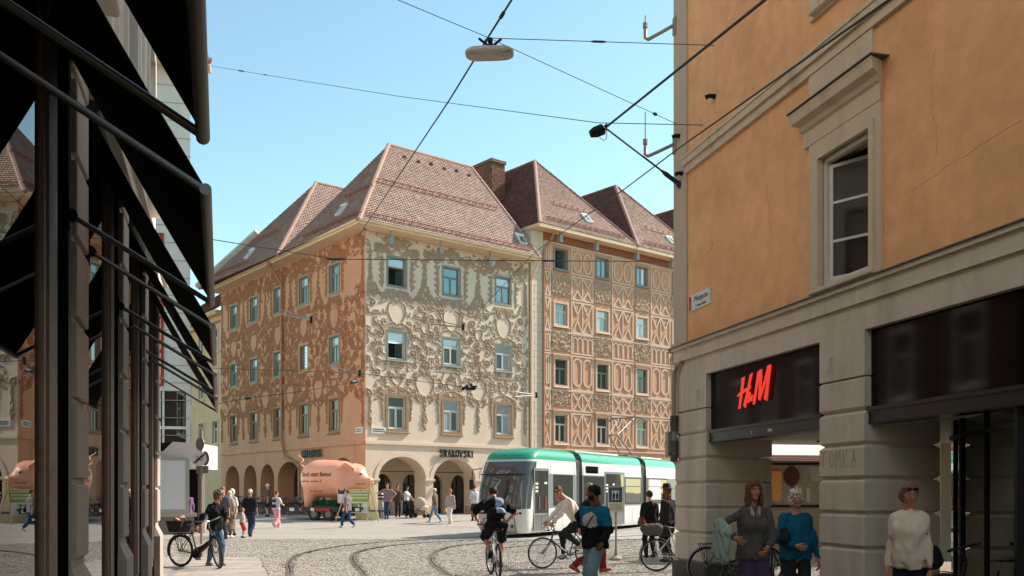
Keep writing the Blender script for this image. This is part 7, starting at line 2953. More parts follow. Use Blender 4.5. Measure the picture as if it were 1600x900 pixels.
        V, Q = surface_net(hand, ctr - .13 * s, ctr + .13 * s, .0065 if res < .026 else .010)
        push(V, Q, SK * NPD([1.0, .95, .93]))
    me = np_mesh('body', np.concatenate(VV), np.concatenate(QQ), skin_mat(), {'Col': np.concatenate(CC)}, smooth=180)
    body = ob('body', me, root, M)
    # ---------------- clothes
    up = NPD(TM.to_3x3() @ Vector((0, 0, 1)))
    base = NPD(tp(0, 0, 0))

    def topd(P):
        d = limbs(P, .016, (0, min(sleeve, 1.97)))
        if hem < 0:
            d = smin(d, round_cone(P, tp(-.075 * b, 0, hem), tp(.075 * b, 0, hem), .112 * s, .112 * s), .06)
            d = smin(d, round_cone(P, tp(-.075 * b, 0, hem * .5), tp(.075 * b, 0, hem * .5), .112 * s, .112 * s), .06)
        d = np.maximum(d, -((P - base) @ up - hem * s))
        nk = round_cone(P, neck0 + (neck1 - neck0) * .12, neck1, .058 * s, .09 * s)
        d = np.maximum(d, -nk)
        return d + folds(P, .010 if res < .02 else .0075)
    V, Q = surface_net(topd, lo, hi, res)
    if topfn is None: C = np.broadcast_to(NPD(top), V.shape).copy()
    else:
        inv = TM.inverted()
        L_ = (np.c_[V, np.ones(len(V))] @ NPD(inv).T)[:, :3] / s
        ad = np.minimum(*[np.minimum(round_cone(V, sh[i], el[i], 0, 0), round_cone(V, el[i], wr[i], 0, 0)) for i in range(2)])
        C = topfn(L_, V, ad)
    ob(topname, np_mesh(topname, V, Q, cloth_mat(), {'Col': C}, smooth=180), root, M)
    if skirt:
        def sk(P):
            d = round_cone(P, tp(0, 0, .06), tp(0, 0, -skirt), .12 * s, .2 * s)
            d = smin(d, legsd(P, .03, 1.3), .1)
            d = np.maximum(d, (P - base) @ up - .1 * s)
            return np.maximum(d, -((P - base) @ up + skirt * s)) + folds(P, .006)
        V, Q = surface_net(sk, lo, hi, res)
        ob('skirt', np_mesh('skirt', V, Q, cloth_mat(), {'Col': np.broadcast_to(NPD(bottom), V.shape)}, smooth=180), root, M)
    else:
        nm = 'shorts' if legs <= 1.15 else 'trousers'
        V, Q = surface_net(lambda P: legsd(P, .012 + loose * .4, min(legs, 1.99), loose) + folds(P, .008), lo, hi, res)
        ob(nm, np_mesh(nm, V, Q, cloth_mat(), {'Col': np.broadcast_to(NPD(bottom), V.shape)}, smooth=180), root, M)
    for i in range(2):
        fdv = Vector((math.sin(R(footdir[i])), math.cos(R(footdir[i])), 0))
        hl_ = R(heel[i])
        fw = fdv * math.cos(hl_) + Vector((0, 0, -1)) * math.sin(hl_)
        A = ank[i]
        dn = fdv * -math.sin(hl_) + Vector((0, 0, -1)) * math.cos(hl_)
        hp_, tp_ = A - fw * .035 * s + dn * .045 * s, A + fw * .135 * s + dn * .058 * s

        def shoe(P):
            d = round_cone(P, hp_, tp_, .040 * s, .030 * s)
            d = smin(d, round_cone(P, A + fw * .05 * s + dn * .04 * s, tp_, .045 * s, .034 * s), .02)
            d = smin(d, round_cone(P, A, hp_, .044 * s, .042 * s), .03)
            return np.maximum(d, (P - NPD(A)) @ NPD(dn) - .083 * s)
        c_ = NPD(A + fw * .05 * s)
        V, Q = surface_net(shoe, c_ - .24 * s, c_ + .24 * s, .013 if res < .026 else .018)
        C = np.broadcast_to(NPD(shoes), V.shape).copy()
        C[(V - NPD(A)) @ NPD(dn) > .068 * s] *= .6
        ob('shoe', np_mesh('shoe', V, Q, cloth_mat(), {'Col': C}, smooth=180), root, M)
    # ---------------- hair
    if hair:
        KH = rs.normal(0, 1, (4, 3)) * 60

        def hr(P):
            p = (P - h0) @ hm / hs
            th = {'short': .010, 'bald': .002, 'buzz': .005}.get(hair, .016)
            d = ellipsoid(p, (0, -.014, .032), (.077 + th, .098 + th, .09 + th))
            line = p[:, 2] - (.066 + (p[:, 1] - .085) * .78)
            if hair in ('long', 'bob', 'pony', 'bun'): line = p[:, 2] - (.062 + (p[:, 1] - .085) * 1.15)
            d = np.maximum(d, -line)
            if hair == 'bob' or hair == 'curly':
                n_ = ellipsoid(p, (0, -.035, -.03), (.098, .085, .105))
                d = smin(d, np.maximum(n_, p[:, 1] - .035 - .02 * (p[:, 2] > .0)), .03)
            if hair == 'long':
                n_ = ellipsoid(p, (0, -.04, -.10), (.098, .07, .16))
                d = smin(d, np.maximum(n_, p[:, 1] - .03), .03)
                q = p.copy()
                q[:, 0] = np.abs(q[:, 0])
                d = smin(d, round_cone(q, (.075, .03, .02), (.088, .035, -.17), .022, .028), .02)
            if hair == 'pony': d = smin(d, round_cone(p, (0, -.10, .03), (0, -.16, -.10), .03, .018), .02)
            if hair == 'bun': d = smin(d, np.linalg.norm(p - NPD([0, -.11, .07]), axis=1) - .045, .02)
            d = np.maximum(d, -(ellipsoid(p, (0, .075, -.03), (.066, .06, .085))))
            rip = .0055 if hair != 'curly' else .010
            d = d + rip * (np.sin(p @ KH[0]) + np.sin(p @ KH[1] * 1.5) + (np.sin(p @ KH[2]) if hair == 'curly' else 0))
            return d * hs
        V, Q = surface_net(hr, h0 - .27 * s, h0 + .2 * s, .010 if res < .026 else .015)
        if len(V): ob('hair', np_mesh('hair', V, Q, mat('hair', (.5, .5, .5), .6, var=.25, vscale=60, vcol='Col', spec=.3), {'Col': np.broadcast_to(NPD(haircol), V.shape)}, smooth=180), root, M)
    if glasses:
        mb = MB()
        for sx in (-1, 1):
            mb.ext([(sx * .033 + .024 * math.cos(k * .628), .008 + .019 * math.sin(k * .628)) for k in range(10)], -.004, .004, 0, RZ(R(180)))
            mb.tube([(sx * .055, .0, .012), (sx * .076, -.03, .010), (sx * .080, -.10, .006)], .003, 4)
        mb.tube([(-.012, .0, .012), (.012, .0, .012)], .003, 4)
        mb.build('sunglasses', mat('sunglass_black', (0.008, 0.008, 0.01), .1, var=0), root, M @ HC @ Matrix.Scale(hs, 4) @ T(0, .102, 0))
    root['_s'] = s
    PERSON[root.name] = dict(sh=sh, el=el, wr=wr, tp=tp, HC=HC, hips=hips, M=M, s=s, hs=hs, ank=ank)
    del root['_s']
    return root


PERSON = {}


def blob(name, fn, lo, hi, h, col, parent, M, m=None, fold=0):
    V, Q = surface_net(fn, lo, hi, h)
    C = np.broadcast_to(NPD(col), V.shape) if not callable(col) else col(V)
    return ob(name, np_mesh(name, V, Q, m or cloth_mat(), {'Col': C}, smooth=180), parent, M)


def backpack(root, col, col2, size=1.0):
    d = PERSON[root.name]
    tp, M = d['tp'], d['M']
    z0, z1 = .12, .48

    def f(P):
        a = round_cone(P, tp(-.06 * size, -.19, z0 + .02), tp(.06 * size, -.19, z0 + .02), .10 * size, .10 * size)
        a = smin(a, round_cone(P, tp(-.06 * size, -.175, z1 - .08), tp(.06 * size, -.175, z1 - .08), .085 * size, .085 * size), .1)
        a = smin(a, round_cone(P, tp(-.05 * size, -.26, z0 + .03), tp(.05 * size, -.26, z0 + .03), .055, .055), .03)
        a = np.minimum(a, round_cone(P, tp(-.02, -.16, z1 + .03), tp(.02, -.16, z1 + .03), .015, .015))
        return a + .004 * np.sin(P @ NPD([40, 22, 60]))
    inv = NPD(((T(0, 0, 0)) @ M).inverted())
    c = NPD(tp(0, -.2, .3))

    def cf(V):
        C = np.broadcast_to(NPD(col), V.shape).copy()
        C[(V[:, 2] > tp(0, 0, z0 + .16).z) & (V[:, 0] > tp(-.02, 0, 0).x)] = col2
        return C
    bp_ = thing('backpack', 'backpack', 'backpack', M)
    blob('bag', f, c - .34, c + .34, .016, cf, bp_, M)
    for sx in (-1, 1):
        mb = MB()
        mb.tube([tp(sx * .09, -.14, z1 - .02), tp(sx * .115, -.06, .545), tp(sx * .12, .06, .50), tp(sx * .13, .115, .38), tp(sx * .15, .04, .22), tp(sx * .12, -.13, .12)], .016, 6, 0, None, False, .5)
        mb.build('strap', mat('strap_black', (0.02, 0.02, 0.022), .7, var=0), bp_, M)
    return bp_


def shoulder_bag(root, label, col, side=1, z=.05, size=1.0, strap=True, cross=True, y=-.05, cat='bag', x=.24):
    d = PERSON[root.name]
    tp, M = d['tp'], d['M']
    bag = thing('shoulder_bag', label, cat, M)
    c = tp(side * x, y, z)
    blob('bag', lambda P: smin(round_cone(P, c + Vector((0, -.09 * size, -.03)), c + Vector((0, .09 * size, -.03)), .075 * size, .075 * size), round_cone(P, c + Vector((0, -.08 * size, .07)), c + Vector((0, .08 * size, .07)), .05 * size, .05 * size), .05) + .003 * np.sin(P @ NPD([60, 40, 50])), NPD(c) - .26, NPD(c) + .26, .016, col, bag, M)
    if strap:
        mb = MB()
        o = -side if cross else side
        mb.tube([c + Vector((0, .07, .1)), tp(side * .12, .125, .18), tp(0, .13, .34), tp(o * .10, .07, .51), tp(o * .11, -.03, .55), tp(o * .05, -.12, .46), tp(side * .12, -.125, .2), c + Vector((0, -.07, .1))] if cross else
                [c + Vector((0, .07, .1)), tp(side * .17, .09, .35), tp(side * .155, .0, .56), tp(side * .17, -.09, .35), c + Vector((0, -.07, .1))], .011, 6)
        mb.build('strap', mat('strap_black', (0.02, 0.02, 0.022), .7, var=0), bag, M)
    return bag


def at(x, y, head=0, z=None):
    """a spot on the ground; heading 0 looks away from the camera (+Y), 90 looks left (-X), 180 towards the camera"""
    return T(x, y, gz(x, y) if z is None else z) @ RZ(R(head))


WALK = lambda st=.30, sw=.16: dict(feet=[(-.085, st, .0), (.085, -st, .06)], heel=(-8, 30), hands=[(-.23, -sw, .83), (.23, sw + .06, .86)], pelvis=(0, 0, .895))
# ================================================================ WHO IS IN THE STREET
WHITEHAIR, GREYHAIR, BROWN, DARKH, BLOND, REDH = lin(226, 218, 206), lin(150, 142, 134), lin(96, 62, 42), lin(34, 26, 22), lin(170, 128, 84), lin(140, 72, 42)
JEANS, DJEANS, LJEANS, BLACK, NAVY = lin(74, 98, 122), lin(44, 58, 82), lin(134, 156, 172), lin(22, 22, 24), lin(30, 36, 50)

# cyclist riding away, in black
MB1 = at(-.34, 18.6, 9)
bike('silver mountain bike ridden away from the camera by the cyclist in black', MB1, lin(170, 172, 174), R(6), 'mtb', tyre=.026)
c1 = person('cyclist in black shirt and shorts riding away with a backpack', MB1, 1.80, pelvis=(0, -.26, 1.03), lean=36, feet=[(-.11, -.24, .40), (.11, .04, .19)], knees=[(-.25, 1, 0), (.25, 1, 0)],
            hands=[(-.29, .26, 1.06), (.29, .26, 1.06)], elbows=[(-1, -.3, .0), (1, -.3, .0)], look=(8, 4), top=BLACK, sleeve=.85, bottom=BLACK, legs=.95, loose=.02, shoes=BLACK,
            hair='buzz', haircol=lin(52, 38, 30), beard=True, res=.018, build=1.08, curl=(1.1, 1.1), skin=lin(196, 136, 108), hem=-.05, footdir=(0, 0), heel=(15, 5))
b_ = backpack(c1, BLACK, lin(150, 170, 196), 1.05)
tag(b_, 'black and blue backpack on the back of the cyclist in black', 'backpack')

# cyclist in a white shirt crossing to the left
MB2 = at(1.20, 20.75, 106)
bike('blue grey road bicycle under the rider in a white shirt', MB2, lin(58, 84, 104), R(4), 'men', handle='drop', tyre=.013)
c2 = person('cyclist in white shirt and sunglasses riding to the left', MB2, 1.82, pelvis=(0, -.27, 1.03), lean=34, feet=[(-.11, -.26, .40), (.11, .02, .19)], knees=[(-.1, 1, 0), (.1, 1, 0)],
            hands=[(-.205, .38, .96), (.205, .38, .96)], elbows=[(-.5, -.6, -.3), (.5, -.6, -.3)], look=(42, -4), top=lin(232, 224, 214), sleeve=1.9, bottom=lin(40, 42, 46), legs=1.9, shoes=lin(176, 172, 168),
            hair='short', haircol=lin(104, 70, 46), glasses=True, res=.018, curl=(1.2, 1.2), skin=lin(206, 146, 116), hem=-.06, topname='shirt')


# man in a colour-block jacket walking in the foreground
def jacket_cols(L, V, ad):
    C = np.broadcast_to(NPD(BLACK), V.shape).copy()
    z = L[:, 2]
    zz = z - .03 * np.abs(L[:, 0]) / .1
    tors = ad > .075
    wb = (zz > .235) & tors
    C[wb] = lin(206, 200, 196)
    teal = (z > .40 + .5 * (.16 - np.abs(L[:, 0]))) | ((np.abs(L[:, 0]) > .13) & (z > .27))
    C[teal & (z > .24)] = lin(22, 112, 146)
    C[(np.abs(L[:, 0]) < .05) & (z > .50)] = lin(22, 100, 132)
    return C


m1 = person('man in a teal, white and black jacket and pale jeans walking in front', at(1.24, 14.2, 138), 1.72, **{**WALK(.26, .14), 'hands': [(-.30, .20, .93), (.27, -.10, .82)]}, look=(-62, -4), topfn=jacket_cols, sleeve=1.95, bottom=LJEANS,
            shoes=lin(210, 206, 200), hair='short', haircol=lin(20, 16, 15), beard=True, res=.016, build=1.12, hem=-.07, skin=lin(128, 82, 60), topname='jacket', loose=.022)
tag(shoulder_bag(m1, 'black sling bag across the jacket of the man in front', BLACK, side=1, z=.02, size=.55, x=.12, y=-.14), cat='bag')
# older man behind him
m2 = person('tall grey haired man in black jacket and red trousers walking right', at(1.58, 19.6, -82), 1.88, **WALK(.30, .12), look=(0, 0), top=BLACK, sleeve=1.95, bottom=lin(122, 40, 42), shoes=lin(160, 92, 48), hair='short', haircol=GREYHAIR, glasses=True,
            res=.02, hem=-.12, topname='jacket', loose=.012, skin=lin(206, 150, 126))
# two in dark coats by the pier
w0 = person('woman in dark coat seen from behind near the pier', at(3.52, 24.2, 10), 1.64, top=lin(28, 26, 28), sleeve=1.95, bottom=BLACK, shoes=BLACK, hair='bun', haircol=lin(60, 40, 30), res=.022, hem=-.28, topname='coat')
tag(shoulder_bag(w0, 'brown leather bag at the side of the woman in a dark coat', lin(104, 58, 40), side=-1, z=.05, size=1.1, cross=False), cat='bag')
w00 = person('person with long reddish hair in wide dark hat and coat beside the pier', at(3.72, 22.6, 40), 1.74, top=lin(44, 40, 44), sleeve=1.95, bottom=BLACK, shoes=BLACK, hair='long', haircol=lin(118, 74, 52), res=.022, hem=-.30, topname='coat')
d = PERSON[w00.name]
mb = MB()
mb.lathe([(.0, .20), (.075, .195), (.095, .17), (.105, .10), (.11, .085), (.19, .075), (.19, .068), (.10, .07), (0, .07)], 18, 0, d['M'] @ d['HC'])
mb.build('hat', mat('hat_black', lin(30, 26, 26), .8, var=.05), w00, smooth=50)
sb = bike('silver bicycle with a grey bag on its rack half hidden by the pier', at(3.56, 19.9, -88), lin(196, 192, 186), 0, 'men', rack=True, handle='city', tyre=.017, guard=True)
pb_ = thing('pannier_bag', 'grey bag strapped on the rack of the silver bicycle', 'bag', at(3.02, 19.9))
c_ = Vector((2.93, 19.9, .90))
blob('bag', lambda P: smin(round_cone(P, c_ + Vector((-.14, 0, 0)), c_ + Vector((.14, 0, 0)), .10, .11), round_cone(P, c_ + Vector((-.1, .03, -.06)), c_ + Vector((.12, -.02, -.07)), .09, .09), .05) + .006 * np.sin(P @ NPD([50, 33, 61])), NPD(c_) - .32, NPD(c_) + .32, .018, lin(92, 88, 86), pb_, I4)

# the three women in front of the ochre house
w1 = person('woman with long brown hair in grey jacket and purple trousers', at(2.95, 11.6, 184), 1.76, pelvis=(0, 0, .91), feet=[(-.085, .20, 0), (.085, -.12, .02)], heel=(-6, 14), hands=[(-.10, .22, .97), (.27, .14, 1.10)], elbows=[(-.8, -.6, 0), (.9, -.5, 0)],
            look=(4, -3), top=lin(92, 86, 84), sleeve=1.95, bottom=lin(76, 58, 92), loose=.006, shoes=BLACK, hair='long', haircol=lin(112, 70, 46), res=.014, bust=.06, hem=-.07, topname='jacket', skin=lin(196, 132, 104), build=.78)
d = PERSON[w1.name]
mb = MB()
for sx in (-1, 1):
    mb.add([d['tp'](sx * .015, .118, .36), d['tp'](sx * .06, .108, .47), d['tp'](sx * .085, .05, .565), d['tp'](sx * .045, .075, .585), d['tp'](sx * .012, .105, .49)], [(0, 1, 2, 3, 4) if sx > 0 else (4, 3, 2, 1, 0)])
mb.build('collar', mat('patterned_collar', lin(178, 166, 172), .8, var=.5, vscale=26), w1, d['M'])
cl = thing('carried_jacket', 'mint green jacket carried over the arm of the woman in purple trousers', 'jacket', d['M'])
el_, wr_ = d['el'][1], d['wr'][1]
p0 = el_.lerp(wr_, .15)
p1 = el_.lerp(wr_, .75)


def drape(P):
    d = round_cone(P, p0 + Vector((.02, 0, .05)), p1 + Vector((.02, 0, .04)), .062, .055)
    for k in range(5):
        q_ = p0.lerp(p1, k / 4) + Vector((.045, .01 * (k % 2), .0))
        d = smin(d, round_cone(P, q_, q_ + Vector((.05 - .012 * k, -.03, -.30 - .05 * (k % 2))), .045, .032), .035)
    return d + .006 * (np.sin(P @ NPD([60, 60, 14])) + np.sin(P @ NPD([-30, 80, 24]) + 1))


blob('cloth', drape, NPD(p0) - .6, NPD(p0) + .5, .012, lin(160, 176, 166), cl, d['M'])
w2 = person('elderly woman with curly white hair in teal pullover', at(3.56, 11.9, 180), 1.66, pelvis=(0, 0, .86), feet=[(-.085, .16, 0), (.085, -.12, .02)], heel=(-4, 12), hands=[(-.30, .08, .78), (.06, .22, 1.05)], elbows=[(-1, -.5, 0), (1, -.4, 0)], look=(-6, -4),
            top=lin(20, 92, 124), sleeve=1.95, bottom=lin(44, 46, 52), loose=.008, shoes=BLACK, hair='curly', haircol=WHITEHAIR, res=.014, bust=.065, belly=.07, hem=-.05, topname='pullover', skin=lin(204, 146, 120), build=.86)
tag(shoulder_bag(w2, 'dark shoulder bag under the arm of the woman in teal', lin(46, 42, 50), side=1, z=.26, size=1.0, cross=False, y=.06, x=.19), cat='bag')
w3 = person('woman in cream cardigan looking down beside the rusticated pier', at(4.20, 10.0, 150), 1.70, feet=[(-.1, .02, 0), (.1, -.04, 0)], pelvis=(0, 0, .90), hands=[(-.23, .12, .76), (.23, .06, .80)], elbows=[(-.5, -1, 0), (.5, -1, 0)], look=(26, -16),
            top=lin(222, 206, 190), sleeve=1.92, bottom=lin(28, 32, 46), shoes=BLACK, hair='bob', haircol=lin(126, 104, 88), res=.014, bust=.07, belly=.06, hem=-.05, topname='cardigan', skin=lin(196, 134, 108), build=.72)
d = PERSON[w3.name]
mb = MB()
for sx in (-1, 1):
    mb.ext([(sx * .034 + .026 * math.cos(k * .628), .075 + .018 * math.sin(k * .628)) for k in range(10)], -.004, .004, 0, RZ(R(180)))
    mb.tube([(sx * .06, .0, .08), (sx * .085, -.06, .07)], .004, 4)
mb.tube([(-.012, .0, .078), (.012, .0, .078)], .004, 4)
mb.build('sunglasses', MC['sunglass_black'], w3, d['M'] @ d['HC'] @ Matrix.Scale(d['hs'], 4) @ T(0, .092, .0))
mb = MB()
w_ = d['wr'][0]
mb.tube([w_ + Vector((.036 * math.cos(k * .52), .036 * math.sin(k * .52), .015)) for k in range(12)], .010, 6, 0, None, True)
mb.build('wristwatch', M_blackframe, w3, d['M'])
for k in range(6):
    p_ = d['tp'](.0, .0, .02 + k * .07)
    mb = MB()
    mb.tube([d['tp'](.012, .128 + (.02 if k in (3, 4) else 0), .0 + k * .07), d['tp'](.012, .140 + (.02 if k in (3, 4) else 0), .0 + k * .07)], .009, 8)
    mb.build('button', M_band, w3, d['M'])
tag(shoulder_bag(w3, 'black bag hanging behind the woman in the cream cardigan', BLACK, side=-1, z=.06, size=1.2, cross=False, y=-.14, x=.22), cat='bag')
fx = FE @ Vector((8.31, .08, 0))
bike('black bicycle parked against the shop window behind the cardigan woman', T(fx.x, fx.y, 0.0) @ RZ(R(13.8)), lin(24, 24, 26), R(20), 'step', guard=True, tyre=.026, r=.36)
bike('dark bicycle with pale mudguards leaning at the pier behind the walking women', at(4.0, 16.95, -84), lin(36, 36, 38), 0, 'step', guard=True, handle='city', rack=True, guardcol=M_rim)
bike('black bicycle by the second pier behind the woman in teal', at(5.0, 17.8, 150), lin(26, 26, 28), R(15), 'men', handle='city')

# woman with the e-bike on the left
bk = bike('dark electric bicycle with rear basket held by the woman in a helmet', T(-6.85, 20.75, .012) @ RZ(R(-114)), lin(48, 38, 42), R(-34), 'ebike', rack=True, guard=True, tyre=.024, r=.36, handle='city')
MBK = T(-6.85, 20.75, .012) @ RZ(R(-114))
bs = thing('bike_basket', 'dark basket with shopping on the rack of the electric bicycle', 'basket', MBK @ T(0, -.6, .77))
mb = MB()
mb.add([(-.13, -.17, 0), (.13, -.17, 0), (.13, .17, 0), (-.13, .17, 0), (-.17, -.22, .24), (.17, -.22, .24), (.17, .22, .24), (-.17, .22, .24)], [(3, 2, 1, 0), (0, 1, 5, 4), (1, 2, 6, 5), (2, 3, 7, 6), (3, 0, 4, 7)], 0, MBK @ T(0, -.58, .77))
mb.tube([(-.17, -.22, .24), (.17, -.22, .24), (.17, .22, .24), (-.17, .22, .24)], .012, 6, 0, MBK @ T(0, -.58, .77), True)
mb.build('basket', mat('wicker_dark', lin(46, 38, 36), .8, var=.3, vscale=40, bump=.006, bscale=60), bs)
c_ = MBK @ Vector((0, -.58, .98))
blob('shopping', lambda P: smin(np.linalg.norm(P - NPD(c_), axis=1) - .13, np.linalg.norm(P - NPD(c_) - NPD([.06, .03, .08]), axis=1) - .075, .05) + .012 * np.sin(P @ NPD([40, 50, 33])), NPD(c_) - .25, NPD(c_) + .25, .016, lambda V: np.where((np.sin(V @ NPD([30, 14, 40])) > .1)[:, None], NPD(lin(206, 196, 180)), NPD(lin(196, 110, 78))), bs, I4)
w4 = person('woman in bike helmet and dark top holding the electric bicycle', T(-6.68, 21.3, .012) @ RZ(R(-126)), 1.64, feet=[(-.12, .08, 0), (.10, -.12, 0)], hands=[(.02, .52, 1.06), (.50, .02, .97)], elbows=[(-.5, -.2, -.6), (.6, -.8, -.2)], lean=8, look=(38, -6),
            top=lin(26, 26, 30), sleeve=1.9, bottom=JEANS, shoes=lin(168, 140, 116), hair='bob', haircol=lin(120, 82, 54), res=.018, bust=.055, glasses=True, hem=-.06, topname='pullover', skin=lin(214, 152, 122), curl=(1.0, 1.0))
d = PERSON[w4.name]
h0_, hm_ = NPD((d['M'] @ d['HC']).translation), NPD((d['M'] @ d['HC']).to_3x3())


def helm(P):
    p = (P - h0_) @ hm_ / d['hs']
    e = ellipsoid(p, (0, -.015, .045), (.098, .128, .105))
    e = np.maximum(e, -(p[:, 2] - .035 - .15 * p[:, 1]))
    e = np.maximum(e, -ellipsoid(p, (0, -.012, .03), (.084, .106, .096)))
    g = np.abs(np.abs(p[:, 0]) - .035) - .009
    slot = np.maximum(np.maximum(g, -(p[:, 2] - .085)), np.abs(p[:, 1]) - .085)
    return np.maximum(e, -slot) * d['hs']


blob('helmet', helm, h0_ - .2, h0_ + .2, .009, lambda V: np.where((np.sin(V[:, 2] * 90 + V[:, 0] * 60) > .75)[:, None], NPD(lin(190, 190, 190)), NPD(lin(34, 34, 38))), w4, I4, mat('helmet_shell', (.1, .1, .1), .35, vcol='Col', var=0))

# people on the square
person('white haired man in navy shirt and jeans walking away', at(-9.85, 35.6, -6), 1.77, **WALK(.22, .06), top=NAVY, sleeve=.95, bottom=DJEANS, shoes=lin(50, 40, 34), hair='short', haircol=WHITEHAIR, res=.026, build=1.1, hem=-.09, loose=.012, skin=lin(196, 132, 106))
g1 = person('woman in white top and pink trousers walking away with her phone', at(-11.05, 44.4, -28), 1.66, **{**WALK(.24, .08), 'hands': [(-.2, .1, .86), (.20, .30, 1.14)]}, top=lin(206, 206, 216), sleeve=.9, bottom=lin(222, 158, 168), loose=.05, shoes=lin(232, 228, 224), hair='short', haircol=REDH, res=.028, hem=-.03)
b_ = backpack(g1, lin(46, 44, 48), lin(50, 48, 52), .8)
tag(b_, 'small dark backpack of the woman in pink trousers', 'backpack')
m3 = person('man in grey shirt and jeans crossing before the pig', at(-7.72, 44.6, 62), 1.76, **WALK(.30, .10), top=lin(134, 126, 130), sleeve=1.0, bottom=lin(50, 82, 110), shoes=lin(230, 226, 222), hair='short', haircol=lin(92, 80, 72), res=.028, hem=-.10, loose=.012)
tag(shoulder_bag(m3, 'dark bag slung across the man in the grey shirt', BLACK, side=1, z=.0, size=.8), cat='bag')
person('man in grey tee shirt leaning one arm on the wooden easel', at(-6.62, 50.3, 180), 1.86, feet=[(-.03, .06, 0), (.10, 0, 0)], hands=[(-.27, .0, 1.05), (.66, .05, 1.36)], elbows=[(-1, -.25, .1), (0, -.5, -1)], look=(4, 2), top=lin(142, 122, 126), sleeve=.85, bottom=lin(58, 84, 104), shoes=lin(60, 56, 54), hair='short', haircol=DARKH, glasses=True, res=.028, build=1.1, hem=-.08)
person('person in brown coat standing in the shadow of the first arch', at(-6.3, 52.2, 200), 1.72, top=lin(84, 66, 54), sleeve=1.95, bottom=lin(40, 44, 54), shoes=BLACK, hair='bob', haircol=lin(104, 66, 44), res=.03, hem=-.25, topname='coat')
w5 = person('woman with long dark hair in black and white pushing a stroller', at(-5.72, 51.4, -108), 1.66, hands=[(-.14, .46, .98), (.14, .46, .98)], look=(-20, -8), top=lin(206, 206, 212), sleeve=.7, bottom=BLACK, shoes=lin(226, 222, 218), hair='long', haircol=DARKH, res=.028, hem=.02)
st = thing('stroller', 'baby stroller with a beige hood in front of the first arch', 'stroller', at(-4.95, 51.2, -108))
MST = at(-4.95, 51.2, -108)
mb = MB()
for sx in (-.24, .24):
    mb.tube([(sx, -.75, 1.0), (sx, -.30, .62), (sx, .35, .22)], .018, 6)
    mb.tube([(sx, -.42, .2), (sx, .12, .58)], .018, 6)
mb.tube([(-.24, -.75, 1.0), (.24, -.75, 1.0)], .022, 6)
mb.build('frame', M_blackframe, st, MST)
for sx in (-.27, .27):
    for y, r_ in ((-.42, .14), (.36, .11)):
        mb = MB()
        mb.tube([(sx - .025, y, r_), (sx + .025, y, r_)], r_, 14)
        mb.build('wheel', M_rubber, st, MST)
blob('hood', lambda P: np.maximum(ellipsoid(P, (0, -.02, .78), (.26, .36, .34)), -(P[:, 2] - .62 - .25 * P[:, 1])), (-.4, -.5, .3), (.4, .5, 1.25), .03, lin(196, 174, 158), st, MST)
blob('seat', lambda P: ellipsoid(P, (0, .05, .55), (.23, .42, .15)), (-.4, -.5, .3), (.4, .6, .8), .03, lin(214, 196, 190), st, MST)
person('woman with short white hair in olive top and jeans walking left', at(-3.90, 48.0, 76), 1.68, **WALK(.30, .16), look=(10, 0), top=lin(118, 108, 84), sleeve=1.9, bottom=lin(106, 140, 162), shoes=lin(232, 228, 222), hair='short', haircol=lin(236, 232, 222), res=.028, bust=.05, hem=-.04)
w6 = person('woman in beige sweater and white trousers carrying a basket bag', at(-3.08, 47.4, 150), 1.68, **WALK(.18, .08), top=lin(176, 162, 152), sleeve=1.9, bottom=lin(228, 218, 208), loose=.02, shoes=lin(206, 168, 140), hair='bob', haircol=BLOND, res=.028, bust=.05, hem=-.08, topname='sweater')
tag(shoulder_bag(w6, 'pale straw bag of the woman in white trousers', lin(206, 176, 136), side=1, z=-.25, size=.9, strap=False, x=.30), cat='bag')
person('person in pale shirt and dark trousers beside the tram front', at(-1.95, 49.2, 30), 1.78, top=lin(196, 200, 206), sleeve=1.0, bottom=lin(52, 56, 66), shoes=BLACK, hair='short', haircol=BROWN, res=.03, hem=-.06)
person('grey haired man in shorts under the side arches', at(-13.6, 52.8, 110), 1.76, top=lin(84, 80, 80), sleeve=.9, bottom=lin(40, 38, 38), legs=.95, loose=.03, shoes=BLACK, hair='short', haircol=WHITEHAIR, res=.03, hem=-.08)
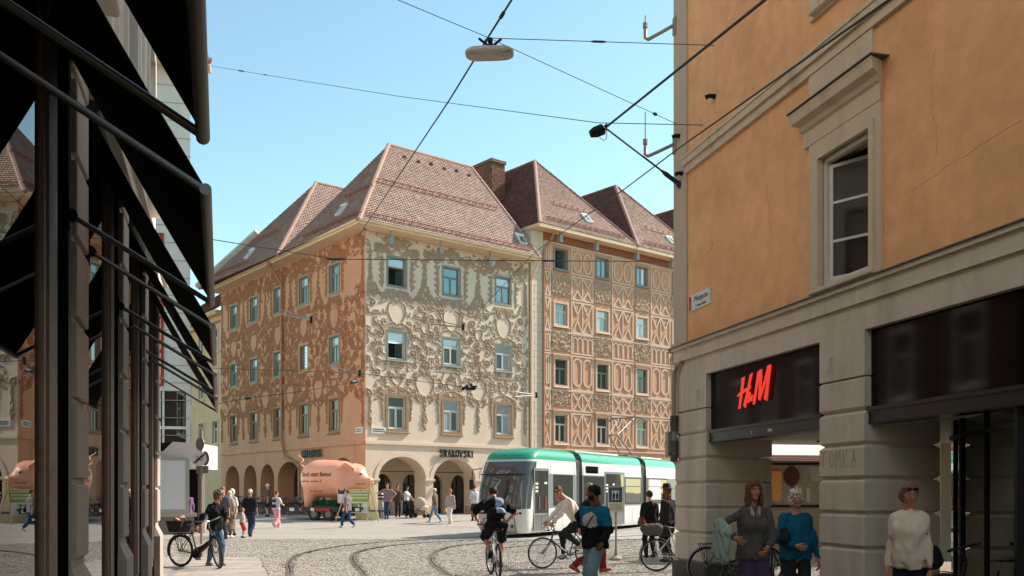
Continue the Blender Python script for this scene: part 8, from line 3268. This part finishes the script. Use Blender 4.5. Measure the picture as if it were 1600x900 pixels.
person('fair haired young man in grey shirt facing the camera behind the cyclist', at(-10.25, 33.6, 176), 1.80, top=lin(96, 96, 104), sleeve=1.0, bottom=lin(60, 66, 80), shoes=BLACK, hair='short', haircol=lin(150, 106, 68), res=.026, hem=-.06)
person('woman with long grey hair in beige top and long brown skirt', at(-10.42, 34.9, -20), 1.66, top=lin(176, 160, 148), sleeve=.9, bottom=lin(128, 112, 106), skirt=.62, shoes=lin(220, 214, 208), hair='long', haircol=lin(206, 196, 184), res=.026, hem=-.02)
person('white haired woman in pale blouse beyond the group', at(-10.8, 36.6, 150), 1.74, top=lin(206, 196, 190), sleeve=.9, bottom=lin(92, 100, 120), shoes=BLACK, hair='bob', haircol=WHITEHAIR, res=.028, hem=-.06, bust=.05)
kid = person('small child in red shorts beside the group', at(-9.85, 34.6, -60), 1.05, top=lin(196, 186, 180), sleeve=.9, bottom=lin(196, 74, 52), legs=1.0, loose=.02, shoes=lin(50, 66, 84), hair='short', haircol=BLOND, res=.022)
person('person in pink and blue patterned jacket beside the kiosk', at(-13.5, 39.4, 20), 1.72, topfn=lambda L, V, ad: np.where((np.sin(V @ NPD([24, 13, 30])) > .2)[:, None], NPD(lin(186, 84, 112)), NPD(lin(92, 116, 160))), sleeve=1.95, bottom=lin(36, 70, 112), shoes=BLACK, hair='bob', haircol=DARKH, res=.03, hem=-.12, topname='jacket')

# parked bicycles under and before the side arches
FBM = FB
proto = bike('dark parked bicycle in the crowded row before the side arches', FBM @ T(-5.4, -1.1, gz(0, 56)) @ RZ(R(80)), lin(30, 30, 34), R(15), 'step', guard=True, group='bicycles parked before the side arches', handle='city')
cols_ = [(28, 30, 36), (70, 24, 26), (26, 44, 60), (60, 60, 62)]
for k in range(17):
    x = -6.3 - k * .78
    copy_tree(proto, FBM @ T(x, -.9 + rng.uniform(-.45, .35), gz(0, 56)) @ RZ(R(90 * rng.choice((1, 1, 0)) + rng.uniform(-35, 35))), group='bicycles parked before the side arches')
for k in range(6):
    copy_tree(proto, FBM @ T(-5.0 - k * 1.5, -2.6 + rng.uniform(-.3, .3), gz(0, 54)) @ RZ(R(90 + rng.uniform(-50, 50))), group='bicycles parked before the side arches')
